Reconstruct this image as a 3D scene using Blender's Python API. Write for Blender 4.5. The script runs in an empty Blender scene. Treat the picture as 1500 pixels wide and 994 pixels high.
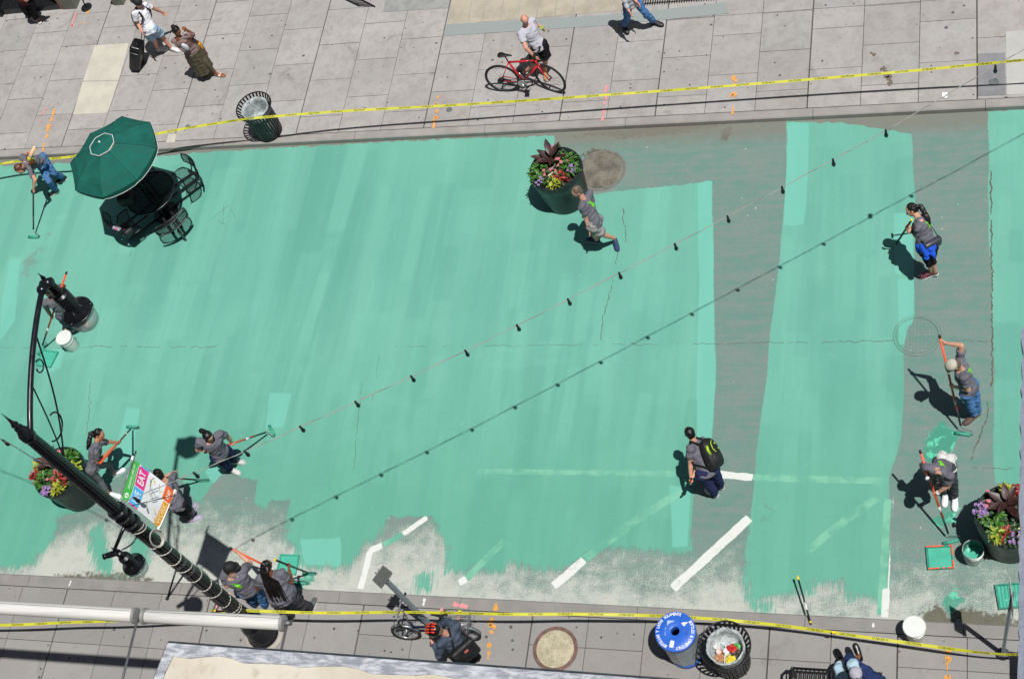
import bpy, bmesh, math, random
import numpy as np
from mathutils import Vector, Matrix, noise as mnoise
from mathutils.bvhtree import BVHTree

SC = bpy.context.scene
COL = SC.collection
R = math.radians
random.seed(7)

# ------------------------------------------------------------------ camera, sky, sun, exposure
HC = 22.0                                    # camera height above the roadway, metres
ROT = np.array([[0.95252, 0.00463, 0.30444], [0.14397, 0.8742, -0.46374], [-0.26829, 0.48555, 0.83202]])
FPX = 2161.52                                # focal length in pixels of the 1500 px wide photograph
camd = bpy.data.cameras.new('camera'); cam = bpy.data.objects.new('camera', camd); COL.objects.link(cam)
camd.sensor_width = 36; camd.lens = 36 * FPX / 1500; camd.clip_start = .05; camd.clip_end = 400
u_, s_, v_ = np.linalg.svd(ROT)
mw = Matrix([list(r) for r in (u_ @ v_)]).to_4x4(); mw.translation = (0, 0, HC)
cam.matrix_world = mw
SC.camera = cam

world = bpy.data.worlds.new('World'); SC.world = world; world.use_nodes = True
wn = world.node_tree; bg = wn.nodes['Background']
sky = wn.nodes.new('ShaderNodeTexSky'); sky.sky_type = 'NISHITA'; sky.sun_disc = False
SUN = Vector((-.32, .18, -1)).normalized()   # the way the light travels
sky.sun_elevation = R(69.8); sky.sun_rotation = R(119.4)
wn.links.new(sky.outputs[0], bg.inputs[0]); bg.inputs[1].default_value = .05
sl = bpy.data.lights.new('sun', 'SUN'); sl.energy = 4.7; sl.angle = R(.53); sl.color = (1, .975, .94)
so = bpy.data.objects.new('sun', sl); COL.objects.link(so)
so.rotation_mode = 'QUATERNION'; so.rotation_quaternion = SUN.to_track_quat('-Z', 'Y'); so.location = (8, -6, 30)
SC.view_settings.view_transform = 'Standard'; SC.view_settings.look = 'None'
SC.view_settings.exposure = -0.05; SC.view_settings.gamma = 1; SC.view_settings.use_curve_mapping = False

def G(px, py, h=0.):
    """the point at height h that the photograph shows at (px, py)"""
    w = ROT @ np.array([(px - 750) / FPX, -(py - 497) / FPX, -1.])
    t = (h - HC) / w[2]
    return Vector((t * w[0], t * w[1], h))
def GV(pts, h=0.):
    return np.array([[*G(x, y, h)][:2] for x, y in pts])
def PX(X):
    c = ROT.T @ (np.array([*X]) - [0, 0, HC]); return 750 + FPX * c[0] / -c[2], 497 - FPX * c[1] / -c[2]
def along(A, d, px):
    """the point of the line A + t d nearest the pixel px"""
    ts = np.linspace(0, 3.2, 641); A = Vector(A); d = Vector(d)
    return A + d * float(min(ts, key=lambda t: math.hypot(*(np.array(PX(A + d * float(t))) - px))))
SW = .12                                     # pavement height above the roadway

# ------------------------------------------------------------------ materials
def S(h):
    h = h.lstrip('#'); o = []
    for i in (0, 2, 4):
        c = int(h[i:i + 2], 16) / 255; o.append(c / 12.92 if c <= .04045 else ((c + .055) / 1.055) ** 2.4)
    return (*o, 1)
class NT:
    def __init__(s, m):
        m.use_nodes = True; s.t = m.node_tree; s.b = s.t.nodes['Principled BSDF']
        s.tc = s.t.nodes.new('ShaderNodeTexCoord').outputs['Object']
    def n(s, ty, ins=None, **kw):
        x = s.t.nodes.new(ty)
        for k, v in kw.items(): setattr(x, k, v)
        for k, v in (ins or {}).items(): s.put(x.inputs[k], v)
        return x
    def put(s, sock, v):
        if isinstance(v, bpy.types.NodeSocket): s.t.links.new(v, sock)
        else: sock.default_value = v
    def m(s, op, a, b=0., c=None, clamp=False):
        x = s.n('ShaderNodeMath', operation=op, use_clamp=clamp); s.put(x.inputs[0], a); s.put(x.inputs[1], b)
        if c is not None: s.put(x.inputs[2], c)
        return x.outputs[0]
    def mix(s, f, a, b, mode='MIX'):
        x = s.n('ShaderNodeMix', data_type='RGBA', blend_type=mode); s.put(x.inputs[0], f); s.put(x.inputs[6], a); s.put(x.inputs[7], b)
        return x.outputs[2]
    def step(s, v, a, b, lo=0., hi=1.):
        x = s.n('ShaderNodeMapRange', interpolation_type='SMOOTHSTEP'); s.put(x.inputs[0], v)
        for i, q in ((1, a), (2, b), (3, lo), (4, hi)): x.inputs[i].default_value = q
        return x.outputs[0]
    def vec(s, sc, v=None, off=(0, 0, 0)):
        x = s.n('ShaderNodeMapping'); s.put(x.inputs[0], v or s.tc); x.inputs['Scale'].default_value = sc; x.inputs['Location'].default_value = off
        return x.outputs[0]
    def noise(s, sc, det=3, v=None, rough=.55, dist=0.):
        x = s.n('ShaderNodeTexNoise', {'Scale': sc, 'Detail': det, 'Roughness': rough, 'Distortion': dist}); s.put(x.inputs['Vector'], v or s.tc)
        return x.outputs[0]
    def attr(s, name): return s.n('ShaderNodeAttribute', attribute_name=name).outputs['Fac']
    def bump(s, h, st=.3, d=.01):
        x = s.n('ShaderNodeBump', {'Strength': st, 'Distance': d}); s.put(x.inputs['Height'], h); s.put(s.b.inputs['Normal'], x.outputs[0])
MATS = {}
def mat(name, col, rough=.6, metal=0., var=.12, sc=6., bump=0., bsc=60., spec=.5, rvar=.1, streak=None):
    if name in MATS: return MATS[name]
    m = bpy.data.materials.new(name); t = NT(m)
    c = S(col) if isinstance(col, str) else (*col, 1)
    n = t.noise(sc, 4, v=t.vec(streak) if streak else None)
    f = t.step(n, .3, .7)
    lo = tuple(q * (1 - var) for q in c[:3]) + (1,); hi = tuple(min(q * (1 + var), 1) for q in c[:3]) + (1,)
    t.put(t.b.inputs['Base Color'], t.mix(f, lo, hi))
    t.put(t.b.inputs['Roughness'], t.step(n, .3, .7, max(rough - rvar, .03), min(rough + rvar, 1)))
    t.b.inputs['Metallic'].default_value = metal; t.b.inputs['Specular IOR Level'].default_value = spec
    if bump: t.bump(t.noise(bsc, 3), bump, .004)
    MATS[name] = m; return m
def cloth(name, col, var=.12, sc=9, spec=.15): return mat(name, col, .88, 0, var, sc, .35, 260, spec, .04)
def skin(name, col): return mat(name, col, .5, 0, .08, 18, .1, 200, .35)

# ------------------------------------------------------------------ mesh collector
def basis(d):
    d = Vector(d).normalized(); a = Vector((0, 0, 1)) if abs(d.z) < .9 else Vector((1, 0, 0))
    x = d.cross(a).normalized(); return x, d.cross(x).normalized(), d
class MB:
    def __init__(s): s.v = []; s.f = []
    def add(s, vs, fs):
        o = len(s.v); s.v += [tuple(v) for v in vs]; s.f += [tuple(i + o for i in f) for f in fs]; return s
    def box(s, c, sz, rz=0., M=None):
        c = Vector(c); m = M or Matrix.Rotation(rz, 3, 'Z'); h = [q / 2 for q in sz]
        vs = [c + m @ Vector((x * h[0], y * h[1], z * h[2])) for x in (-1, 1) for y in (-1, 1) for z in (-1, 1)]
        return s.add(vs, [(0, 1, 3, 2), (4, 6, 7, 5), (0, 4, 5, 1), (2, 3, 7, 6), (0, 2, 6, 4), (1, 5, 7, 3)])
    def loft(s, rings, cap=True):
        n = len(rings[0]); vs = [p for r in rings for p in r]; fs = []
        for k in range(len(rings) - 1):
            for i in range(n):
                j = (i + 1) % n; fs.append((k * n + i, k * n + j, (k + 1) * n + j, (k + 1) * n + i))
        if cap: fs += [tuple(range(n))[::-1], tuple((len(rings) - 1) * n + i for i in range(n))]
        return s.add(vs, fs)
    def tube(s, pts, rad, seg=8, cap=True):
        pts = [Vector(p) for p in pts]; rad = rad if isinstance(rad, (list, tuple)) else [rad] * len(pts)
        x = None; rings = []
        for i, p in enumerate(pts):
            d = (pts[min(i + 1, len(pts) - 1)] - pts[max(i - 1, 0)]).normalized()
            if x is None: x = basis(d)[0]
            x = (x - d * x.dot(d)).normalized(); y = d.cross(x)
            rings.append([p + (x * math.cos(a) + y * math.sin(a)) * rad[i] for a in (2 * math.pi * k / seg for k in range(seg))])
        return s.loft(rings, cap)
    def lathe(s, c, prof, seg=32, axis=(0, 0, 1), cap=True, mod=None):
        """prof: (radius, distance along the axis) pairs; mod(angle) scales the radius"""
        c = Vector(c); x, y, d = basis(axis); rings = []
        for r, z in prof:
            rings.append([c + d * z + (x * math.cos(a) + y * math.sin(a)) * r * (mod(a) if mod else 1) for a in (2 * math.pi * k / seg for k in range(seg))])
        return s.loft(rings, cap)
    def ell(s, c, r, ax=None, seg=16, rin=10):
        c = Vector(c); ax = ax or (Vector((1, 0, 0)), Vector((0, 1, 0)), Vector((0, 0, 1)))
        r = (r, r, r) if not isinstance(r, (tuple, list)) else r; rings = []
        for k in range(rin + 1):
            t = math.pi * (.03 + .94 * k / rin) - math.pi / 2
            rings.append([c + ax[0] * (r[0] * math.cos(t) * math.cos(a)) + ax[1] * (r[1] * math.cos(t) * math.sin(a)) + ax[2] * (r[2] * math.sin(t)) for a in (2 * math.pi * i / seg for i in range(seg))])
        return s.loft(rings)
    def cap(s, a, b, ra, rb, seg=14):
        a = Vector(a); b = Vector(b)
        if (b - a).length > 1e-4: s.tube([a, b], [ra, rb], seg)
        s.ell(a, ra, seg=seg, rin=8); return s.ell(b, rb, seg=seg, rin=8)
    def prism(s, poly, z0, z1, M=None, loc=(0, 0, 0)):
        M = M or Matrix.Identity(3); loc = Vector(loc); n = len(poly)
        return s.loft([[loc + M @ Vector((x, y, z)) for x, y in poly] for z in (z0, z1)])
    def sheet(s, pts): return s.add(pts, [tuple(range(len(pts)))])
    def build(s, name, m, parent=None, smooth=False, auto=None):
        me = bpy.data.meshes.new(name); off = parent_loc(parent)
        me.from_pydata([tuple(Vector(v) - off) for v in s.v] if off.length else s.v, [], s.f)
        bm = bmesh.new(); bm.from_mesh(me); bmesh.ops.recalc_face_normals(bm, faces=bm.faces); bm.to_mesh(me); bm.free()
        return link(name, me, m, parent, smooth, auto)
def parent_loc(p):
    v = Vector((0, 0, 0))
    while p is not None: v += Vector(p.location); p = p.parent
    return v
def link(name, me, m, parent=None, smooth=False, auto=None):
    o = bpy.data.objects.new(name, me); COL.objects.link(o)
    if m: 
        for q in (m if isinstance(m, (list, tuple)) else [m]): me.materials.append(q)
    if parent is not None: o.parent = parent
    if smooth: me.shade_smooth()
    if auto: me.shade_smooth(); 
    if auto: 
        try: me.set_sharp_from_angle(angle=R(auto))
        except Exception: pass
    return o
def thing(name, label, cat, loc, group=None):
    o = bpy.data.objects.new(name, None); COL.objects.link(o); o.location = loc; o.empty_display_size = .2
    return tag(o, label, cat, group)
def tag(o, label, cat, group=None, kind=None):
    if label: o['label'] = label
    if cat: o['category'] = cat
    if group: o['group'] = group
    if kind: o['kind'] = kind
    return o
def struct(o): o['kind'] = 'structure'; return o
def copy_thing(root, loc, rotz=None, label=None):
    r = root.copy(); COL.objects.link(r); r.location = loc
    if rotz is not None: r.rotation_euler = (0, 0, rotz)
    if label: r['label'] = label
    for ch in list(root.children):
        c = ch.copy(); COL.objects.link(c); c.parent = r
        for g in list(ch.children):
            d = g.copy(); COL.objects.link(d); d.parent = c
    return r
def text_mesh(txt, size, bold=.0, align='CENTER', extrude=0., res=2, xs=1.):
    cu = bpy.data.curves.new('lettering', 'FONT'); cu.body = txt; cu.size = size; cu.offset = bold; cu.extrude = extrude
    cu.align_x = align; cu.align_y = 'CENTER'; cu.resolution_u = res
    o = bpy.data.objects.new('tmp', cu); COL.objects.link(o)
    dg = bpy.context.evaluated_depsgraph_get(); me = o.evaluated_get(dg).to_mesh()
    vs = [Vector((v.co.x * xs, v.co.y, v.co.z)) for v in me.vertices]; fs = [tuple(p.vertices) for p in me.polygons]
    o.evaluated_get(dg).to_mesh_clear(); bpy.data.objects.remove(o); bpy.data.curves.remove(cu)
    return vs, fs
def put_text(mb, txt, size, o, X, Y, bold=.0, align='CENTER', xs=1.):
    vs, fs = text_mesh(txt, size, bold, align, xs=xs); o = Vector(o); X = Vector(X); Y = Vector(Y)
    mb.add([o + X * v.x + Y * v.y for v in vs], fs)
def remesh(mb, vox, smooth=2, wrinkle=0., wsc=9., wdir=None):
    me = bpy.data.meshes.new('t'); me.from_pydata(mb.v, [], mb.f)
    bm = bmesh.new(); bm.from_mesh(me); bmesh.ops.recalc_face_normals(bm, faces=bm.faces); bm.to_mesh(me); bm.free()
    o = bpy.data.objects.new('t', me); COL.objects.link(o)
    md = o.modifiers.new('r', 'REMESH'); md.mode = 'VOXEL'; md.voxel_size = vox; md.adaptivity = 0
    if smooth:
        sm = o.modifiers.new('s', 'SMOOTH'); sm.factor = .5; sm.iterations = smooth
    dg = bpy.context.evaluated_depsgraph_get()
    r = bpy.data.meshes.new_from_object(o.evaluated_get(dg)); bpy.data.objects.remove(o); bpy.data.meshes.remove(me)
    r.materials.clear()
    if wrinkle and len(r.vertices):
        n = len(r.vertices); co = np.empty(n * 3, 'f'); no = np.empty(n * 3, 'f')
        r.vertices.foreach_get('co', co); r.vertices.foreach_get('normal', no); co = co.reshape(-1, 3); no = no.reshape(-1, 3)
        c0 = co.mean(0)
        w = np.array([mnoise.noise(Vector(((p[0] - c0[0]) * wsc, (p[1] - c0[1]) * wsc, (p[2]) * wsc * 1.9))) - .35 * abs(mnoise.noise(Vector((p[0] * wsc * 2.3 + 7, p[1] * wsc * 2.3, p[2] * wsc * 3.1)))) for p in co])
        w = np.clip(w, -.35, 1.); co = co + no * (w * wrinkle)[:, None]; r.vertices.foreach_set('co', co.ravel()); r.update()
    return r
def place_mesh(name, me, m, parent, smooth=True):
    off = parent_loc(parent); me.transform(Matrix.Translation(-off)); me.name = name
    return link(name, me, m, parent, smooth)

# ------------------------------------------------------------------ roadway: coats of green paint over worn asphalt
def seg_d(P, A, B):
    d = B - A; t = np.clip(((P - A) @ d) / max(d @ d, 1e-9), 0, 1); return np.hypot(*(P - A - t[:, None] * d).T)
def sdf(P, poly):
    d = np.full(len(P), 9.); ins = np.zeros(len(P), bool); n = len(poly)
    for i in range(n):
        A, B = poly[i], poly[(i + 1) % n]; d = np.minimum(d, seg_d(P, A, B))
        c = (A[1] > P[:, 1]) != (B[1] > P[:, 1])
        with np.errstate(divide='ignore', invalid='ignore'):
            x = (B[0] - A[0]) * (P[:, 1] - A[1]) / (B[1] - A[1]) + A[0]
        ins ^= c & (P[:, 0] < x)
    return np.where(ins, d, -d)
def line(P, pts, w):
    d = np.full(len(P), -9.)
    for A, B in zip(pts[:-1], pts[1:]):
        L = math.hypot(*(B - A)); u = (B - A) / L; q = P - (A + B) / 2; a = L / 2 - np.abs(q @ u); b = w - np.abs(q[:, 0] * u[1] - q[:, 1] * u[0])
        d = np.maximum(d, np.minimum(a, b))
    return d
GREEN = [
    [(-900, 246), (0, 243), (120, 238), (330, 221), (560, 208), (700, 202), (812, 199), (808, 262), (830, 290), (860, 285), (1043, 265), (1047, 400), (1048, 560), (1042, 645), (1030, 690), (1018, 705), (1014, 812), (958, 808), (900, 801), (880, 800), (862, 815), (835, 830), (790, 834), (745, 825), (735, 836), (652, 836), (656, 800), (640, 775), (632, 756), (572, 757), (548, 790), (533, 798), (520, 822), (505, 833), (441, 830), (434, 806), (416, 790), (424, 733), (398, 731), (390, 746), (372, 735), (376, 703), (355, 699), (333, 689), (318, 703), (307, 714), (289, 739), (262, 700), (225, 690), (190, 682), (170, 700), (135, 742), (85, 758), (78, 790), (62, 812), (50, 828), (0, 833), (-900, 800)],
    [(1153, 178), (1240, 180), (1335, 196), (1340, 290), (1338, 420), (1340, 466), (1330, 480), (1322, 520), (1325, 560), (1322, 640), (1307, 690), (1304, 700), (1305, 780), (1298, 862), (1290, 876), (1240, 876), (1228, 852), (1196, 854), (1190, 868), (1122, 874), (1112, 884), (1092, 880), (1092, 830), (1098, 760), (1105, 690), (1118, 590), (1130, 480), (1140, 380), (1148, 290)],
    [(1447, 163), (1449, 300), (1452, 420), (1456, 530), (1457, 660), (1458, 706), (1700, 720), (1700, 150)],
    [(203, 770), (232, 770), (210, 842), (186, 842), (188, 800)], [(130, 780), (150, 765), (160, 800), (168, 842), (140, 838)],
    [(612, 838), (636, 838), (630, 868), (606, 866)],
    [(1098, 880), (1130, 880), (1128, 896), (1100, 893)],
]
FRESH = [
    [(1022, 268), (1043, 265), (1047, 400), (1048, 560), (1042, 640), (1020, 655), (1022, 500), (1024, 400)],
    [(1309, 312), (1337, 310), (1337, 400), (1310, 402)], [(1314, 408), (1338, 408), (1338, 470), (1344, 505), (1316, 505)],
    [(395, 575), (428, 576), (415, 625), (388, 628)], [(186, 596), (206, 598), (196, 660), (176, 690), (168, 660)],
    [(1153, 180), (1185, 180), (1182, 300), (1178, 330), (1147, 330)],
    [(2, 440), (14, 380), (30, 376), (22, 470), (0, 500)],
    [(75, 512), (95, 512), (88, 540), (70, 545), (60, 540)], [(440, 790), (500, 786), (500, 830), (446, 826)],
    [(980, 710), (1012, 712), (1008, 800), (985, 800)],
    [(320, 720), (352, 690), (330, 660), (300, 690)],
]
THINNED = [[(20, 380), (62, 330), (72, 300), (95, 330), (55, 420), (10, 430)], [(1100, 700), (1180, 720), (1140, 790), (1100, 780)]]
PUDDLE = [[(1352, 650), (1364, 628), (1380, 618), (1396, 628), (1404, 640), (1398, 656), (1384, 672), (1366, 678), (1356, 674)], [(1366, 760), (1382, 748), (1404, 745), (1400, 765), (1370, 772)],
          [(1378, 878), (1400, 860), (1410, 880), (1392, 902)], [(430, 850), (460, 838), (458, 858), (432, 862)]]
WHITE = [([(1098, 758), (986, 861)], .075), ([(856, 819), (811, 858)], .075), ([(1050, 694), (1103, 699)], .065), ([(1307.5, 726), (1305, 800), (1301, 862)], .018), ([(1299, 862), (1296, 903)], .055),
         ([(626, 757), (590, 782)], .05), ([(560, 798), (542, 806), (528, 862)], .055), ([(683, 847), (672, 853)], .06)]
COVER = [([(1000, 718), (930, 762), (856, 819)], .07), ([(700, 690), (1050, 694)], .05), ([(1103, 699), (1302, 704)], .06), ([(1285, 728), (1220, 775), (1184, 806)], .065),
         ([(740, 790), (683, 847)], .06), ([(590, 782), (560, 798)], .055), ([(1301, 730), (1291, 900)], .06)]
WET = [[(835, 200), (870, 193), (915, 190), (960, 184), (1040, 180), (1060, 184), (1010, 192), (990, 197), (940, 200), (915, 203), (890, 199)], [(852, 228), (868, 217), (890, 220), (905, 232), (880, 234)],
       [(1058, 188), (1072, 186), (1068, 204), (1056, 206)], [(1350, 900), (1372, 884), (1395, 895), (1420, 888), (1440, 898), (1475, 897), (1500, 915), (1480, 925), (1350, 915)],
       [(80, 842), (170, 838), (222, 846), (220, 853), (100, 850)]]
rs_ = np.random.RandomState(11)
STROKES = []                                                      # single roller passes: x, y, half width, half length, lean, strength
for _ in range(1500):
    low = rs_.rand() < .3
    STROKES.append((rs_.uniform(-24, 4), rs_.uniform(7.6, 11) if low else rs_.uniform(7.6, 16.8), rs_.choice([.11, .115, .12, .2, .32]), rs_.uniform(.25, 1.5) if low else rs_.uniform(.3, 2.2), rs_.normal(0, .035), rs_.normal(0, .5) + (rs_.rand() < .12) * rs_.choice([-1.2, 1.])))
def strokes(P):
    s = np.zeros(len(P))
    for x, y, w, l, k, a in STROKES:
        m = np.abs(P[:, 1] - y) < l + .15
        if not m.any(): continue
        q = P[m]; dx = np.abs(q[:, 0] - x - k * (q[:, 1] - y)); e = np.clip((w - dx) / .03 + .5, 0, 1) * np.clip((l - np.abs(q[:, 1] - y)) / .10 + .5, 0, 1)
        s[m] += a * e
    return np.tanh(s * .55) * .5 + .5
def field(P):
    """coats of paint, lines, wear and water at the ground points P, all in metres"""
    mx = lambda polys: np.max([sdf(P, GV(p)) for p in polys], 0)
    ml = lambda ls: np.max([line(P, GV(p), w) for p, w in ls], 0)
    near = np.clip((P[:, 1] - 7.25) / 2.0, 0, 1)                      # the near gutter, where the asphalt is bleached
    heavy = np.max([sdf(P, GV(p)) for p in ([(300, 735), (425, 740), (440, 850), (60, 850), (70, 800), (150, 760)], [(550, 765), (650, 770), (660, 870), (510, 870)])], 0)
    near = near - np.clip(heavy * 1.2 + .2, 0, .24)
    return dict(green=mx(GREEN), fresh=mx(FRESH), thin=mx(THINNED), puddle=mx(PUDDLE), white=ml(WHITE), cover=ml(COVER), wet=mx(WET), bleach=1 - near, stroke=strokes(P),
                tone=np.array([mnoise.noise(Vector((x * .25, y * .3, 3.1))) for x, y in P]) * .5 + .5)
def with_fields(me, P):
    for k, a in field(P).items():
        at = me.attributes.new(k, 'FLOAT', 'POINT'); at.data.foreach_set('value', np.clip(a, -.6, .6 if k not in('bleach','tone','stroke') else 1).astype('f'))

def road_material():
    m = bpy.data.materials.new('painted_asphalt'); t = NT(m); A = t.attr
    fine = t.noise(60, 4, rough=.75); mid = t.noise(14, 4); big = t.noise(1.1, 4); blot = t.noise(4.2, 5, rough=.65)
    streakx = t.noise(1, 4, v=t.vec((.9, 9, 1)))                       # faint drag marks along the street
    strip = t.noise(1, 2, v=t.vec((5.5, .55, 1)))
    edge = t.m('ADD', t.m('MULTIPLY', t.m('SUBTRACT', strip, .5), .14), t.m('ADD', t.m('MULTIPLY', t.m('SUBTRACT', mid, .5), .05), t.m('MULTIPLY', t.m('SUBTRACT', fine, .5), .03)))
    # bare asphalt, a little green from an older worn coat
    asph = t.mix(t.step(fine, .34, .66), S('#697a74'), S('#818e89'))
    asph = t.mix(t.m('MULTIPLY', t.step(mid, .4, .7), .3), asph, S('#667f78'))
    wash = t.m('ADD', t.m('MULTIPLY', streakx, .6), t.m('MULTIPLY', blot, .5))
    asph = t.mix(t.m('MULTIPLY', t.step(wash, .38, .74), .62), asph, S('#4c8477'))
    asph = t.mix(t.m('MULTIPLY', t.step(big, .52, .72), .28), asph, S('#7f8580'))
    chips = t.n('ShaderNodeTexVoronoi', {'Scale': 7.5}); t.put(chips.inputs['Vector'], t.tc)
    cr = t.n('ShaderNodeSeparateColor'); t.put(cr.inputs[0], chips.outputs['Color'])
    chip = t.m('MULTIPLY', t.m('LESS_THAN', chips.outputs['Distance'], t.m('MULTIPLY', cr.outputs[1], .13)), t.m('GREATER_THAN', cr.outputs[0], .9))
    asph = t.mix(t.m('MULTIPLY', chip, .6), asph, S('#c3cdc6'))
    spl = t.n('ShaderNodeTexVoronoi', {'Scale': 16.}); t.put(spl.inputs['Vector'], t.tc); sc_ = t.n('ShaderNodeSeparateColor'); t.put(sc_.inputs[0], spl.outputs['Color'])
    sm_ = t.m('MULTIPLY', t.m('MULTIPLY', t.m('LESS_THAN', spl.outputs['Distance'], t.m('MULTIPLY', sc_.outputs[1], .24)), t.m('GREATER_THAN', t.m('ADD', sc_.outputs[0], t.m('MULTIPLY', A('green'), .9)), .78)), t.step(big, .4, .55))
    # bleached gutter
    bl = t.m('ADD', A('bleach'), t.m('ADD', t.m('MULTIPLY', t.m('SUBTRACT', blot, .5), 1.2), t.m('MULTIPLY', t.m('SUBTRACT', big, .5), .7)))
    asph = t.mix(t.m('MULTIPLY', t.step(t.m('ADD', bl, t.m('MULTIPLY', t.m('SUBTRACT', fine, .5), 2.4)), .42, 1.0), .92), asph, S('#b9bab1'))
    asph = t.mix(t.m('MULTIPLY', t.m('MULTIPLY', t.step(t.m('ADD', A('wet'), t.m('MULTIPLY', t.m('SUBTRACT', mid, .5), .35)), -.04, .05), t.step(blot, .3, .45)), t.step(fine, .25, .6, .55, .95)), asph, S('#54503f'))
    farg = t.n('ShaderNodeSeparateXYZ'); t.put(farg.inputs[0], t.tc)
    asph = t.mix(t.m('MULTIPLY', sm_, .7), asph, S('#4d9a84'))
    dust = t.m('MULTIPLY', t.step(t.m('ADD', farg.outputs[1], t.m('MULTIPLY', blot, .5)), 16.5, 16.95), .75)
    asph = t.mix(dust, asph, S('#77736a'))
    # paint, rolled on in long strips
    def brick(w, h, off, seed, c1, c2):
        b = t.n('ShaderNodeTexBrick', {'Scale': 1., 'Mortar Size': 0., 'Brick Width': w, 'Row Height': h, 'Bias': 0.}); b.offset = off
        v = t.n('ShaderNodeMapping'); t.put(v.inputs[0], t.tc); v.inputs['Rotation'].default_value = (0, 0, R(90)); v.inputs['Location'].default_value = (seed, seed * .7, 0)
        dd = t.n('ShaderNodeVectorMath', operation='ADD'); t.put(dd.inputs[0], v.outputs[0])
        nn = t.n('ShaderNodeTexNoise', {'Scale': 1.3, 'Detail': 2}); t.put(nn.inputs['Vector'], t.tc)
        sc = t.n('ShaderNodeVectorMath', operation='SCALE'); t.put(sc.inputs[0], nn.outputs['Color']); sc.inputs['Scale'].default_value = .16
        t.put(dd.inputs[1], sc.outputs[0]); t.put(b.inputs['Vector'], dd.outputs[0])
        b.inputs['Color1'].default_value = c1; b.inputs['Color2'].default_value = c2; return b.outputs[0]
    g1 = brick(2.6, .46, .37, 3.1, (.975, .975, .98, 1), (1.02, 1.02, 1.02, 1)); g2 = brick(1.7, .27, .61, 8.3, (.975, .98, .98, 1), (1.03, 1.02, 1.025, 1))
    gr = t.mix(t.step(A('tone'), .3, .7), S('#5a9a88'), S('#62a18e'))
    gr = t.mix(t.m('SUBTRACT', A('stroke'), 0.), t.mix(.72, S('#4a9180'), gr), t.mix(.6, S('#7cbfab'), gr))
    sx_ = t.n('ShaderNodeSeparateXYZ'); t.put(sx_.inputs[0], t.tc); gr = t.mix(t.m('MULTIPLY', t.step(t.m('ADD', sx_.outputs[1], t.m('MULTIPLY', blot, 2.)), 9.8, 13.5, 1., 0.), .6), gr, S('#52987f'))
    gr = t.mix(1., gr, g1, 'MULTIPLY'); gr = t.mix(1., gr, g2, 'MULTIPLY')
    gr = t.mix(t.m('MULTIPLY', t.step(t.noise(1, 4, v=t.vec((14, .8, 1))), .42, .72), .16), gr, S('#5a988a'))
    gr = t.mix(t.m('MULTIPLY', t.step(fine, .3, .7), .16), gr, S('#7fbcae'))
    gr = t.mix(t.m('MULTIPLY', t.step(t.noise(26, 4, rough=.7), .52, .68), .22), gr, S('#559080'))
    gr = t.mix(t.m('MULTIPLY', t.step(t.noise(9, 5, rough=.75), .58, .7), .2), gr, S('#86bfb4'))
    frs = t.step(t.m('ADD', A('fresh'), t.m('MULTIPLY', edge, .5)), -.012, .02)
    gr = t.mix(t.m('MULTIPLY', frs, .62), gr, S('#6fb9a8'))
    gr = t.mix(t.m('MULTIPLY', t.step(t.m('ADD', A('cover'), t.m('MULTIPLY', edge, .25)), -.005, .01), t.step(t.noise(3.1, 4), .38, .62, .04, .55)), gr, S('#82c09f'))
    gm = t.step(t.m('ADD', t.m('ADD', A('green'), edge), t.m('MULTIPLY', t.m('SUBTRACT', t.m('ADD', t.m('MULTIPLY', fine, .35), t.m('ADD', t.m('MULTIPLY', blot, .25), t.m('MULTIPLY', t.noise(1, 4, v=t.vec((30, 2.2, 1)), rough=.7), .4))), .5), t.m('MULTIPLY', t.step(A('bleach'), .1, .6), 1.5))), -.008, .012)
    worn = t.m('ADD', t.m('MULTIPLY', blot, .55), t.m('MULTIPLY', fine, .45))
    hole = t.step(t.m('SUBTRACT', worn, t.m('ADD', t.m('MULTIPLY', A('bleach'), .12), t.m('MULTIPLY', t.m('MAXIMUM', A('thin'), -.1), .5))), .30, .34)
    hole = t.m('MAXIMUM', hole, t.step(A('green'), .05, 1.4))
    scuff = t.m('MULTIPLY', t.step(t.noise(1, 5, v=t.vec((11, 3.2, 1), off=(3, 1, 0)), rough=.8), .60, .70), t.step(t.noise(.7, 2), .52, .62))
    gm = t.m('MULTIPLY', gm, t.m('MULTIPLY', hole, t.m('SUBTRACT', 1., t.m('MULTIPLY', scuff, .5))))
    gm = t.m('MAXIMUM', gm, t.step(t.m('ADD', A('cover'), t.m('MULTIPLY', edge, .3)), -.004, .006))
    speckg = t.m('MULTIPLY', t.step(t.m('SUBTRACT', t.m('ADD', A('green'), t.m('MULTIPLY', fine, .7)), t.m('MULTIPLY', blot, .1)), .18, .22), t.step(A('green'), -.34, -.02))
    gm = t.m('MAXIMUM', gm, t.m('MULTIPLY', speckg, 0.))
    wh = t.m('MULTIPLY', t.step(t.m('ADD', A('white'), t.m('MULTIPLY', edge, .32)), -.004, .006), t.step(worn, .36, .44, .25, 1.))
    col = t.mix(t.m('MULTIPLY', wh, t.step(fine, .26, .46, .45, .97)), asph, S('#d3d5d1'))
    col = t.mix(t.m('MULTIPLY', gm, t.m('SUBTRACT', 1., t.m('MULTIPLY', wh, .93))), col, gr)
    pd = t.m('ADD', A('puddle'), t.m('MULTIPLY', t.m('SUBTRACT', t.noise(9, 4, dist=1.5), .5), .28))
    pm = t.step(pd, -.01, .015)
    col = t.mix(t.m('MULTIPLY', pm, .85), col, t.mix(t.step(t.noise(6, 4, dist=1.), .52, .6), S('#348d75'), S('#57c4a0')))
    t.put(t.b.inputs['Base Color'], col)
    rg = t.m('SUBTRACT', .86, t.m('ADD', t.m('MULTIPLY', gm, .16), t.m('MULTIPLY', pm, .35)))
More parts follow.
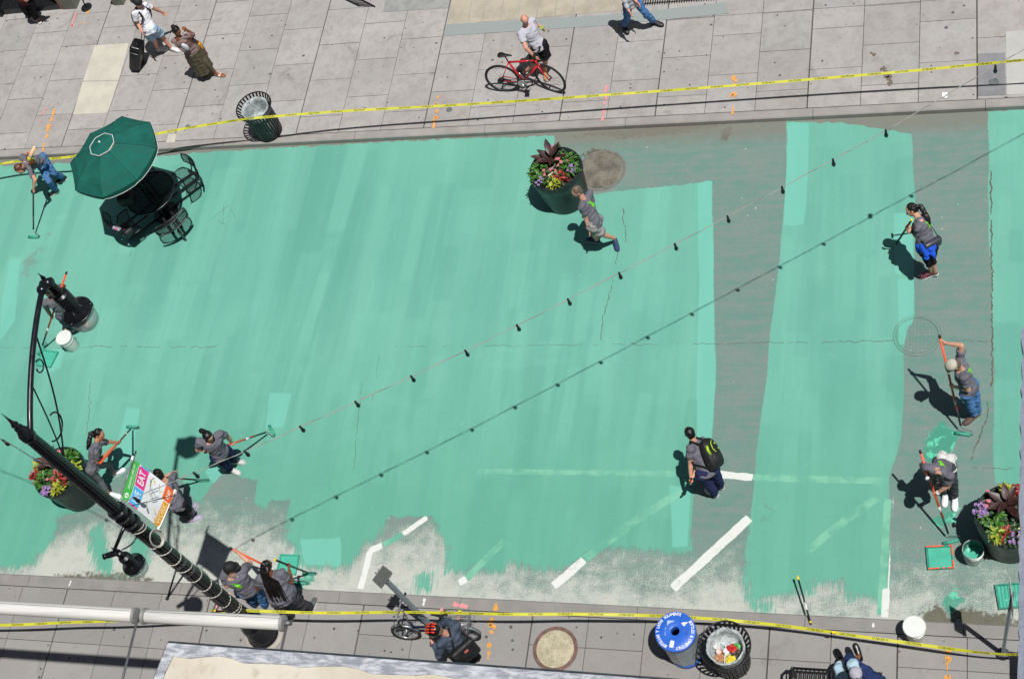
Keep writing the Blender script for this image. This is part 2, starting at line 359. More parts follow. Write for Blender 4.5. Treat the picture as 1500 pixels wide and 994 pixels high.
    t.put(t.b.inputs['Roughness'], rg); t.b.inputs['Specular IOR Level'].default_value = .3
    t.bump(t.m('ADD', t.m('MULTIPLY', fine, t.step(gm, 0, 1, 1., .55)), t.m('MULTIPLY', mid, .4)), .5, .006)
    return m
ROADM = road_material()
YB, YT = 7.39, 16.83                           # road edges
def grid(name, x0, x1, y0, y1, step, z):
    xs = np.arange(x0, x1 + 1e-6, step); ys = np.linspace(y0, y1, int((y1 - y0) / step) + 1); nx, ny = len(xs), len(ys)
    X, Y = np.meshgrid(xs, ys); P = np.stack([X.ravel(), Y.ravel()], 1)
    me = bpy.data.meshes.new(name); me.vertices.add(nx * ny)
    me.vertices.foreach_set('co', np.c_[P, np.full(len(P), z)].astype('f').ravel())
    i = (np.arange(ny - 1)[:, None] * nx + np.arange(nx - 1)[None]).ravel(); q = np.stack([i, i + 1, i + nx + 1, i + nx], 1)
    me.loops.add(q.size); me.loops.foreach_set('vertex_index', q.ravel().astype('i')); me.polygons.add(len(q))
    me.polygons.foreach_set('loop_start', (np.arange(len(q)) * 4).astype('i')); me.update(calc_edges=True)
    with_fields(me, P); return me
struct(link('road', grid('road', -24, 4, YB, YT, .035, 0), ROADM))
concrete_far = mat('far_concrete', '#8d8a86', .85, 0, .1, 2.)
struct(MB().box((0, 12, -.35), (340, 300, .6)).build('ground', mat('ground_asphalt', '#5d605d', .9, 0, .12, 2.)))
struct(MB().box((-92, 12.11, -.04), (136, 9.44, .08)).box((72, 12.11, -.04), (136, 9.44, .08)).build('road_beyond', mat('worn_asphalt', '#6d716d', .9, 0, .14, 1.5, .3, 80)))

# cracks in the asphalt
def ribbon(mb, px, w, z, jit, seed, step=.035, h=0., gap=.25):
    rd = random.Random(seed); P = [Vector(G(x, y, h)[:2]) for x, y in px]; pts = []
    for A, B in zip(P[:-1], P[1:]):
        n = max(2, int((B - A).length / step)); d = (B - A).normalized(); nr = Vector((-d.y, d.x))
        for k in range(n):
            q = A.lerp(B, k / n); j = mnoise.noise(Vector((q.x * 9, q.y * 9, seed))) * jit + rd.uniform(-1, 1) * jit * .35; pts.append(q + nr * j)
    k = 0
    while k < len(pts) - 2:
        L = rd.randint(2, 9)
        run = pts[k:k + L]; k += L - 1
        if rd.random() < gap or len(run) < 2: continue
        ww = [w * rd.uniform(.25, 1) for _ in run]; vs = []
        for i, q in enumerate(run):
            d = (run[min(i + 1, len(run) - 1)] - run[max(i - 1, 0)]).normalized(); nr = Vector((-d.y, d.x)) * ww[i] / 2
            vs += [(q.x + nr.x, q.y + nr.y, z), (q.x - nr.x, q.y - nr.y, z)]
        mb.add(vs, [(2 * i, 2 * i + 1, 2 * i + 3, 2 * i + 2) for i in range(len(run) - 1)])
cr = MB()
for k, (pts, w) in enumerate([([(130, 507), (200, 508), (320, 508)], .012), ([(560, 508), (720, 506), (880, 505)], .008), ([(880, 504), (1000, 504), (1130, 502), (1312, 499)], .012),
        ([(905, 370), (896, 420), (884, 460), (880, 503)], .018), ([(914, 296), (913, 320), (918, 345), (914, 362)], .02), ([(1451, 250), (1452, 330), (1454, 470), (1453, 560), (1443, 620), (1428, 655), (1420, 690)], .032),
        ([(530, 560), (524, 620), (518, 690)], .012), ([(133, 560), (130, 610), (126, 640)], .012), ([(196, 352), (190, 380)], .012), ([(310, 320), (335, 300), (345, 320), (330, 330), (318, 322)], .008), ([(328, 300), (326, 330)], .006),
        ([(1392, 498), (1450, 500)], .014), ([(1425, 684), (1460, 686), (1490, 686)], .014), ([(0, 508), (60, 510), (130, 508)], .008), ([(555, 520), (545, 590)], .008)]):
    ribbon(cr, pts, w, .004, .03, k)
struct(cr.build('road_cracks', mat('crack_dark', '#5b5c50', .95)))

# ------------------------------------------------------------------ pavements of bluestone slabs with a kerb
def slab_material(name, a, b):
    m = bpy.data.materials.new(name); t = NT(m)
    tone = t.n('ShaderNodeAttribute', attribute_name='tone').outputs['Color']
    big = t.noise(.8, 4); mid = t.noise(5, 5, rough=.65); fine = t.noise(120, 3)
    c = t.mix(t.step(big, .3, .7), S(a), S(b)); c = t.mix(t.m('MULTIPLY', t.step(mid, .42, .66), .46), c, S('#86827e'))
    c = t.mix(t.m('MULTIPLY', t.step(t.noise(13, 5, rough=.75), .45, .7), .22), c, S('#75716e'))
    c = t.mix(1., c, tone, 'MULTIPLY'); c = t.mix(t.m('MULTIPLY', t.step(fine, .3, .7), .12), c, S('#c9c5c0'))
    for sc, thr, r in ((2.3, .12, .08), (3.7, .3, .105), (7., .72, .16)):              # trodden chewing gum
        v = t.n('ShaderNodeTexVoronoi', {'Scale': sc}); t.put(v.inputs['Vector'], t.tc)
        s_ = t.n('ShaderNodeSeparateColor'); t.put(s_.inputs[0], v.outputs['Color'])
        wob = t.m('ADD', v.outputs['Distance'], t.m('MULTIPLY', t.m('SUBTRACT', t.noise(40, 2), .5), .05))
        dot = t.m('MULTIPLY', t.step(t.m('SUBTRACT', wob, t.m('MULTIPLY', s_.outputs[1], r)), -.01, .012, 1., 0.), t.m('GREATER_THAN', s_.outputs[0], thr))
        c = t.mix(t.m('MULTIPLY', dot, .78), c, S('#38363c'))
    stain = t.m('MULTIPLY', t.step(t.noise(1.9, 5, dist=.8, rough=.65), .60, .70), .34); c = t.mix(stain, c, S('#6f6a63'))
    t.put(t.b.inputs['Base Color'], c); t.b.inputs['Roughness'].default_value = .82; t.b.inputs['Specular IOR Level'].default_value = .3
    t.bump(t.m('ADD', fine, mid), .25, .004); return m
SLABT = slab_material('bluestone_slabs', '#9a9795', '#a4a19f'); SLABB = slab_material('worn_bluestone_slabs', '#868482', '#8e8c89')
JOINT = mat('slab_joint', '#4b4845', .95)
F = (HC - SW) / HC
def slabs(name, xs, ya, yb, yset, bold, mt, gap=.010):
    """xs: joints across the pavement; yset(k): the cross joints of column k"""
    vs, fs, tones = [], [], []; rd = random.Random(5)
    for k in range(len(xs) - 1):
        ys = [ya] + sorted(y for y in yset(k) if ya + .05 < y < yb - .05) + [yb]
        for a, b in zip(ys[:-1], ys[1:]):
            g0 = .024 if k in bold else gap; g1 = .024 if k + 1 in bold else gap; o = len(vs)
            x0, x1, y0, y1 = xs[k] + g0 / 2, xs[k + 1] - g1 / 2, a + gap / 2, b - gap / 2
            dz = rd.uniform(-.0015, .0015)
            vs += [(x0, y0, SW + dz), (x1, y0, SW + dz), (x1, y1, SW + dz), (x0, y1, SW + dz), (x0, y0, SW - .03), (x1, y0, SW - .03), (x1, y1, SW - .03), (x0, y1, SW - .03)]
            fs += [(o, o + 1, o + 2, o + 3), (o, o + 4, o + 5, o + 1), (o + 1, o + 5, o + 6, o + 2), (o + 2, o + 6, o + 7, o + 3), (o + 3, o + 7, o + 4, o)]
            t_ = rd.uniform(.90, 1.05); w_ = rd.uniform(-.012, .012); tones += [(t_ + w_, t_, t_ - w_, 1)] * 8
    me = bpy.data.meshes.new(name); me.from_pydata(vs, [], fs)
    at = me.attributes.new('tone', 'FLOAT_COLOR', 'POINT'); at.data.foreach_set('color', np.array(tones, 'f').ravel())
    return struct(link(name, me, mt))
xt = [-20.92, -20.0, -19.06, -18.15, -17.22, -16.3, -15.35, -14.4, -13.45, -12.5, -11.57, -10.64, -9.71, -8.77, -7.82, -6.88, -5.93, -4.98, -4.04, -3.08, -2.12, -1.1, -.09]
xt = [-20.92 - .93 * k for k in range(6, 0, -1)] + xt + [-.09 + .95 * k for k in range(1, 6)]; xt = [x * F for x in xt]
KT0, KT1 = 16.83, 17.005
def ytop(k):
    a = [18.0, 18.97, 19.95, 20.9] if (k % 2) == 1 else [17.55, 18.5, 19.45, 20.42, 21.4]
    return [y * F for y in a] + ([19.47 * F] if xt[k] > -7 else [])
slabs('pavement_across', xt, KT1 + .006, 22.2, ytop, {8, 11, 14, 17, 20, 25, 28, 22}, SLABT)
xb = [-16.57, -15.63, -14.66, -13.71, -12.76, -11.8, -10.84, -9.88, -8.92, -7.92, -6.93, -6.0, -5.08, -4.15, -3.14, -2.21, -1.24, -.25]
xb = [-16.57 - .95 * k for k in range(6, 0, -1)] + xb + [-.25 + .95 * k for k in range(1, 6)]; xb = [x * F for x in xb]
KB0, KB1 = 7.17, 7.39
slabs('pavement_near', xb, -.5, KB0 - .006, lambda k: [y * F for y in ([6.23, 5.3, 4.3, 3.3] if xb[k] < -11 or k % 3 == 0 else [6.7, 5.7, 4.7, 3.7])], {7, 10, 13, 16, 20, 22}, SLABB)
struct(MB().box((-8, (KT1 + 40) / 2, SW / 2 - .03), (260, 40 - KT1, SW - .0)).box((-8, (KB0 - 30) / 2, SW / 2 - .03), (260, KB0 + 30, SW)).build('pavement_bed', JOINT))
def kerb(name, y0, y1, js, mt, front):
    mb = MB(); js = [-120] + js + [120]
    for a, b in zip(js[:-1], js[1:]):
        x0, x1 = a + .004, b - .004; e = .02
        pr = [(y0, -.1), (y0, SW - e) if front else (y0, SW), (y0 + e, SW) if front else (y1 - e, SW), (y1, SW) if front else (y1, SW - e), (y1, -.1)]
        mb.loft([[(x, y, z) for y, z in pr] for x in (x0, x1)])
    return struct(mb.build(name, mt))
KM = mat('kerb_stone', '#94908c', .8, 0, .1, 3., .3, 90)
kerb('kerb_across', KT0, KT1 - .004, [-17.9, -15, -12.04, -9.28, -6.46, -2.95, 0.05], KM, True)
kerb('kerb_near', KB0 + .004, KB1, [-16.4, -13.3, -10.3, -8.15, -5.2, -2.6, -.3], mat('worn_kerb_stone', '#85827e', .85, 0, .1, 3., .3, 90), False)
# patches, granite threshold and grate across the street
Z2 = SW + .006
def patch(name, px, m, z=Z2, h=SW): return struct(MB().loft([[(*G(x, y, h)[:2], zz) for x, y in px] for zz in (z - .004, z)]).build(name, m))
beige = mat('beige_concrete', '#bab6a9', .85, 0, .07, 4., .3, 100)
patch('pavement_patch', [(139, 67), (189, 63.5), (174, 118), (122, 119)], beige)
patch('pavement_patch', [(121.5, 120), (173.5, 119), (160, 160), (156, 165.5), (107, 168)], beige)
patch('pavement_patch', [(247, 197.5), (259, 196), (256, 209), (243.5, 209.5)], beige)
patch('pavement_patch', [(1473.5, 47), (1560, 41), (1560, 136), (1474.5, 139)], mat('pale_concrete', '#adadaa', .85, 0, .06, 4., .3, 100))
patch('pavement_patch', [(1432.5, 79), (1472, 77.5), (1473.5, 139.5), (1432.5, 141)], mat('dark_concrete', '#7d7d80', .8, 0, .12, 4.))
gran = mat('granite_band', '#8b9392', .7, 0, .1, 40., .2, 200); yel = mat('buff_slab', '#a39c8c', .8, 0, .14, 3., .25, 90)
patch('granite_band', [(650, 53), (655, 36), (760, 30.5), (900, 22), (1064, 4), (1068, 20), (900, 37), (760, 46)], gran, Z2 + .002)
patch('granite_band', [(561, 18.5), (566, -6), (660, -10), (656.5, 12)], mat('grey_granite', '#8d8f8d', .75, 0, .12, 5.), Z2 + .002)
pj = [655, 686, 707, 733, 759, 786, 813, 839, 866, 895, 942]
for a, b in zip(pj[:-1], pj[1:]):
    ya, yb_ = 37.2 - (a - 655) * .085, 37.2 - (b - 655) * .085; sh = lambda x: (x - 1421) / 3600 * -40
    patch('buff_slab', [(a + .6, ya), (b - .6, yb_), (b - .6 + sh(b) * .9, yb_ - 44), (a + .6 + sh(a) * .9, ya - 44)], yel)
g = MB()
for i in range(30): g.box((-6.42 + i * .049, 19.98, SW + .012), (.016, .44, .014))
for i in range(5): g.box((-5.7, 19.8 + i * .105, SW + .022), (1.45, .012, .006))
tag(g.build('pavement_grate', mat('dark_steel', '#2b2a2a', .5, .7)), 'dark steel pavement grate set in the granite threshold at the upper edge', 'grate')
# sprayed marks on the pavement
def spray(name, strokes, col, h=SW, w=.02, seed=1):
    mb = MB()
    for i, (pts, ww) in enumerate(strokes): ribbon(mb, pts, ww * 1.7, h + .009, .012, seed + i * 3, .03, h, .06)
    return struct(mb.build(name, mat('spray_' + col.strip('#'), col, .9, 0, .2, 50)))
OR = '#d79a55'
spray('spray_marks', [([(80, 160), (77, 172), (74, 180)], .06), ([(72, 182), (70, 194)], .1), ([(71, 195), (68, 202), (67, 205)], .06), ([(68, 192), (66, 196)], .12), ([(65, 206), (62, 209)], .07), ([(65, 210), (62.5, 225)], .04),
    ([(642, 141), (640.5, 148)], .04), ([(640, 150), (637, 155), (641, 154), (638, 160)], .05), ([(638, 162), (641, 165), (636, 166)], .05), ([(637, 170), (641, 172), (636, 174), (639, 170)], .07), ([(637, 176), (634.5, 190)], .06),
    ([(1079, 103), (1078, 108)], .04), ([(1076, 111), (1073, 116), (1078, 118), (1075, 122)], .05), ([(1073, 124), (1079, 126), (1074, 130)], .05), ([(1073, 136), (1078, 139), (1072, 141), (1075, 136)], .06), ([(1074, 154), (1072.5, 170)], .04),
    ([(130, 15), (127, 22)], .07), ([(127, 23), (124, 28), (127, 26)], .05), ([(124, 32), (123, 37)], .04)], OR)
spray('spray_marks', [([(727, 883), (726, 897)], .06), ([(722, 905), (717, 915), (724, 917), (720, 922)], .07), ([(718, 923), (723, 927), (717, 930)], .06), ([(713, 936), (720, 938), (716, 946), (712, 950)], .05), ([(716, 953), (714, 968)], .04),
    ([(1390, 930), (1388, 938)], .05), ([(1390, 946), (1388, 950)], .04), ([(1393, 953), (1385, 955), (1393, 957)], .04), ([(1384, 962), (1392, 964), (1388, 970), (1384, 968)], .05), ([(1388, 972), (1388, 984)], .03), ([(1383, 990), (1392, 992), (1386, 987)], .04)], '#cf9448')
PK = '#d88c8c'
spray('spray_marks', [([(888, 125), (886, 138)], .045), ([(885, 140), (889, 146), (884, 150)], .035), ([(887, 150), (883, 155)], .05), ([(884, 162), (882, 180)], .04), ([(112, 18), (104, 42)], .03), ([(104, 36), (110, 40)], .03),
    ([(664, 884), (690, 890)], .05), ([(648, 890), (646, 898)], .05), ([(665, 900), (668, 914)], .09), ([(672, 902), (674, 912)], .06), ([(318, 884), (325, 889), (332, 893)], .09), ([(320, 895), (330, 898)], .07), ([(336, 868), (342, 872)], .04), ([(70, 158), (60, 170)], .03), ([(60, 176), (56, 184)], .04)], PK)
spray('spray_marks', [([(104.5, 850), (101, 860)], .03), ([(622.5, 876), (620, 889)], .035), ([(1280, 912), (1279.5, 925)], .04)], '#d9d9d6')
spray('spray_marks', [([(446, 178), (450, 177)], .13), ([(126, 195), (128, 197)], .14), ([(825, 155.5), (829, 156.5)], .08), ([(1383, 139), (1386, 140)], .07)], '#dcdcda')
# manholes: iron covers let into the ground
iron = mat('worn_iron', '#7a6f5e', .7, .3, .2, 14., .5, 60)
spray('pavement_stains', [([(1292, 99), (1298, 106), (1302, 116)], .10), ([(1300, 112), (1306, 122), (1298, 125)], .07), ([(1236, 128), (1243, 128)], .12), ([(1238, 132), (1239, 135)], .05), ([(1217, 153), (1224, 151)], .06), ([(1258, 153), (1263, 154)], .05), ([(1166, 121), (1168, 126)], .05), ([(1404, 70), (1407, 74)], .04), ([(1398, 78), (1408, 79)], .05), ([(1275, 77), (1285, 82)], .05), ([(1232, 112), (1236, 116)], .03)], '#6d635b', w=.03)
def manhole(px, rad, label, m_ring, m_lid, h=0., lidfield=False, z=.0):
    c = G(*px, h); t = thing('manhole_cover', label, 'manhole', c)
    MB().lathe(c, [(rad * 1.0, z - .03), (rad * 1.0, z + .006), (rad * .93, z + .009), (rad * .90, z + .009), (rad * .885, z - .002), (rad * .8, z - .004)], 56).build('frame', m_ring, t, auto=40)
    if lidfield: fo = t.children[0]; with_fields(fo.data, np.array([v.co.xy + c.xy for v in fo.data.vertices])); MB().tube([c + Vector((rad * .89 * math.cos(a), rad * .89 * math.sin(a), .008)) for a in (2 * math.pi * i / 50 for i in range(51))], .004, 5, False).tube([c + Vector((rad * 1.01 * math.cos(a), rad * 1.01 * math.sin(a), .002)) for a in (2 * math.pi * i / 50 for i in range(51))], .005, 5, False).build('seam', mat('cover_seam', '#66756a', .95), t)
    mb = MB(); n = 56; rr = [.0, .25, .5, .7, .87]
    pts = [(c.x + .0001, c.y, c.z + z + .006)] + [(c.x + rad * r * math.cos(2 * math.pi * i / n), c.y + rad * r * math.sin(2 * math.pi * i / n), c.z + z + .006) for r in rr[1:] for i in range(n)]
    fs = [(0, 1 + i, 1 + (i + 1) % n) for i in range(n)] + [(1 + k * n + i, 1 + (k + 1) * n + i, 1 + (k + 1) * n + (i + 1) % n, 1 + k * n + (i + 1) % n) for k in range(len(rr) - 2) for i in range(n)]
    mb.add(pts, fs); o = mb.build('lid', m_lid, t)
    if lidfield: with_fields(o.data, np.array([p[:2] for p in pts]))
    mb = MB()
    for i in range(-5, 6):
        for j in range(-5, 6):
            x, y = i * rad * .15, j * rad * .15
            if math.hypot(x, y) < rad * .78: mb.box((c.x + x, c.y + y, c.z + z + .009), (rad * (.11 if (i + j) % 2 else .035), rad * (.035 if (i + j) % 2 else .11), .006))
    o = mb.build('tread', m_lid, t)
    if lidfield: with_fields(o.data, np.array([v.co.xy + c.xy for v in o.data.vertices]))
    return t
manhole((881, 250), .47, 'rusty round manhole in the bare asphalt beside the flower planter', mat('rusty_iron', '#77716a', .75, .2, .22, 9, .4, 50), mat('stained_iron', '#6e6a5f', .8, .1, .4, 3.5, .4, 60))
manhole((1343.5, 491.5), .38, 'round manhole half covered by green paint, half bare', ROADM, ROADM, lidfield=True)
c = G(813.5, 950, SW)
t = thing('manhole_cover', 'big speckled cream manhole lid with a rusty rim on the near pavement', 'manhole', c)
MB().lathe(c, [(.365, -.03), (.365, .012), (.33, .016), (.315, .014), (.31, .004)], 60).build('rim', mat('rust_rim', '#6f5750', .75, .2, .3, 9), t, auto=40)
lm = bpy.data.materials.new('cream_lid'); q = NT(lm); v = q.n('ShaderNodeTexVoronoi', {'Scale': 42.}); q.put(v.inputs['Vector'], q.tc); s2 = q.n('ShaderNodeSeparateColor'); q.put(s2.inputs[0], v.outputs['Color'])
dk = q.m('MULTIPLY', q.m('LESS_THAN', v.outputs['Distance'], .28), q.m('GREATER_THAN', q.m('ADD', s2.outputs[0], q.m('MULTIPLY', q.noise(5), .9)), 1.02))
q.put(q.b.inputs['Base Color'], q.mix(dk, q.mix(q.step(q.noise(6, 4), .3, .7), S('#9d957c'), S('#b8b097')), S('#4c443b'))); q.b.inputs['Roughness'].default_value = .85
MB().lathe(c, [(.306, -.01), (.306, .012), (.13, .013), (.128, .009), (.12, .009), (.118, .014), (.001, .014)], 60).build('lid', lm, t, auto=40)
for px, r, lab in (((1404, 0), 0, ''), ((1456, 121), .09, 'small round utility cap in the dark pavement square by the pale slab'), ((275, 186), .055, 'small worn valve cap in the pavement right of the green umbrella'), ((658, 161), .06, 'small round valve cap beside the upper orange spray marks')):
    if r: c = G(*px, SW); tag(MB().lathe(c, [(r, -.01), (r, .009), (r * .8, .012), (r * .75, .008), (.001, .01)], 28).build('valve_cap', mat('cap_iron', '#6f7476', .6, .4, .2, 20)), lab, 'valve cap')

# ------------------------------------------------------------------ people
J = ['hd', 'nk', 'sl', 'sr', 'el', 'er', 'wl', 'wr', 'hl', 'hr', 'kl', 'kr', 'al', 'ar', 'tl', 'tr']
POSES = {'orange_hair': [[-18.98,15.774,1.037],[-18.806,15.809,1.132],[-18.719,15.721,0.992],[-18.912,15.959,1.179],[-18.539,15.509,1.005],[-19.023,16.149,1.003],[-18.673,15.433,0.808],[-18.829,16.071,1.138],[-18.811,16.114,0.713],[-18.704,16.221,0.829],[-18.622,15.824,0.488],[-18.618,16.073,0.453],[-18.738,15.883,0.097],[-18.662,16.225,0.077],[-18.883,15.819,0.033],[-18.812,16.157,0.032]],
 'suitcase_man': [[-16.972,19.518,1.66],[-17.053,19.536,1.478],[-16.991,19.684,1.381],[-17.085,19.352,1.491],[-16.939,19.806,1.136],[-17.15,19.333,1.219],[-16.907,19.897,0.906],[-17.011,19.129,1.184],[-16.896,19.364,1.016],[-17.077,19.321,1.001],[-16.95,19.495,0.62],[-17.129,19.421,0.596],[-16.915,19.489,0.21],[-17.26,19.496,0.214],[-16.762,19.449,0.155],[-17.106,19.525,0.15]],
 'olive': [[-15.768,18.606,1.7],[-15.794,18.589,1.503],[-15.62,18.638,1.511],[-15.964,18.589,1.429],[-15.644,18.834,1.311],[-15.811,18.498,1.212],[-15.647,18.748,1.545],[-15.651,18.595,1.378],[-15.666,18.707,1.022],[-15.813,18.597,0.975],[-15.636,18.654,0.607],[-15.893,18.647,0.565],[-15.621,18.702,0.201],[-16.064,18.744,0.205],[-15.462,18.677,0.155],[-15.906,18.736,0.157]],
 'topleft': [[-20.528,20.605,1.651],[-20.528,20.606,1.451],[-20.388,20.485,1.406],[-20.716,20.632,1.436],[-20.188,20.577,1.234],[-20.534,20.548,1.24],[-20.372,20.472,1.102],[-20.334,20.495,1.1],[-20.478,20.579,0.933],[-20.67,20.568,0.952],[-20.654,20.637,0.557],[-20.865,20.656,0.588],[-20.821,20.716,0.192],[-20.977,20.774,0.209],[-20.7,20.605,0.165],[-20.837,20.698,0.163]],
 'bald': [[-8.239,18.257,1.665],[-8.275,18.277,1.469],[-8.192,18.432,1.408],[-8.363,18.114,1.435],[-8.188,18.557,1.158],[-8.277,17.917,1.25],[-8.02,18.397,1.253],[-8.164,17.881,1.03],[-8.045,18.191,1.009],[-8.223,18.146,0.966],[-8.092,18.178,0.591],[-8.29,18.156,0.551],[-8.208,18.175,0.196],[-8.573,18.189,0.254],[-8.162,18.02,0.169],[-8.64,18.234,0.113]],
 'jeans': [[-6.442,19.063,1.675],[-6.437,19.072,1.475],[-6.249,19.09,1.452],[-6.603,19.147,1.421],[-6.422,19.143,1.238],[-6.488,18.95,1.259],[-6.271,18.999,1.1],[-6.395,18.788,1.09],[-6.331,19.166,0.975],[-6.478,19.049,0.957],[-6.195,19.124,0.58],[-6.574,19.081,0.548],[-6.139,19.272,0.202],[-6.738,19.22,0.198],[-5.994,19.214,0.159],[-6.658,19.081,0.168]],
 'walking': [[-6.746,14.351,1.528],[-6.682,14.331,1.338],[-6.663,14.145,1.375],[-6.596,14.486,1.272],[-6.648,14.085,1.102],[-6.591,14.362,1.024],[-6.636,13.991,0.869],[-6.738,14.371,0.823],[-6.588,14.046,0.904],[-6.505,14.211,0.865],[-6.465,14.111,0.507],[-6.655,14.159,0.474],[-6.359,14.267,0.143],[-6.708,14.282,0.085],[-6.327,14.146,0.03],[-6.875,14.321,0.046]],
 'blue': [[-1.101,13.856,1.38],[-0.981,13.702,1.349],[-0.991,13.511,1.381],[-0.946,13.808,1.191],[-1.013,13.502,1.101],[-1.138,13.607,1.126],[-1.142,13.715,1.066],[-1.17,13.814,0.992],[-0.957,13.444,0.898],[-0.781,13.427,0.951],[-0.864,13.447,0.49],[-0.809,13.462,0.529],[-0.821,13.465,0.085],[-0.762,13.448,0.119],[-0.967,13.415,0.026],[-0.887,13.475,0.015]],
 'capman': [[-0.429,10.911,1.57],[-0.343,10.96,1.396],[-0.281,10.782,1.39],[-0.339,11.151,1.348],[-0.224,10.718,1.125],[-0.321,11.226,1.611],[-0.406,10.768,0.964],[-0.559,11.293,1.558],[-0.266,10.773,0.908],[-0.167,10.933,0.921],[-0.203,10.788,0.493],[-0.116,10.85,0.513],[-0.143,10.809,0.089],[-0.094,10.848,0.105],[-0.263,10.714,0.028],[-0.207,10.787,0.011]],
 'whitewaist': [[-0.655,9.08,1.397],[-0.649,9.258,1.311],[-0.476,9.229,1.291],[-0.812,9.344,1.303],[-0.508,9.181,1.02],[-0.895,9.482,1.075],[-0.667,9.139,0.836],[-0.8,9.252,1.084],[-0.482,9.543,0.912],[-0.661,9.595,0.911],[-0.451,9.461,0.501],[-0.606,9.506,0.503],[-0.429,9.406,0.094],[-0.57,9.471,0.095],[-0.433,9.252,0.03],[-0.583,9.322,0.03]],
 'backpack': [[-4.38,9.811,1.393],[-4.326,9.729,1.218],[-4.364,9.569,1.311],[-4.222,9.813,1.087],[-4.386,9.438,1.062],[-4.237,9.691,0.839],[-4.399,9.27,0.873],[-4.298,9.459,0.914],[-4.219,9.32,0.912],[-4.045,9.392,0.924],[-4.171,9.326,0.494],[-4.046,9.421,0.503],[-4.137,9.346,0.085],[-4.06,9.488,0.096],[-4.285,9.426,0.04],[-4.192,9.575,0.032]],
 'navy': [[-12.652,9.52,1.581],[-12.71,9.55,1.393],[-12.582,9.686,1.345],[-12.895,9.496,1.386],[-12.578,9.753,1.077],[-13.047,9.449,1.157],[-12.621,9.758,0.834],[-13.012,9.511,0.919],[-12.695,9.592,0.875],[-12.823,9.452,0.898],[-12.754,9.695,0.47],[-12.859,9.502,0.481],[-12.931,9.725,0.098],[-12.962,9.578,0.091],[-12.78,9.732,0.033],[-12.815,9.525,0.035]],
 'girl': [[-15.001,9.638,1.297],[-14.999,9.442,1.3],[-15.014,9.562,1.158],[-14.918,9.276,1.343],[-15.041,9.683,0.911],[-15.019,9.204,1.094],[-14.81,9.635,1.001],[-14.97,9.409,0.965],[-15.197,9.239,0.854],[-15.212,9.101,0.978],[-15.208,9.422,0.477],[-15.25,9.094,0.55],[-15.325,9.422,0.085],[-15.265,8.998,0.14],[-15.196,9.517,0.03],[-15.156,9.003,0.021]],
 'bannergirl': [[-13.46,8.835,1.489],[-13.385,8.792,1.308],[-13.388,8.906,1.15],[-13.272,8.636,1.345],[-13.477,9.099,0.968],[-13.48,8.766,1.208],[-13.712,9.047,0.902],[-13.639,8.926,1.1],[-13.234,8.542,0.872],[-13.401,8.47,0.901],[-13.36,8.62,0.477],[-13.405,8.509,0.484],[-13.505,8.719,0.104],[-13.5,8.562,0.089],[-13.504,8.871,0.028],[-13.37,8.639,0.028]],
 'blackcap': [[-11.583,7.145,1.663],[-11.61,7.11,1.468],[-11.795,7.109,1.421],[-11.447,7.229,1.431],[-11.841,7.019,1.16],[-11.486,7.404,1.217],[-11.711,7.191,1.035],[-11.687,7.538,1.288],[-11.621,7.002,0.965],[-11.449,7.085,0.968],[-11.685,7.022,0.549],[-11.507,7.058,0.553],[-11.807,7.044,0.157],[-11.609,7.034,0.157],[-11.927,7.144,0.089],[-11.726,7.129,0.083]],
 'braids': [[-10.93,7.216,1.666],[-10.935,7.146,1.478],[-11.095,7.052,1.469],[-10.746,7.161,1.465],[-11.229,6.989,1.234],[-10.7,7.133,1.191],[-11.26,7.152,1.048],[-10.791,7.364,1.18],[-10.929,6.86,1.045],[-10.761,6.954,1.023],[-11.01,6.844,0.63],[-10.737,6.965,0.604],[-11.042,6.862,0.219],[-10.73,7.049,0.203],[-11.082,6.982,0.113],[-10.738,7.189,0.115]],
 'cyclist': [[-7.881,6.319,1.677],[-7.79,6.351,1.501],[-7.829,6.164,1.508],[-7.642,6.459,1.476],[-7.925,6.06,1.265],[-7.868,6.576,1.357],[-8.075,6.259,1.237],[-8.039,6.547,1.176],[-7.713,6.143,1.032],[-7.587,6.281,1.026],[-7.757,6.213,0.62],[-7.651,6.361,0.62],[-7.772,6.282,0.217],[-7.701,6.37,0.214],[-7.921,6.268,0.141],[-7.831,6.447,0.142]],
 'sitting': [[-1.722,6.14,1.306],[-1.747,6.076,1.119],[-1.924,6.06,1.091],[-1.576,6.089,1.083],[-1.855,6.053,0.82],[-1.641,6.02,0.82],[-1.628,6.019,0.72],[-1.514,6.21,0.72],[-1.865,6.066,0.608],[-1.676,6.103,0.606],[-2.027,6.455,0.576],[-1.804,6.43,0.859],[-2.014,6.677,0.23],[-1.75,6.677,0.546],[-2.102,6.827,0.188],[-1.812,6.824,0.618]],
 'lamphidden': [[-16.837,12.48,1.551],[-16.9,12.497,1.362],[-17.02,12.353,1.353],[-16.894,12.683,1.311],[-17.117,12.345,1.091],[-16.915,12.87,1.108],[-17.193,12.359,0.854],[-17.015,13.04,0.957],[-16.975,12.365,0.863],[-16.858,12.512,0.847],[-17.114,12.404,0.465],[-16.906,12.56,0.431],[-17.255,12.501,0.09],[-17.028,12.717,0.071],[-17.422,12.483,0.045],[-16.924,12.593,0.054]]}
SK1 = skin('skin_light', '#c99a80'); SK2 = skin('skin_tan', '#ab7757'); SK3 = skin('skin_brown', '#7a4a33'); SKP = skin('skin_pink', '#cf9680')
TEE = cloth('charcoal_jersey', '#66666f'); BLK = cloth('black_cloth', '#1d1d22'); JEAN = cloth('blue_denim', '#4a73a3', .22, 14); NAVY = cloth('navy_cloth', '#262e52')
WHT = cloth('white_cotton', '#dfe0e6', .04); GRYP = cloth('grey_leggings', '#6b6c70'); DGR = cloth('dark_grey_cloth', '#3f4047')
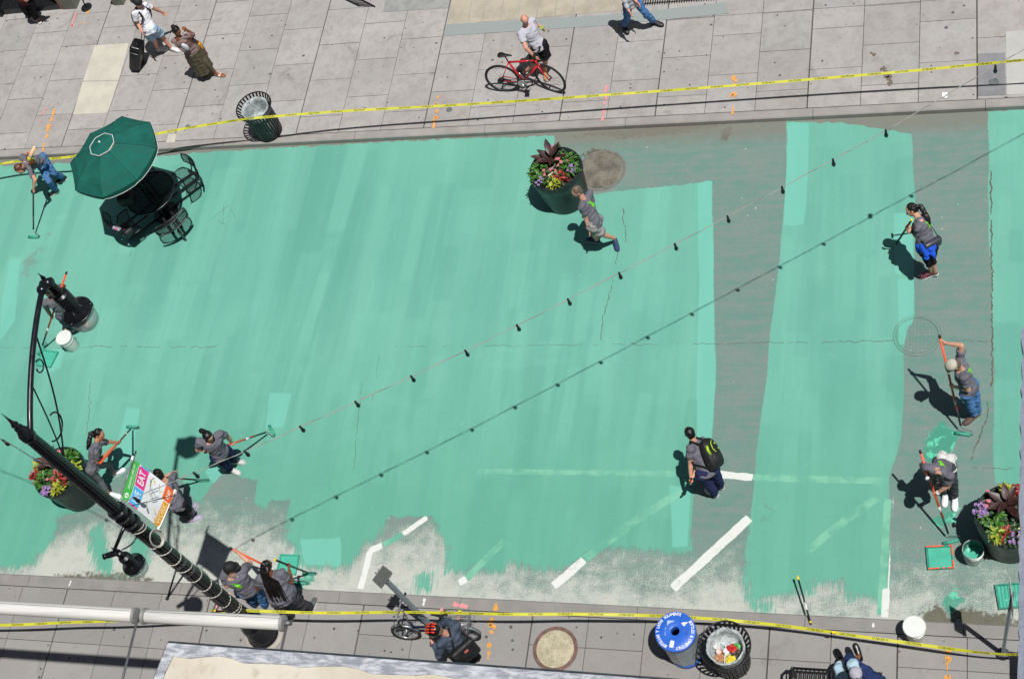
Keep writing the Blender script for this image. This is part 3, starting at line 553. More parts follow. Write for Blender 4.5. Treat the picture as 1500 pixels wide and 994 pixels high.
LIME = mat('lime_print', '#6fd11f', .7, 0, .04); EYE = mat('eye_dark', '#1c1512', .3); LIP = mat('lips', '#a25a4c', .5)
SOLE = mat('white_sole', '#e2e2e0', .6, 0, .05)
def hair_mat(name, col): return mat(name, col, .42, 0, .35, 30, .6, 120, .5, .1, streak=(1, 1, .35))
HB = hair_mat('black_hair', '#100d0c'); HR_ = hair_mat('auburn_hair', '#5a301b'); HG = hair_mat('grey_brown_hair', '#6a5a4c')
def inpoly(x, y, p):
    c = False; j = len(p) - 1
    for i in range(len(p)):
        if (p[i][1] > y) != (p[j][1] > y) and x < (p[j][0] - p[i][0]) * (y - p[i][1]) / (p[j][1] - p[i][1]) + p[i][0]: c = not c
        j = i
    return c
def decal(name, me, m, parent, o, X, Y, poly, step=.008, lift=.004):
    """a print pressed onto the cloth surface me (world coordinates), seen along X x Y"""
    bv = BVHTree.FromPolygons([v.co.copy() for v in me.vertices], [tuple(p.vertices) for p in me.polygons]); N = X.cross(Y).normalized()
    xs = [p[0] for p in poly]; ys = [p[1] for p in poly]; mb = MB(); cache = {}
    def pt(i, j):
        if (i, j) not in cache:
            h = bv.ray_cast(o + X * i * step + Y * j * step + N * .5, -N); cache[i, j] = h[0] + N * lift if h[0] else None
        return cache[i, j]
    for i in range(int(min(xs) / step) - 1, int(max(xs) / step) + 1):
        for j in range(int(min(ys) / step) - 1, int(max(ys) / step) + 1):
            if inpoly((i + .5) * step, (j + .5) * step, poly):
                q = [pt(i, j), pt(i + 1, j), pt(i + 1, j + 1), pt(i, j + 1)]
                if all(q): mb.add(q, [(0, 1, 2, 3)])
    if mb.f: return mb.build(name, m, parent)
EMBLEM = [(-.105, .10), (-.03, .085), (.0, .095), (.03, .07), (.035, .02), (.075, -.02), (.08, -.075), (.045, -.11), (.0, -.09), (-.02, -.04), (-.012, .0), (-.04, .02), (-.05, .06)]

def person(pose, label, category='person', group=None, skin_=SK1, shirt=TEE, pants=BLK, style='trousers', shoes=None, sole=SOLE, hair=HB, hairstyle='short', look=(0, 1), pitch=25, w=1., grip=None,
           sleeve=.62, emblem=True, belly=0., relax=None, hem=.06, skirt=None, extra=None, legw=1., shade=None, base=None, footstyle='shoe'):
    """grip: {'l': (A, B)} makes that hand close round the straight shaft from A to B"""
    p = {k: Vector(v) for k, v in zip(J, POSES[pose])}; base = SW if base is None else base
    grip = grip or {}
    hc = (p['hl'] + p['hr']) / 2; up = (p['nk'] - hc).normalized()
    sx = (p['sr'] - p['sl']).normalized(); hx = (p['hr'] - p['hl']).normalized()
    fw = up.cross(sx).normalized(); sx = fw.cross(up).normalized(); hfw = up.cross(hx).normalized(); hx = hfw.cross(up).normalized()
    root = thing('person', label, category, (hc.x, hc.y, base), group)
    B = MB(); L = (p['nk'] - hc).length
    def tor(e, lo=-.08, hi=1., ww=1., bel=0.):
        prof = [(-.16, .135, .10), (-.06, .158, .115), (.05, .163, .118), (.22, .142, .104), (.38, .138, .102), (.55, .152, .112), (.72, .168, .120), (.86, .168, .108), (.95, .125, .085), (1.0, .075, .068)]
        rings = []
        for t, rx, ry in prof:
            if t < lo - .01 or t > hi + .01: continue
            c = hc + up * (t * L); k = min(max(t, 0), 1); ax = (hx * (1 - k) + sx * k).normalized(); ay = up.cross(ax).normalized()
            bb = bel * math.exp(-((t - .25) / .28) ** 2); c = c + ay * bb * .5
            rings.append([c + ax * ((rx * ww + e + bb * .6) * math.cos(a)) + ay * ((ry * ww + e + bb) * math.sin(a)) for a in (2 * math.pi * i / 22 for i in range(22))])
        return rings
    B.loft(tor(-.016, -.08, 1., w))
    # neck and head
    hd = p['hd']; lk = Vector(G(*np.array(PX(hd)) + np.array([look[0], -look[1]]) * 1., hd.z)) - hd
    lk = Vector((lk.x, lk.y, 0)).normalized(); lk = (lk * math.cos(R(pitch)) - Vector((0, 0, 1)) * math.sin(R(pitch)))
    hu = (Vector((0, 0, 1)) * .8 + (hd - p['nk']).normalized() * .6); hu = (hu - lk * hu.dot(lk)).normalized(); hs = lk.cross(hu).normalized()
    B.cap(p['nk'] - up * .03, hd - hu * .05 - lk * .02, .058 * w, .05, 14)
    B.ell(hd, (.073, .092, .108), (hs, lk, hu), 20, 14); B.ell(hd - hu * .055 + lk * .022, (.052, .062, .058), (hs, lk, hu))
    B.cap(hd + lk * .088 + hu * .012, hd + lk * .104 - hu * .022, .009, .015, 8)                    # nose
    for s in (-1, 1): B.ell(hd + hs * s * .074 - lk * .008 - hu * .005, (.011, .02, .031), (hs, lk, hu), 10, 8)
    # arms and hands
    for sd in 'lr':
        s_, e_, w_ = p['s' + sd], p['e' + sd], p['w' + sd]
        if sd in grip:
            A_, B_ = map(Vector, grip[sd]); d = (B_ - A_).normalized(); tgt = w_ + (w_ - e_).normalized() * .06
            t = min(max((tgt - A_).dot(d), .05), (B_ - A_).length - .02); Q = A_ + d * t; w_ = Q + (e_ - Q).normalized() * .085
        B.cap(p['nk'] - up * .05 + (s_ - p['nk']) * .3, s_, .06 * w, .058 * w); B.cap(s_, e_, .052 * w, .041 * w); B.cap(e_, e_.lerp(w_, .3), .041 * w, .04 * w); B.cap(e_.lerp(w_, .3), w_, .04 * w, .027)
        fd = (w_ - e_).normalized()
        if sd in grip:
            e1 = (w_ - Q); e1 = (e1 - d * e1.dot(d)).normalized(); e2 = d.cross(e1)
            if e2.z > 0: e2 = -e2
            B.loft([[w_.lerp(Q + e1 * .022, k) + d * (a * (.026 + .018 * k)) + e2 * (b * .016) for a, b in ((-1, -.6), (-.6, -1), (.6, -1), (1, -.6), (1, .6), (.6, 1), (-.6, 1), (-1, .6))] for k in (0, .35, .7, 1.05)])
            for i, ln in enumerate((215, 235, 230, 200)):
                o = d * ((i - 1.5) * .021); pts = [Q + o + (e1 * math.cos(R(a)) + e2 * math.sin(R(a))) * (.028 if 20 < a < 190 else .025) for a in (8, ln * .3, ln * .55, ln * .8, ln)]
                B.tube(pts, [.0105, .0105, .0098, .009, .008], 8)
            pts = [w_.lerp(Q, .35) + d * .03, Q + d * .048 + e1 * .026 - e2 * .006, Q + d * .042 - e2 * .027, Q + d * .03 - e1 * .014 - e2 * .024]
            B.tube(pts, [.013, .0125, .011, .009], 8)
        else:
            pn = fd.cross(Vector((0, 0, 1))); pn = pn.normalized() if pn.length > .2 else sx.copy()
            pn = pn * (1 if sd == 'l' else -1); ac = fd.cross(pn).normalized(); pn = ac.cross(fd)      # palm normal, across-palm
            B.loft([[w_ + fd * k + ac * (a * q) + pn * (b * .014) for a, b in ((-1, -.5), (-.5, -1), (.5, -1), (1, -.5), (1, .5), (.5, 1), (-.5, 1), (-1, .5))] for k, q in ((-.01, .024), (.03, .036), (.07, .041), (.088, .038))])
            for i, ln in enumerate((.066, .075, .07, .055)):
                b0 = w_ + fd * .083 + ac * ((1.5 - i) * .021); c1 = (fd * .95 + pn * .3).normalized(); c2 = (fd * .75 + pn * .66).normalized()
                B.tube([b0 - fd * .02, b0 + fd * ln * .1, b0 + c1 * ln * .5, b0 + c1 * ln * .5 + c2 * ln * .5], [.0105, .0105, .0095, .008], 8)
            B.tube([w_ + fd * .02 + ac * .025, w_ + fd * .05 + ac * .048 + pn * .01, w_ + fd * .082 + ac * .05 + pn * .026], [.014, .012, .009], 8)
    # legs
    for sd in 'lr':
        h_, k_, a_ = p['h' + sd], p['k' + sd], p['a' + sd]
        B.cap(h_, k_, .074 * w, .05); B.cap(k_, k_.lerp(a_, .3), .05, .05); B.cap(k_.lerp(a_, .3), a_, .05, .034); B.cap(a_, a_.lerp(p['t' + sd], .5) + Vector((0, 0, -.01)), .032, .02)
    place_mesh('body', remesh(B, .0075, 2), skin_, root)
    # face
    for s in (-1, 1): MB().ell(hd + lk * .083 + hs * s * .03 + hu * .012, (.013, .008, .008), (hs, lk, hu), 10, 6).build('eye', EYE, root)
    MB().ell(hd + lk * .081 - hu * .052, (.022, .009, .006), (hs, lk, hu), 10, 6).build('mouth', LIP, root)
    # shirt
    if shirt:
        T = MB(); T.loft(tor(.009, -.16 if hem > .05 else -.06, .95, w, belly))
        T.cap(p['nk'] - up * .045, p['nk'] - up * .03, .075 * w, .07 * w)
        for sd in 'lr':
            s_, e_ = p['s' + sd], p['e' + sd]; w_ = p['w' + sd]
            T.cap(p['nk'] - up * .05 + (s_ - p['nk']) * .3, s_, .072 * w, .071 * w)
            if sleeve <= 1: T.tube([s_, s_.lerp(e_, sleeve * .5), s_.lerp(e_, sleeve)], [.069 * w, .066 * w, .068 * w], 14)
            else:
                T.cap(s_, e_, .064 * w, .054 * w); q = e_.lerp(w_, sleeve - 1); T.tube([e_, q], [.054 * w, .042 * w], 14)
        sm = remesh(T, .0115, 3, .026, 9.); so_ = place_mesh('shirt', sm, shirt, root)
        if emblem:
            sm.transform(Matrix.Translation(parent_loc(root)))
            decal('shirt_emblem', sm, LIME, root, hc + up * (L * .74), sx, up, [(x * .78, y * .78) for x, y in EMBLEM])
            sm.transform(Matrix.Translation(-parent_loc(root)))
    # trousers, shorts or skirt
    if pants:
        T = MB(); T.loft(tor(.0, -.16, .22, w, belly * .6))
        end = dict(trousers=1.93, capri=1.35, shorts=.82, legging=1.8)[style]; fit = (.006 if style == 'legging' else .016) * legw
        for sd in 'lr':
            h_, k_, a_ = p['h' + sd], p['k' + sd], p['a' + sd]
            T.ell(h_, .085 * w + fit, seg=14)
            if end >= 1:
                q = k_.lerp(a_, end - 1); T.cap(h_, k_, .079 * w + fit, .052 + fit); T.tube([k_, k_.lerp(q, .4), q], [.052 + fit, .05 + fit, (.036 if style == 'legging' else .05) + fit * .6], 14)
            else: q = h_.lerp(k_, end); T.tube([h_, q], [.083 * w + fit, .078 + fit * 1.6], 14)
        place_mesh('skirt' if skirt else 'trousers' if end > 1 else 'shorts', remesh(T, .0115, 3, .026 if style != 'legging' else .006, 9.), pants, root)
    if skirt:
        a, b, r0, r1 = skirt; q = (p['al'] + p['ar']) / 2; d = (q - hc); T = MB(); rings = []
        for t in (a, .15, .35, .6, b):
            c = hc + d * t; r = r0 + (r1 - r0) * t; rings.append([c + hx * (r * (1.15 + .06 * math.sin(9 * an)) * math.cos(an)) + hfw * (r * (.95 + .06 * math.sin(9 * an)) * math.sin(an)) for an in (2 * math.pi * i / 40 for i in range(40))])
        T.loft(rings); place_mesh('long_skirt', remesh(T, .0115, 2, .012, 12.), pants, root)
    # shoes
    if shoes:
        for sd in 'lr':
            a_ = p['a' + sd]; t_ = p['t' + sd]; hz = a_ - Vector((0, 0, .078)); tz = t_ - Vector((0, 0, .028)); d = tz - hz
            if d.length < .08: d = hfw * .17
            d.normalize(); side = d.cross(Vector((0, 0, 1))).normalized(); un = side.cross(d).normalized(); o = hz - d * .055; LT = .275
            def ring(t, wd, h0, h1, n=16): return [o + d * (t * LT) + side * (wd * math.cos(q)) + un * ((h0 + h1) / 2 + (h1 - h0) / 2 * math.sin(q)) for q in (2 * math.pi * i / n for i in range(n))]
            if footstyle == 'sandal':
                sh = MB(); sh.loft([ring(.42, .046, .012, .058), ring(.5, .048, .012, .052), ring(.58, .049, .012, .046)]); sh.loft([ring(.08, .034, .02, .09), ring(.16, .036, .02, .09)])
                B2 = MB(); B2.loft([ring(.0, .02, .008, .04), ring(.1, .033, .008, .06), ring(.5, .044, .008, .045), ring(.8, .045, .008, .03), ring(.95, .03, .008, .02)]); B2.build('foot', skin_, root, True)
            else:
                sh = MB(); sh.loft([ring(.0, .018, .02, .07), ring(.05, .035, .018, .1), ring(.18, .042, .016, .112), ring(.32, .044, .016, .108), ring(.5, .048, .016, .088), ring(.7, .052, .016, .07), ring(.86, .046, .016, .058), ring(.96, .03, .018, .046), ring(1.0, .012, .02, .034)])
            s0 = sh.build('sandal' if footstyle == 'sandal' else 'shoe', shoes, root, True)
            out = [(0, .012), (.02, .026), (.1, .036), (.3, .039), (.5, .044), (.7, .05), (.86, .045), (.96, .03), (1.0, .012)]
            ol = [o + d * (t * LT) + side * ww for t, ww in out] + [o + d * (t * LT) - side * ww for t, ww in out[::-1]]
            MB().loft([[v + un * .002 for v in ol], [v + un * .024 for v in ol]]).build('sole', sole, s0)
    # hair
    def hair_part(mb, nm='hair', m=None, vox=.008, wr=.02, sc=30): place_mesh(nm, remesh(mb, vox, 1, wr, sc), m or hair, root)
    if hairstyle:
        Hm = MB(); Hm.ell(hd + hu * .026 - lk * .024, (.081, .09, .097), (hs, lk, hu), 18, 12); Hm.ell(hd - lk * .04 - hu * .03, (.072, .055, .07), (hs, lk, hu))
        if hairstyle in ('bun', 'ponytail', 'long', 'braids'): Hm.ell(hd - lk * .02 + hu * .01, (.084, .088, .095), (hs, lk, hu))
        if hairstyle == 'bun': Hm.ell(hd - lk * .1 + hu * .06, .045)
        if hairstyle == 'ponytail':
            q = hd - lk * .09 + hu * .02; Hm.ell(q, .032); pts = [q, q - lk * .06 - hu * .05, p['nk'] - fw * .13 - up * .02, p['nk'] - fw * .14 - up * .14 + sx * .02]; Hm.tube(pts, [.03, .046, .044, .014], 12)
        if hairstyle == 'long':
            for s in (-1, 0, 1): Hm.tube([hd - lk * .05 + hs * s * .05, hd - hu * .11 - lk * .06 + hs * s * .06, p['nk'] - fw * .12 + sx * s * .06 - up * .06, p['nk'] - fw * .13 + sx * s * .08 - up * .17], [.05, .055, .05, .018], 12)
        hair_part(Hm, wr=.006 if hairstyle == 'short' else .011)
        if hairstyle == 'braids':
            Hm = MB(); rd = random.Random(3)
            for i in range(34):
                s = (i - 16.5) / 16.5; r_ = rd.uniform(.36, .50)
                q0 = hd + hs * (s * .07) - lk * (.05 + .03 * (1 - s * s)) + hu * (.05 + .03 * (1 - s * s)); q1 = hd - hu * .10 - lk * .095 + hs * (s * .085)
                q2 = p['nk'] - fw * (.145 + .02 * (i % 3)) + sx * (s * .12) - up * .08; q3 = p['nk'] - fw * (.16 + .02 * (i % 2)) + sx * (s * .12 + rd.uniform(-.02, .02)) - up * r_
                Hm.tube([q0, q1, q2, (q2 + q3) / 2 - fw * .01, q3], [.012, .012, .011, .010, .005], 6)
            Hm.build('braids', hair, root, True)
    if extra: extra(root, p, dict(hd=hd, lk=lk, hu=hu, hs=hs, up=up, sx=sx, fw=fw, hc=hc, L=L, hx=hx, hfw=hfw, w=w, tor=tor))
    return root, p, dict(hd=hd, lk=lk, hu=hu, hs=hs, up=up, sx=sx, fw=fw, hc=hc, L=L, hx=hx, hfw=hfw, w=w, tor=tor)
def cap_part(m, backwards=False, panel=None, brim=None):
    def f(root, p, F_):
        hd, lk, hu, hs = F_['hd'], F_['lk'], F_['hu'], F_['hs']; d = -lk if backwards else lk
        b = MB(); c = hd + hu * .03
        b.loft([[c + hs * (r * .092 * math.cos(a)) + lk * (r * .106 * math.sin(a)) + hu * z for a in (2 * math.pi * i / 24 for i in range(24))] for r, z in ((1, -.012), (1.0, .03), (.92, .062), (.7, .088), (.35, .1), (.05, .103))])
        cap_ = b.build('cap', m, root, True)
        b = MB(); n = 12; top = []; bot = []
        for i in range(n + 1):
            a = math.pi * i / n; inn = c + hs * (.085 * math.cos(a)) + d * (.085 * math.sin(a)) - hu * .008; out = c + hs * (.086 * math.cos(a)) + d * (.085 + .085 * math.sin(a) ** .6) - hu * (.018 + .012 * math.sin(a)); top += [inn, out]
        vs = top + [v - hu * .006 for v in top]; k = 2 * (n + 1)
        fs = [(2 * i, 2 * i + 1, 2 * i + 3, 2 * i + 2) for i in range(n)] + [(k + 2 * i, k + 2 * i + 2, k + 2 * i + 3, k + 2 * i + 1) for i in range(n)] + [(2 * i + 1, k + 2 * i + 1, k + 2 * i + 3, 2 * i + 3) for i in range(n)]
        b.add(vs, fs).build('brim', brim or m, cap_)
        MB().ell(hd + hu * .134, .009).build('cap_button', m, cap_)
        if panel: MB().loft([[c + hs * (r * .094 * math.cos(a)) + lk * (r * .108 * math.sin(a)) + hu * z for a in [R(q) for q in (60, 75, 90, 105, 120)]] for r, z in ((1.0, .0), (1.01, .03), (.95, .062), (.74, .088))], cap=False).build('cap_panel', panel, cap_)
    return f

# ------------------------------------------------------------------ lamp post with its two lamps
BLKP = mat('black_enamel', '#15181d', .32, .1, .12, 8, 0, 60, .55); BLKM = mat('black_powder_coat', '#1b1d20', .45, .2, .12, 9)
BASE = G(387, 928, SW); TOP = G(22, 622, 7.9); AX = (TOP - BASE).normalized()
def onpole(z): return BASE + (TOP - BASE) * ((z - BASE.z) / (TOP.z - BASE.z))
GLASS = bpy.data.materials.new('frosted_globe'); q = NT(GLASS); q.b.inputs['Base Color'].default_value = (.6, .68, .65, 1); q.b.inputs['Roughness'].default_value = .25; q.b.inputs['Alpha'].default_value = .5
lp = thing('lamp_post', 'tall fluted black lamp post banded with white cable ties, two pendant lamps on its arms', 'lamp post', BASE)
fl = lambda a: 1 + .035 * math.cos(a * 14)
MB().lathe(BASE, [(.145, .7), (.128, 1.2), (.118, 2.5), (.105, 4.5), (.09, 6.6), (.082, 7.45)], 84, AX, mod=fl).build('shaft', BLKP, lp, auto=30)
MB().lathe(BASE, [(.27, 0), (.275, .06), (.25, .09), (.25, .16), (.225, .2), (.215, .42), (.19, .5), (.2, .54), (.175, .6), (.15, .72)], 40, AX).build('base', BLKP, lp, auto=35)
MB().lathe(BASE - Vector((0, 0, .02)), [(.345, 0), (.345, .035), (.33, .045), (.2, .045)], 44).build('footing', mat('footing_concrete', '#a39c92', .85, 0, .15, 8), lp, auto=40)
MB().lathe(BASE, [(.085, 7.42), (.1, 7.45), (.1, 7.55), (.085, 7.58), (.075, 7.62), (.055, 7.68), (.06, 7.7), (.04, 7.75), (.05, 7.79), (.028, 7.84), (.012, 7.95), (.002, 8.1)], 26, AX).build('finial', BLKP, lp, auto=35)
TIE = mat('white_cable', '#b9b6ad', .5, 0, .05)
for z in (1.35, 1.42, 1.75, 2.1, 2.45, 2.8, 3.15, 3.5, 3.82, 4.12, 4.62, 4.7, 4.98):
    c = onpole(z); x, y, d = basis(AX); tl = random.uniform(-.07, .07); r = .135 - .006 * z
    MB().tube([c + (x * math.cos(a) + y * math.sin(a)) * r + d * (tl * math.cos(a)) for a in (2 * math.pi * i / 28 for i in range(29))], .009, 6, False).build('cable_tie', TIE, lp, True)
c = onpole(4.3); x, y, d = basis(AX); mb = MB()
for k in range(4): mb.tube([c + Vector((.13, -.02, 0)) + Vector((.02 * math.cos(a), (.09 + .01 * k) * math.cos(a), (.16 + .012 * k) * math.sin(a))) + Vector((.008 * k, 0, .01 * k)) for a in (2 * math.pi * i / 24 for i in range(25))], .008, 6, False)
mb.build('cable_coil', TIE, lp, True)
for z in (4.84, 5.05, 5.25): MB().lathe(onpole(z), [(.115, -.04), (.135, -.035), (.135, .035), (.115, .04)], 28, AX).build('collar', BLKP, lp, auto=35)
for z in (3.35, 3.05): MB().lathe(onpole(z), [(.112, -.02), (.12, -.02), (.12, .02), (.112, .02)], 28, AX).build('strap', mat('steel_strap', '#77767a', .35, .8), lp, auto=35)
def luminaire(C, zc, s, k_):
    """C: axis point, zc: height of the skirt; the lamp hangs with its globe below"""
    c = Vector((C[0], C[1], zc)); k = k_
    PR = lambda pr: [(r * s * k, z * s) for r, z in pr]
    m = MB().lathe(c, PR([(.02, .72), (.06, .66), (.03, .63), (.1, .6), (.11, .46), (.08, .43), (.09, .38), (.17, .34), (.185, .28), (.175, .06), (.19, .03), (.3, -.06), (.325, -.1), (.325, -.14), (.29, -.145)]), 36).build('lamp', BLKP, lp, auto=35)
    MB().lathe(c, [(.002, .92 * s), (.012 * s, .84 * s), (.035 * s, .77 * s), (.02 * s, .73 * s)], 14).build('spike', BLKP, m, auto=40)
    rm = MB().tube([c + Vector((.33 * s * k * math.cos(a), .33 * s * k * math.sin(a), -.12 * s)) for a in (2 * math.pi * i / 36 for i in range(37))], .017 * s, 8, False)
    for j in range(3): a = 2.1 * j + .5; rm.box(c + Vector((.33 * s * k * math.cos(a), .33 * s * k * math.sin(a), -.12 * s)), (.05 * s, .05 * s, .06 * s), a)
    for j in range(6):
        a = math.pi / 3 * j; rm.tube([c + Vector((r * s * k * math.cos(a), r * s * k * math.sin(a), z * s)) for r, z in ((.172, .066), (.3, -.05), (.325, -.09))], .007 * s, 5)
    rm.build('rim', BLKP, m, True)
    MB().lathe(c, PR([(.285, -.13), (.31, -.2), (.31, -.3), (.27, -.42), (.17, -.5), (.02, -.53)]), 32).build('globe', GLASS, m, auto=60)
    MB().ell(c + Vector((0, 0, -.08 * s)), (.09 * s, .09 * s, .12 * s)).build('bulb', mat('milk_glass', '#d8d8d0', .3), m, True)
    return m
L1 = G(106, 449, 7.3)
luminaire(L1, 7.3, .95, .68)
arm = []; A0 = G(46, 644, 7.6); joint = G(62, 424, 8.05)
for t in np.linspace(0, 1, 16):
    q = A0.lerp(Vector((joint.x, joint.y, 8.02)), float(t)); q.z = 7.6 + (8.05 - 7.6) * math.sin(float(t) * math.pi / 2) ** .8; arm.append(q)
arm[-1] = joint; am = MB().tube(arm, .038, 14).build('arm', BLKP, lp, True)
b = MB()
b.ell(joint, (.075, .075, .07)); b.lathe(joint + Vector((.03, .12, -.03)), [(.06, -.06), (.066, 0), (.06, .06)], 18, (1, .2, .2)); b.lathe(Vector((L1.x, L1.y, 7.62)), [(.06, 0), (.08, .04), (.07, .1), (.045, .16), (.05, .24), (.03, .3)], 20)
b.tube([joint, (joint + Vector((L1.x, L1.y, 7.98))) / 2 + Vector((0, 0, .03)), Vector((L1.x, L1.y, 7.9)), Vector((L1.x, L1.y, 7.6))], .05, 12)
b.build('arm_joint', BLKP, am, True)
b = MB(); p0 = onpole(6.75) + Vector((0, .08, 0)); p1 = arm[10] - Vector((0, 0, .04)); pm = arm[5] - Vector((0, 0, .05))
b.tube([p0.lerp(p1, t) + Vector((.02 * math.sin(t * 3), 0, -.10 * math.sin(math.pi * t))) for t in np.linspace(0, 1, 14)], .012, 8); b.tube([p0.lerp(pm, t) + Vector((0, 0, -.05 * math.sin(math.pi * t))) for t in np.linspace(0, 1, 10)], .010, 8)
def scroll(c, r, a0, a1, ph=0.): return [c + Vector((0, (r * (1 - .35 * t)) * math.cos(a0 + (a1 - a0) * t), (r * (1 - .35 * t)) * math.sin(a0 + (a1 - a0) * t))) for t in np.linspace(0, 1, 20)]
b.tube(scroll(p0 + Vector((0, .3, .42)), .22, R(200), R(420)), .012, 8); b.tube(scroll(arm[7] - Vector((0, -.05, .16)), .1, R(80), R(-220)), .010, 8)
b.build('brace_scroll', BLKP, lp, True)
L2 = G(192, 823, 4.3); luminaire(L2, 4.3, .64, .78)
jt = Vector((L2.x, L2.y, 4.72)); p0 = onpole(4.95)
am2 = MB().tube([p0, p0.lerp(jt, .5) + Vector((0, 0, .04)), jt + Vector((0, .03, .06)), jt], [.03, .026, .026, .03], 12).build('arm', BLKP, lp, True)
MB().lathe(jt + Vector((0, -.03, .02)), [(.03, -.02), (.045, 0), (.045, .1), (.038, .17), (.045, .19), (.02, .2)], 18, Vector((-.35, -.5, .6))).tube([jt, jt + Vector((0, 0, -.14))], .03, 12).build('arm_joint', BLKP, am2, True)
MB().tube([onpole(4.6).lerp(jt, t) + Vector((0, 0, -.12 * math.sin(math.pi * t))) for t in np.linspace(0, .85, 12)], .011, 8).build('brace_scroll', BLKP, lp, True)
e = G(245, 876, 3.1); MB().tube([onpole(3.35), e], .014, 8).tube([onpole(3.05), e], .014, 8).ell(e, .028).build('bracket', BLKM, lp, True)
# banner on its two rods
TR0 = G(176.3, 728.3, 5.22); TR1 = G(195.5, 671.5, 5.22); BR0 = G(234, 773, 4.42); BR1 = G(256, 720, 4.42)
ALU = mat('brushed_aluminium', '#a9aaac', .35, .9, .08)
MB().tube([onpole(5.2), TR0, TR1, TR1 + (TR1 - TR0) * .2], .014, 10).build('banner_rod', ALU, lp, True)
MB().tube([onpole(4.4), BR0, BR1, BR1 + (BR1 - BR0) * .05], .014, 10).build('banner_rod', ALU, lp, True)
bn = thing('banner', 'vertical street banner with green, pink, blue and orange word blocks hung from the lamp post', 'banner', TR0)
def bp(u, v, k=0.):                                             # u along the rod, v downwards; k: how far off the cloth
    a = TR0.lerp(TR1, u); c = BR0.lerp(BR1, u); q = a.lerp(c, v); n = (TR1 - TR0).cross(Vector((0, 0, -1))).normalized()
    if n.x < 0: n = -n
    return q + n * (.035 * math.sin(math.pi * v) * math.sin(math.pi * min(u + .1, 1)) + .01 * math.sin(5 * u + 4 * v) + k)
def bcol(name, u0, u1, v0, v1, m, k=.001, nu=10, nv=10, par=bn):
    mb = MB(); vs = [bp(u0 + (u1 - u0) * i / nu, v0 + (v1 - v0) * j / nv, k) for j in range(nv + 1) for i in range(nu + 1)]
    mb.add(vs, [(j * (nu + 1) + i, j * (nu + 1) + i + 1, (j + 1) * (nu + 1) + i + 1, (j + 1) * (nu + 1) + i) for j in range(nv) for i in range(nu)]); return mb.build(name, m, par, True)
BM = lambda n, c: mat(n, c, .6, 0, .04, 5)
bcol('sheet', 0, 1, 0, 1, BM('banner_white', '#e6eaec'), 0, 16, 24)
def bband(name, pts, m, k): 
    mb = MB(); n = 5; vs = [bp(u, v, k) for u, v in pts]; mb.sheet(vs); mb.build(name, m, bn)
bcol('colour_block', 0, 1, .0, .16, BM('banner_green', '#46b64c')); bcol('colour_block', 0, .46, .17, .385, BM('banner_blue', '#4fb2e6')); bcol('colour_block', .475, .97, .17, .385, BM('banner_pink', '#e23a8f'))
bcol('colour_block', .0, .62, .84, .985, BM('banner_amber', '#e5a223')); bcol('colour_block', .64, 1, .78, .985, BM('banner_orange', '#e9682f')); bcol('colour_block', .97, 1, .2, .38, BM('banner_blue', '#4fb2e6')); bcol('colour_block', 0, .03, .17, .385, BM('banner_pink', '#e23a8f'), .002)
def btext(txt, uc, vc, size, m, bold=.0, xs=1., k=.004, rot=0):
    W_ = (TR1 - TR0).length; H_ = 1.12; vs, fs = text_mesh(txt, size, bold, 'CENTER', xs=xs)
    MB().add([bp(uc + v.x / W_, vc - v.y / H_, k) for v in vs], fs).build('lettering', m, bn)
BW = BM('banner_lettering_white', '#f1f1ee')
btext('EAT', .725, .278, .21, BW, .005, .56); btext('LIVE', .235, .278, .22, mat('banner_sky_white', '#d9eef8', .6, 0, .02), .003, .42); btext('WORK', .31, .912, .17, mat('banner_pale_amber', '#f6dfa8', .6, 0, .02), .003, .58); btext('PLAY', .82, .885, .115, BW, .004, .5)
btext('DOWNTOWN  |  JERSEY CITY', .6, .075, .055, BW, .001, .5); btext('HISTORIC DOWNTOWN SPECIAL DISTRICT', .6, .125, .026, BW, 0, .62)
mb = MB(); o = (.13, .085)
for i in range(24):
    a, b_ = 2 * math.pi * i / 24, 2 * math.pi * (i + 1) / 24; W_ = .62; mb.sheet([bp(o[0], o[1], .004), bp(o[0] + .062 * math.cos(a), o[1] + .038 * math.sin(a), .004), bp(o[0] + .062 * math.cos(b_), o[1] + .038 * math.sin(b_), .004)])
mb.build('emblem', BW, bn); MB().sheet([bp(u, v, .006) for u, v in ((.105, .065), (.15, .065), (.15, .085), (.125, .09), (.15, .105), (.105, .11))]).build('emblem_mark', BM('banner_green', '#46b64c'), bn)
mk = MB(); my = MB()
def bl(mb, u0, v0, u1, v1, w=.006): 
    d = Vector((u1 - u0, v1 - v0)).normalized() * w; mb.sheet([bp(u0 - d.y, v0 + d.x, .004), bp(u1 - d.y, v1 + d.x, .004), bp(u1 + d.y, v1 - d.x, .004), bp(u0 + d.y, v0 - d.x, .004)])
for a in ((.82, .46, .2, .8, .009), (.74, .66, .5, .5), (.62, .71, .42, .56), (.88, .47, .60, .49), (.85, .44, .45, .6), (.5, .72, .38, .62, .008), (.66, .5, .55, .66), (.95, .5, .86, .47)): bl(mk, *a)
for a in ((.92, .5, .80, .56, .009), (.88, .56, .86, .5, .009), (.75, .47, .7, .46, .01), (.52, .55, .48, .53, .011), (.3, .70, .24, .74, .011), (.12, .8, .06, .82, .012), (.78, .72, .74, .73, .014)): bl(my, *a)
bl(mk, .18, .56, .1, .64, .02); bl(mk, .3, .5, .18, .56, .006); bl(mk, .9, .64, .72, .70, .004)
mk.build('printed_lines', BM('banner_grey_print', '#6d7480'), bn); my.build('printed_dashes', BM('banner_yellow_print', '#ddc94a'), bn)
for q in (bp(0, 0), bp(1, 0), bp(0, 1), bp(1, 1)): MB().box(q, (.03, .06, .05)).build('corner_tab', BW, bn)

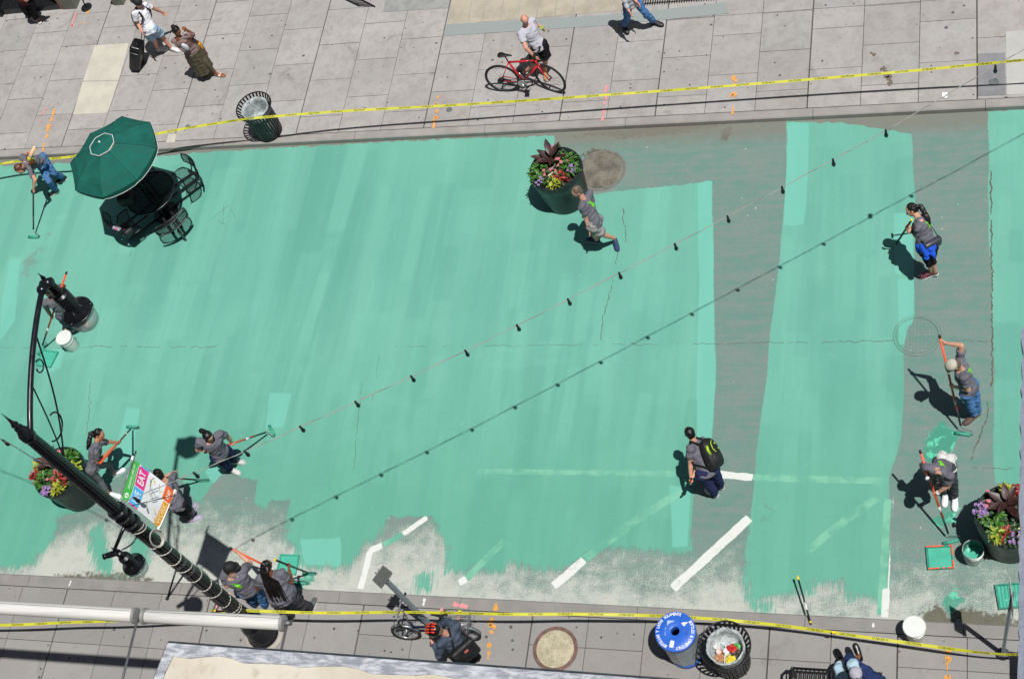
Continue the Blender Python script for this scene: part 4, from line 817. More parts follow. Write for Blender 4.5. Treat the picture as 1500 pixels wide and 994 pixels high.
# ------------------------------------------------------------------ string lights
WIREM = mat('pale_cable', '#8f918b', .5, 0, .1); WIRED = mat('dark_cable', '#2a2d2c', .5)
def wire(ctrl, n=420):
    ctrl = [Vector(c) for c in ctrl]; P = []
    for i in range(len(ctrl) - 1):
        p0, p1, p2, p3 = ctrl[max(i - 1, 0)], ctrl[i], ctrl[i + 1], ctrl[min(i + 2, len(ctrl) - 1)]
        for k in range(n // (len(ctrl) - 1)):
            t = k / (n // (len(ctrl) - 1)); P.append(.5 * ((2 * p1) + (p2 - p0) * t + (2 * p0 - 5 * p1 + 4 * p2 - p3) * t * t + (3 * p1 - p0 - 3 * p2 + p3) * t ** 3))
    return P + [ctrl[-1]]
def string_lights(label, ctrl, bulbs, m, loc):
    t = thing('string_lights', label, 'string lights', loc, 'string lights tied to the lamp post'); P = wire(ctrl)
    MB().tube(P, .0055, 6).build('cable', m, t, True)
    tw = MB(); tw.tube([p + Vector((0, math.cos(i * .35) * .009, math.sin(i * .35) * .009 + .004)) for i, p in enumerate(P[2:-2])], .0035, 5); tw.build('support_wire', WIREM, t, True)
    for px in bulbs:
        q = min(P, key=lambda p: math.hypot(*(np.array(PX(p)) - px))); b = MB()
        b.tube([q + Vector((0, 0, .02)), q - Vector((0, 0, .055))], [.016, .02], 8)
        s_ = b.build('socket', BLKM, t, True); MB().lathe(q - Vector((0, 0, .05)), [(.015, 0), (.029, -.04), (.032, -.065), (.025, -.09), (.005, -.10)], 12).build('bulb', mat('dark_bulb_glass', '#20242a', .12, 0, .1), s_, auto=50)
    return t
A = onpole(5.35) + Vector((.1, .08, 0))
string_lights('long pale string of festoon bulbs running across the green street to the upper right', [A, G(290, 690, 4.85), G(440, 625, 4.52), G(700, 505, 4.22), G(1000, 352, 4.08), G(1217, 236, 4.1), G(1300, 190, 4.15), G(1458, 97, 4.35), G(1640, -10, 4.6), G(2300, -400, 5.2)],
    [(199, 731), (281, 681), (359, 664), (442, 624), (521, 585), (600, 548), (678, 511), (755, 474), (833, 435), (909, 397), (987, 356), (1064, 314), (1142, 272), (1217, 232), (1296, 189), (1457, 97)], WIREM, A)
A2 = onpole(5.95) + Vector((-.08, .05, 0))
string_lights('short dark string of lights leaving the lamp post towards the left edge', [A2, G(50, 671, 5.55), G(5, 645, 5.5), G(-120, 585, 5.5), G(-420, 470, 5.7)], [(5, 645), (-80, 603)], WIRED, A2)
MB2 = MB().box(G(1384, 140, 4.22), (.07, .1, .02)); o = MB2.build('cable_tag', mat('white_label', '#f0f0f0', .6), None); tag(o, 'tiny white tag clipped on the pale light string', 'tag')

# ------------------------------------------------------------------ caution tape
TAPE = mat('yellow_tape', '#c3c133', .45, 0, .05, 3); INK = mat('tape_ink', '#3a3a16', .7)
def tape(label, ctrl, w=.048, tilt=0., dash=True):
    P = wire(ctrl, 160); t = thing('caution_tape', label, 'caution tape', P[len(P) // 2], 'caution tape strung along the kerbs'); rings = []; acc = 0; mb = MB(); L = [0]
    for a, b_ in zip(P[:-1], P[1:]): L.append(L[-1] + (b_ - a).length)
    def fr(s):
        i = min(max(int(np.searchsorted(L, s)) - 1, 0), len(P) - 2); k = (s - L[i]) / max(L[i + 1] - L[i], 1e-6); p = P[i].lerp(P[i + 1], k); d = (P[i + 1] - P[i]).normalized()
        up = Vector((0, -.55, .83)); a = R(tilt + 75 * mnoise.noise(Vector((s * .45, tilt, len(label))))+ 20 * mnoise.noise(Vector((s * 1.6, tilt, 5)))); up = (up - d * up.dot(d)).normalized(); sd = up.cross(d).normalized()
        return p, d, (sd * math.cos(a) + up * math.sin(a)), (up * math.cos(a) - sd * math.sin(a))
    n = int(L[-1] / .08); vs = []
    for i in range(n + 1):
        p, d, sd, up = fr(L[-1] * i / n); vs += [p - sd * w / 2, p + sd * w / 2]
    mb.add(vs, [(2 * i, 2 * i + 1, 2 * i + 3, 2 * i + 2) for i in range(n)]); mb.build('ribbon', TAPE, t, True)
    tx = MB(); words = [text_mesh(q, .045, .0008, 'CENTER', res=1, xs=1.15) for q in ('CAUTION', 'CUIDADO')]; s = .3; k = 0
    while s < L[-1] - .3:
        vv, ff = words[k % 2]; out = []
        for v in vv:
            p, d, sd, up = fr(s + v.x); out.append(p + sd * v.y + up * .003)
        tx.add(out, ff); s += .47; k += 1
    tx.build('lettering', INK, t); return t
T1 = G(372, 173, 1.02)
tape('yellow caution tape tied at the upper kerb trash can and running to the right edge', [T1, G(500, 163, .85), G(700, 152, .72), G(1000, 131, .68), G(1300, 107, .76), G(1500, 88, .95), G(1700, 70, 1.1)])
tape('yellow caution tape from the upper kerb trash can past the green umbrella to the left', [G(-220, 285, .7), G(0, 240, .62), G(112, 228, .66), G(230, 196, .85), T1 + Vector((-.01, 0, .01))])
tape('yellow caution tape along the near kerb from the lamp post to the right', [G(345, 893, 1.15), G(470, 897, 1.1), G(600, 896, 1.05), G(745, 899, .98), G(860, 899, .88), G(1000, 903, .75), G(1140, 915, .55), G(1300, 937, .5), G(1460, 957, .6), G(1560, 955, .7)])
tape('yellow caution tape crossing below the white tubes at the left edge', [G(-200, 917, .85), G(0, 915, .82), G(100, 911, .85), G(180, 908, .95), G(345, 897, 1.13)])
MB2 = MB().box(G(1222, 926, .6), (.06, .03, .04)); tag(MB2.build('tape_clip', mat('orange_yellow_plastic', '#e8c21a', .5)), 'small yellow clip on the near caution tape above the seated person', 'clip')
tag(MB().box(G(674, 895, 1.05), (.04, .02, .05)).build('bike_reflector', mat('yellow_reflector', '#e8e412', .3)), 'small bright yellow reflector above the bicycle basket', 'reflector')

# ------------------------------------------------------------------ planters with flowers
POT = mat('dark_green_black_resin', '#1a2422', .42, 0, .3, 5, .15, 30, .5); SOIL = mat('potting_soil', '#2b211a', .95, 0, .3, 30, .8, 50)
LEAF = mat('leaf_green', '#3a6a20', .5, 0, .55, 16); LEAFD = mat('leaf_dark', '#21401a', .5, 0, .4, 22); LIMEL = mat('lime_leaf', '#969f2a', .5, 0, .2, 22); CANNA = mat('canna_leaf', '#331a17', .5, 0, .35, 6); COLE = mat('coleus_red', '#8f2f25', .5, 0, .3, 24)
PINK = mat('pink_bloom', '#cf7a86', .55, 0, .15, 30); PURP = mat('purple_bloom', '#9171a8', .55, 0, .2, 30); CREAM = mat('cream_leaf', '#ccd09a', .5, 0, .1, 20)
def leaf(mb, b, d, ln, w, bend=.3, up=Vector((0, 0, 1))):
    d = d.normalized(); s = d.cross(up); s = s.normalized() if s.length > .05 else Vector((1, 0, 0)); n = s.cross(d).normalized(); pts = []
    for t, ww in ((0, .12), (.3, .85), (.6, .9), (.85, .45), (1, .03)): q = b + d * (ln * t) - n * (bend * ln * t * t); pts.append((q - s * w * ww / 2 + n * w * .08 * ww, q - n * w * .05, q + s * w * ww / 2 + n * w * .08 * ww))
    vs = [v for r in pts for v in r]; mb.add(vs, [(3 * i, 3 * i + 1, 3 * i + 4, 3 * i + 3) for i in range(4)] + [(3 * i + 1, 3 * i + 2, 3 * i + 5, 3 * i + 4) for i in range(4)])
def bloom(mb, c, r, rd, petals=5):
    n = Vector((rd.uniform(-.5, .5), rd.uniform(-.7, .3), 1)).normalized(); x, y, d = basis(n)
    for k in range(petals):
        a = 2 * math.pi * k / petals; leaf(mb, c, x * math.cos(a) + y * math.sin(a) + d * .25, r, r * .95, .25, d)
def planter(label, c, rimz, clumps, seed, canna, mark=False):
    rd = random.Random(seed); t = thing('flower_planter', label, 'flower planter', (c.x, c.y, 0), 'big round planters standing on the street'); H_ = .9
    MB().lathe((c.x, c.y, 0), [(.40, 0), (.415, .03), (.42, .1), (.46, .55), (.475, .76), (.5, .8), (.505, .86), (.49, H_), (.44, H_), (.43, H_ - .03), (.42, H_ - .12)], 56).build('pot', POT, t, auto=35)
    MB().lathe((c.x, c.y, 0), [(.43, H_ - .13), (.43, H_ - .1), (.2, H_ - .08), (.001, H_ - .07)], 40).build('soil', SOIL, t, True)
    mbs = {}
    for m, ang, r, rad, kind, n in clumps:
        mb = mbs.setdefault((m, kind), MB()); cc = Vector((c.x + r * math.cos(R(ang)), c.y + r * math.sin(R(ang)), H_ - .06))
        for _ in range(n):
            a = rd.uniform(0, 2 * math.pi); q = rad * rd.random() ** .6; p = cc + Vector((q * math.cos(a), q * math.sin(a), rd.uniform(.02, .20) * (1 - .5 * q / rad) + .02))
            if kind == 'leaf': leaf(mb, p, Vector((math.cos(a), math.sin(a), rd.uniform(-.1, .9))), rd.uniform(.035, .105), rd.uniform(.022, .055), rd.uniform(.1, .5))
            elif kind == 'bloom': bloom(mb, p + Vector((0, 0, .06)), rd.uniform(.022, .03), rd)
            elif kind == 'rose': bloom(mb, p + Vector((0, 0, .06)), rd.uniform(.028, .036), rd, 7); mb.ell(p + Vector((0, 0, .066)), .014, seg=8, rin=5)
    for (m, kind), mb in mbs.items(): mb.build('foliage' if kind == 'leaf' else 'blossoms', m, t)
    mb = MB()
    for a, ln, z in canna:
        b = Vector((c.x - .05, c.y + .12, H_)); leaf(mb, b + Vector((0, 0, z)), Vector((math.cos(R(a)), math.sin(R(a)), .75)), ln, ln * .42, .35)
    mb.tube([(c.x - .05, c.y + .12, H_ - .1), (c.x - .04, c.y + .13, H_ + .35)], [.02, .008], 8); mb.build('canna_leaves', CANNA, t, True)
    return t
P1c = G(813.5, 247, .9); P2c = G(85, 690, .9); P3c = G(1480, 754, .9)
cl = lambda *a: a
planter('round black planter of mixed flowers standing beside the bare manhole, near the walking man', P1c, .9, [
    cl(LEAF, 30, .25, .17, 'leaf', 150), cl(LEAF, 190, .3, .16, 'leaf', 130), cl(LEAFD, 270, .18, .2, 'leaf', 120), cl(LEAF, 220, .36, .1, 'leaf', 60), cl(LEAFD, 90, .25, .2, 'leaf', 80), cl(COLE, 300, .24, .085, 'leaf', 70), cl(LIMEL, 275, .33, .085, 'leaf', 70),
    cl(CREAM, 265, .16, .07, 'leaf', 22), cl(PINK, 250, .2, .2, 'rose', 9), cl(PINK, 30, .16, .14, 'rose', 6), cl(PINK, 100, .38, .05, 'rose', 3), cl(PINK, 160, .33, .04, 'rose', 2), cl(PURP, 345, .36, .09, 'bloom', 16), cl(PURP, 235, .4, .08, 'bloom', 12), cl(PURP, 105, .4, .06, 'bloom', 7), cl(LEAF, 350, .33, .12, 'leaf', 50)], 3, [(150, .34, .1), (60, .3, .2), (200, .3, .1), (110, .32, .25), (280, .26, .2), (20, .28, .05), (170, .42, .02)])
planter('round black planter of mixed flowers partly hidden behind the lamp post', P2c, .9, [
    cl(LEAF, 60, .3, .17, 'leaf', 150), cl(LEAF, 225, .25, .17, 'leaf', 150), cl(LEAFD, 300, .1, .25, 'leaf', 100), cl(COLE, 300, .18, .13, 'leaf', 90), cl(COLE, 195, .42, .07, 'leaf', 50), cl(LIMEL, 10, .35, .09, 'leaf', 70), cl(LIMEL, 290, .37, .1, 'leaf', 80), cl(LIMEL, 170, .42, .05, 'leaf', 30),
    cl(PURP, 262, .42, .1, 'bloom', 34), cl(PINK, 270, .2, .1, 'rose', 4), cl(PINK, 110, .2, .2, 'rose', 5)], 5, [(180, .38, .1), (150, .3, .2), (210, .34, .1), (80, .25, .25)])
planter('round black planter of mixed flowers cut by the right edge beside the open paint bucket', P3c, .9, [
    cl(LEAF, 190, .28, .16, 'leaf', 130), cl(LEAF, 235, .32, .13, 'leaf', 100), cl(LEAFD, 300, .2, .25, 'leaf', 110), cl(LEAFD, 270, .3, .15, 'leaf', 80), cl(LIMEL, 240, .37, .08, 'leaf', 70), cl(LIMEL, 95, .36, .08, 'leaf', 50), cl(COLE, 262, .33, .08, 'leaf', 60), cl(COLE, 65, .36, .12, 'leaf', 90),
    cl(PURP, 175, .40, .12, 'bloom', 34), cl(PURP, 280, .38, .12, 'bloom', 20), cl(PINK, 160, .33, .06, 'rose', 4), cl(PINK, 135, .42, .05, 'rose', 3), cl(CREAM, 300, .3, .06, 'leaf', 16)], 9, [(150, .32, .1), (205, .30, .12), (240, .26, .2), (100, .28, .2), (20, .3, .1), (310, .34, .05), (60, .27, .2), (175, .36, .02)])

# ------------------------------------------------------------------ trash cans and the bottle bin
BAG = bpy.data.materials.new('grey_bin_liner'); q = NT(BAG); q.put(q.b.inputs['Base Color'], q.mix(q.step(q.noise(9, 4, dist=1.), .35, .65), S('#8f9a9b'), S('#c3cacb'))); q.b.inputs['Roughness'].default_value = .35; q.b.inputs['Alpha'].default_value = .9
q.bump(q.noise(14, 5, dist=1.5), .8, .03)
def slat_can(label, c, liner, s=1.):
    t = thing('trash_can', label, 'trash can', (c.x, c.y, SW), 'black slatted trash cans'); c = Vector((c.x, c.y, SW)); H_ = .86
    mb = MB(); n = 30
    for i in range(n):
        a = 2 * math.pi * i / n; d = Vector((math.cos(a), math.sin(a), 0)); sd = Vector((-d.y, d.x, 0)); prof = [(.26, .06), (.285, .3), (.29, .62), (.3, .72), (.335, .8), (.365, .85)]
        rings = [[c + d * (r + e) + sd * (f * .019) + Vector((0, 0, z)) for e, f in ((0, -1), (.008, -1), (.008, 1), (0, 1))] for r, z in prof]; mb.loft(rings)
    mb.build('slats', BLKM, t)
    mb = MB()
    for r, z, k in ((.372, .855, .014), (.288, .62, .008), (.262, .07, .012)): MB().tube([c + Vector((r * math.cos(a), r * math.sin(a), z)) for a in (2 * math.pi * i / 44 for i in range(45))], k, 8, False).build('hoop', BLKM, t, True)
    mb.lathe(c, [(.255, .05), (.255, .065), (.01, .065)], 30); mb.lathe(c, [(.13, 0), (.13, .05)], 20)
    mb.build('base_plate', BLKM, t, True)
    MB().lathe(c, [(.25, .1), (.262, .3), (.27, .66), (.283, .78), (.288, .815), (.262, .815), (.245, .72), (.235, .5), (.22, .4), (.01, .36)] if liner == 'deep' else [(.25, .1), (.262, .3), (.27, .66), (.283, .78), (.288, .83), (.262, .835), (.24, .74), (.225, .6), (.1, .56), (.01, .56)], 40, mod=lambda a: 1 + .02 * math.sin(7 * a) + .012 * math.sin(17 * a)).build('liner', BAG, t, True)
    return t, c
C1 = G(371.5, 156.5, SW + .85); slat_can('black slatted trash can with an empty grey liner at the far kerb under the tape', C1, 'deep')
C2 = G(1062, 945, SW + .85); t2, c2 = slat_can('black slatted trash can full of litter beside the blue bottle bin', C2, 'full')
for nm, dx, dy, z, r, col, lab, cat in (('paper_cup', -.10, -.04, .68, .042, '#e6b9b4', 'pale pink rimmed paper cup lying in the full trash can', 'cup'), ('crumpled_wrapper', .06, -.14, .64, .075, '#d8c63a', 'crumpled yellow wrapper in the full trash can', 'wrapper'), ('snack_packet', .06, .02, .66, .07, '#b3201f', 'red snack packet in the full trash can', 'packet'),
        ('paper_napkin', .0, -.03, .66, .055, '#e4e2dc', 'crumpled white napkin in the middle of the full trash can', 'napkin'), ('brown_paper', -.09, -.12, .63, .07, '#a3764c', 'brown paper scrap beside the yellow wrapper in the trash can', 'paper'), ('dark_wrapper', .14, -.03, .62, .08, '#4d4438', 'dark brown wrapper at the right side of the full trash can', 'wrapper'),
        ('green_carton', .12, .08, .60, .06, '#4f9a4a', 'small green carton near the back of the full trash can', 'carton'), ('foil_ball', -.15, .05, .62, .05, '#c9c7c2', 'pale foil ball by the left rim of the full trash can', 'foil')):
    mb = MB(); o = c2 + Vector((dx, dy, z))
    if nm == 'paper_cup': mb.lathe(o, [(.03, -.08), (.042, .03), (.045, .035), (.04, .035), (.036, .0), (.001, -.01)], 18, Vector((-.2, -.3, .9)))
    else:
        mb.ell(o, (r, r * .8, r * .55), seg=14, rin=9); mb.v = [tuple(Vector(v) + (Vector(v) - o).normalized() * mnoise.noise(Vector(v) * 26) * r * .8) for v in mb.v]
    tag(mb.build(nm, mat(nm + '_mat', col, .5, 0, .15, 30), None, nm == 'paper_cup'), lab, cat)
tag(MB().tube([c2 + Vector((-.02, -.2, .67)), c2 + Vector((-.01, .06, .72))], .006, 8).build('drinking_straw', WHT), 'white drinking straw standing in the full trash can', 'straw')
# bottle and can bin
c = G(989, 924, SW + 1.02); c = Vector((c.x, c.y, SW)); bb = thing('recycling_bin', 'grey bottle bin with a round blue lettered lid and a hole in it', 'recycling bin', c)
BLU = mat('blue_plastic', '#2a62c4', .4, 0, .06, 3); CLR = mat('grey_clear_plastic', '#a3afb4', .25, 0, .12, 4, 0, 60, .6); CLR.node_tree.nodes['Principled BSDF'].inputs['Alpha'].default_value = .82
mb = MB(); H_ = 1.0
mb.loft([[c + Vector((r * math.cos(a), r * math.sin(a), z)) for a in (2 * math.pi * i / 10 + .3 for i in range(10))] for r, z in ((.27, .16), (.28, .3), (.29, .9))], True); mb.build('liner', CLR, bb)
MB().lathe(c, [(.25, 0), (.26, .02), (.26, .1), (.24, .12), (.1, .12)], 36).build('base_ring', BLU, bb, auto=35)
mb = MB(); 
for k in range(4): a = math.pi / 2 * k + .4; mb.tube([c + Vector((.23 * math.cos(a), .23 * math.sin(a), .08)), c + Vector((.27 * math.cos(a), .27 * math.sin(a), .95))], .012, 8)
mb.build('posts', BLU, bb, True)
lid = MB().lathe(c, [(.07, .88), (.063, 1.0), (.066, 1.03), (.075, 1.035), (.29, 1.02), (.305, 1.01), (.31, .97), (.30, .93), (.28, .93)], 56).build('lid', BLU, bb, auto=35)
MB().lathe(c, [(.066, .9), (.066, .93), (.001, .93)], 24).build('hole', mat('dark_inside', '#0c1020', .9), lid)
WL = mat('white_lettering', '#e3e6ee', .5, 0, .03); mb = MB(); zt = 1.036
def ring_text(txt, a0, a1, r, size):
    n = len(txt)
    for i, ch in enumerate(txt):
        if ch == ' ': continue
        a = R(a0 + (a1 - a0) * (i + .5) / n); d = Vector((math.cos(a), math.sin(a), 0)); o_ = c + d * r + Vector((0, 0, zt - (r - .075) * .07 + .004)); put_text(mb, ch, size, o_, Vector((d.y, -d.x, 0)), d, .002, xs=.8)
ring_text('BOTELLAS Y LATAS SOLAMENTE', 247, 75, .262, .062); ring_text('BOTTLES & CANS ONLY', 40, -82, .262, .062); mb.build('lettering', WL, lid)
mb = MB()
for o_, a, k in (((.11, .11), R(30), 1), ((-.03, -.2), R(85), 0)):
    X = Vector((math.cos(a), math.sin(a), 0)); Y = Vector((-X.y, X.x, 0)); o2 = c + Vector((*o_, 1.026 + .004))
    pl = [(-.05, -.028), (.025, -.028), (.04, -.012), (.07, -.010), (.07, .010), (.04, .012), (.025, .028), (-.05, .028)] if k else [(-.05, -.03), (.045, -.03), (.055, -.022), (.055, .022), (.045, .03), (-.05, .03)]
    mb.sheet([o2 + X * x + Y * y for x, y in pl])
mb.build('bottle_symbol', WL, lid)
mb = MB(); st = mat('worn_sticker', '#9fb3cf', .6, 0, .35, 60); z_ = c.z + 1.03
for (x, y, w, h) in ((-.12, -.01, .06, .12), (-.08, .12, .1, .08)): mb.sheet([Vector((c.x + x + i * w / 2, c.y + y + j * h / 2, z_)) for i, j in ((-1, -1), (1, -1), (1, 1), (-1, 1))])
mb.build('sticker', st, lid); mb = MB()
for P_ in ([(.02, -.14), (.07, -.06), (.1, -.12)], [(.08, -.06), (.1, -.02), (.14, -.06), (.11, -.1)], [(.13, -.03), (.17, .0)], [(-.02, -.15), (.03, -.13)], [(.12, -.05), (.19, -.02), (.17, -.08)], [(.16, .04), (.18, -.05)]): mb.tube([c + Vector((x, y, 1.027)) for x, y in P_], .0035, 5)
mb.build('scrawl', INK, lid)

# ------------------------------------------------------------------ umbrella, picnic table
TC = G(219, 281.5, .75); CANV = mat('green_canvas', '#185b51', .8, 0, .13, 5, .2, 300, .2); TRIM = mat('white_trim', '#dedede', .6); MESH = mat('black_mesh_metal', '#14181a', .4, .3, .1)
pt = thing('picnic_table', 'round black mesh picnic table with four joined mesh seats under the green umbrella', 'picnic table', (TC.x, TC.y, 0))
def wiremesh(mb, fn, nu, nv, r=.004):
    for i in range(nu + 1): mb.tube([fn(i / nu, v) for v in np.linspace(0, 1, 9)], r, 4, False)
    for j in range(nv + 1): mb.tube([fn(u, j / nv) for u in np.linspace(0, 1, 13)], r, 4, False)
mb = MB(); c0 = Vector((TC.x, TC.y, .73)); rt = .52
for i in range(-16, 17):
    x = i * rt / 17; h = math.sqrt(max(rt * rt - x * x, 0)); mb.tube([c0 + Vector((x, -h, 0)), c0 + Vector((x, h, 0))], .009, 4, False); mb.tube([c0 + Vector((-h, x, .004)), c0 + Vector((h, x, .004))], .009, 4, False)
tt = mb.build('tabletop', MESH, pt)
MB().tube([c0 + Vector((rt * math.cos(a), rt * math.sin(a), 0)) for a in (2 * math.pi * i / 48 for i in range(49))], .02, 10, False).build('table_rim', BLKP, tt, True)
MB().tube([c0 - Vector((0, 0, .7)), c0 - Vector((0, 0, .02))], .045, 14).lathe((TC.x, TC.y, 0), [(.26, .0), (.26, .03), (.06, .06)], 30).build('pedestal', BLKM, pt, True)
for k, ang in enumerate((-47, 44, 135, -135)):
    a0 = R(ang); rs = .78; sp = R(34)
    def pan(u, r, z): q = (u - .5) * 2; rr_ = r - .11 * q * q; return Vector((TC.x + rr_ * math.cos(a0) - q * .36 * math.sin(a0), TC.y + rr_ * math.sin(a0) + q * .36 * math.cos(a0), z))
    def seat(u, v): return pan(u, rs - .13 + .28 * v, .44)
    def back(u, v): return pan(u, rs + .24 + .05 * v, .52 + .26 * v)
    for nm, fn in (('seat', seat), ('backrest', back)):
        mb = MB(); wiremesh(mb, fn, 26, 16, .0028); ob = mb.build(nm, MESH, pt)
        pts = []; N_ = 40
        for q in range(N_ + 1):
            th = 2 * math.pi * q / N_; x, y = math.cos(th), math.sin(th); k4 = (abs(x) ** 4 + abs(y) ** 4) ** -.25; pts.append(fn(.5 + .5 * x * k4, .5 + .5 * y * k4))
        MB().tube(pts, .013, 8, False).build('rim', BLKP, ob, True)
    d = Vector((math.cos(a0), math.sin(a0), 0)); s_ = Vector((-d.y, d.x, 0)); mb = MB(); o = Vector((TC.x, TC.y, 0))
    for q in (-.1, .1): mb.box(o + d * .5 + s_ * q + Vector((0, 0, .36)), (.9, .05, .035), a0); mb.tube([o + d * .9 + s_ * q + Vector((0, 0, .38)), o + d * 1.0 + s_ * q + Vector((0, 0, .6)), o + d * 1.03 + s_ * q + Vector((0, 0, .78))], .014, 8)
    mb.build('support_arm', BLKM, pt)
    MB().tube([o + d * .1 + Vector((0, 0, .035)), o + d * .95 + Vector((0, 0, .035)), o + d * .95 + Vector((0, 0, .37))], .022, 10).build('leg', mat('worn_steel', '#55585a', .3, .8), pt, True)
um = thing('patio_umbrella', 'open green octagonal umbrella with white piping over the round table', 'umbrella', (TC.x, TC.y, .74)); UT = G(148.5, 211, 2.52)
ua = (UT - Vector((TC.x, TC.y, .74))).normalized(); ux, uy, _ = basis(ua)
U0 = Vector((TC.x - .03, TC.y - .107, 2.1)); ua = (UT - U0).normalized(); ux, uy, _ = basis(ua)
def rim(k, r, z): a = R(5 + 45 * k); v = Vector((math.cos(a), math.sin(a), 0)); v = (v - ua * v.dot(ua)).normalized(); return U0 + v * r + ua * z
RU = .97
mb = MB(); vs = []; n = 8; prof = [(.0, .42), (.2, .395), (.45, .32), (.75, .19), (1.0, .04), (RU / 1.0, .0)]; rr = [(.26, .375), (.5, .29), (.78, .17), (RU, .03)]; sub = 4
for r, z in rr:
    for k in range(8):
        A_, B_ = rim(k, r, z), rim(k + 1, r, z)
        for s_ in range(sub): q = A_.lerp(B_, s_ / sub); sag = math.sin(math.pi * s_ / sub) * r * .025; vs.append(q - ua * sag)
N_ = 32; mb.add(vs, [(j * N_ + i, j * N_ + (i + 1) % N_, (j + 1) * N_ + (i + 1) % N_, (j + 1) * N_ + i) for j in range(3) for i in range(N_)]); cn = mb.build('canopy', CANV, um); cn.data.shade_smooth(); cn.data.set_sharp_from_angle(angle=R(9))
mb = MB(); tr = MB(); 
for k in range(8):
    A_, B_ = rim(k, RU, .03), rim(k + 1, RU, .03); P_ = [A_.lerp(B_, t) - ua * (math.sin(math.pi * t) * RU * .025) for t in np.linspace(0, 1, 9)]
    low = [p_ - ua * (.10 + .025 * math.sin(math.pi * i / 8)) * (1 if i not in (0, 8) else .8) + (p_ - U0).normalized() * -.015 for i, p_ in enumerate(P_)]
    mb.add(P_ + low, [(i, i + 1, 10 + i, 9 + i) for i in range(8)]); tr.tube(low, .006, 5)
mb.build('valance', CANV, um, True); tr.build('piping', TRIM, um, True)
mb = MB(); vs = [U0 + ua * .475]; 
for r, z in ((.13, .445), (.27, .405)):
    for k in range(8): vs.append(rim(k, r, z))
mb.add(vs, [(0, 1 + i, 1 + (i + 1) % 8) for i in range(8)] + [(1 + i, 9 + i, 9 + (i + 1) % 8, 1 + (i + 1) % 8) for i in range(8)]); vt = mb.build('vent', CANV, um)
MB().tube([rim(k, .27, .407) for k in range(0, 9)], .007, 6, False).build('vent_piping', TRIM, vt, True)
for k in range(8): MB().tube([rim(k, r_, z_ + .004) for r_, z_ in rr], .006, 5).build('seam', mat('canvas_seam', '#144f46', .85), um, True)
MB().ell(U0 + ua * .49, .022).build('finial', TRIM, um, True); MB().tube([Vector((TC.x, TC.y, .3)), U0 + ua * .46], .019, 12).build('pole', mat('bronze_pole', '#4a4b48', .35, .7), um, True)
for k in range(8): MB().tube([rim(k, .03, .36), rim(k, .55, .24), rim(k, RU - .01, .02)], .007, 6).build('rib', MESH, um, True)

# ------------------------------------------------------------------ sign posts
GALV = mat('galvanised_steel', '#8d9ba3', .5, .05, .12, 12); PLATE = mat('grey_sign_back', '#8d8f8f', .6, .2, .06, 6)
def upost(mb, A_, B_, w=.05):
    A_, B_ = Vector(A_), Vector(B_); d = (B_ - A_).normalized(); x = Vector((.63, .78, 0)); x = (x - d * x.dot(d)).normalized(); y = d.cross(x)
    sec = [(-1, .35), (-.55, .35), (-.3, -.35), (.3, -.35), (.55, .35), (1, .35), (1, .2), (.65, .2), (.38, -.5), (-.38, -.5), (-.65, .2), (-1, .2)]
    mb.loft([[q + x * (a * w / 2) + y * (b * w / 2) for a, b in sec] for q in (A_, B_)]); return x, y, d
sb = G(633, 918, SW); stp = G(552, 836, SW + 2.62); sg = thing('street_sign', 'grey street sign seen from behind on a steel channel post over the locked bicycle', 'sign', sb)
x, y, d = upost(MB(), sb, stp); mb = MB(); upost(mb, sb, stp, .085); mb.build('post', GALV, sg)
for i in range(22): pass
hl_ = MB()
for i in range(24): hl_.lathe(sb + d * (.15 + i * .105) - y * -.0, [(.006, -.024), (.006, .024)], 8, y)
tag(hl_.build('punched_holes', mat('hole_dark', '#23282b', .8), sg), None, None)
q1, q2 = G(545, 849, 2.8), G(561, 827, 2.8); q3, q4 = G(575.5, 838.5, 2.36), G(558.5, 862, 2.36); mb = MB(); nn = (q2 - q1).cross(q4 - q1).normalized() * .004
def rq(u, v): return (q1.lerp(q2, u)).lerp(q4.lerp(q3, u), v)
pl = [rq(u, v) for u, v in ((.08, 0), (.92, 0), (.98, .02), (1, .08), (1, .92), (.98, .98), (.92, 1), (.08, 1), (.02, .98), (0, .92), (0, .08), (.02, .02))]
mb.loft([[p_ - nn for p_ in pl], [p_ + nn for p_ in pl]]); mb.build('sign_plate', PLATE, sg)
sb = G(1469, 958, SW); stp = G(1484, 867, SW + 2.45); sg = thing('street_sign', 'thin grey sign post with an edge-on plate at the lower right corner', 'sign', sb)
mb = MB(); upost(mb, sb, stp, .07); mb.build('post', GALV, sg)
q = G(1481, 874, 2.4); dd = Vector((.12, .95, 0)).normalized(); vz = Vector((0, 0, 1)); dd2 = Vector((-.35, .93, 0)).normalized()
MB().box(stp - Vector((.02, -.02, .28)), (.40, .006, .52), R(96)).build('sign_plate', mat('pale_sign_metal', '#b9bab8', .5, .3), sg)
MB().lathe(sb, [(.09, 0), (.095, .04), (.08, .07), (.04, .08)], 22).build('base', mat('weathered_cast_base', '#3a4046', .6, .2, .2, 12), sg, auto=40)
bx = G(1486, 975, .5)
pb = thing('newspaper_box', 'black metal box standing by the sign post at the right corner', 'box', (bx.x, bx.y, SW))
mb = MB(); cc = Vector((bx.x + .52, bx.y - .12, SW)); mb.box(cc + Vector((0, 0, .5)), (.5, .5, .86)); mb.build('cabinet', BLKM, pb)
MB().box(cc + Vector((0, 0, .95)), (.54, .54, .05)).build('top', BLKM, pb); MB().box(cc + Vector((0, 0, .03)), (.4, .4, .06)).build('foot', BLKM, pb)
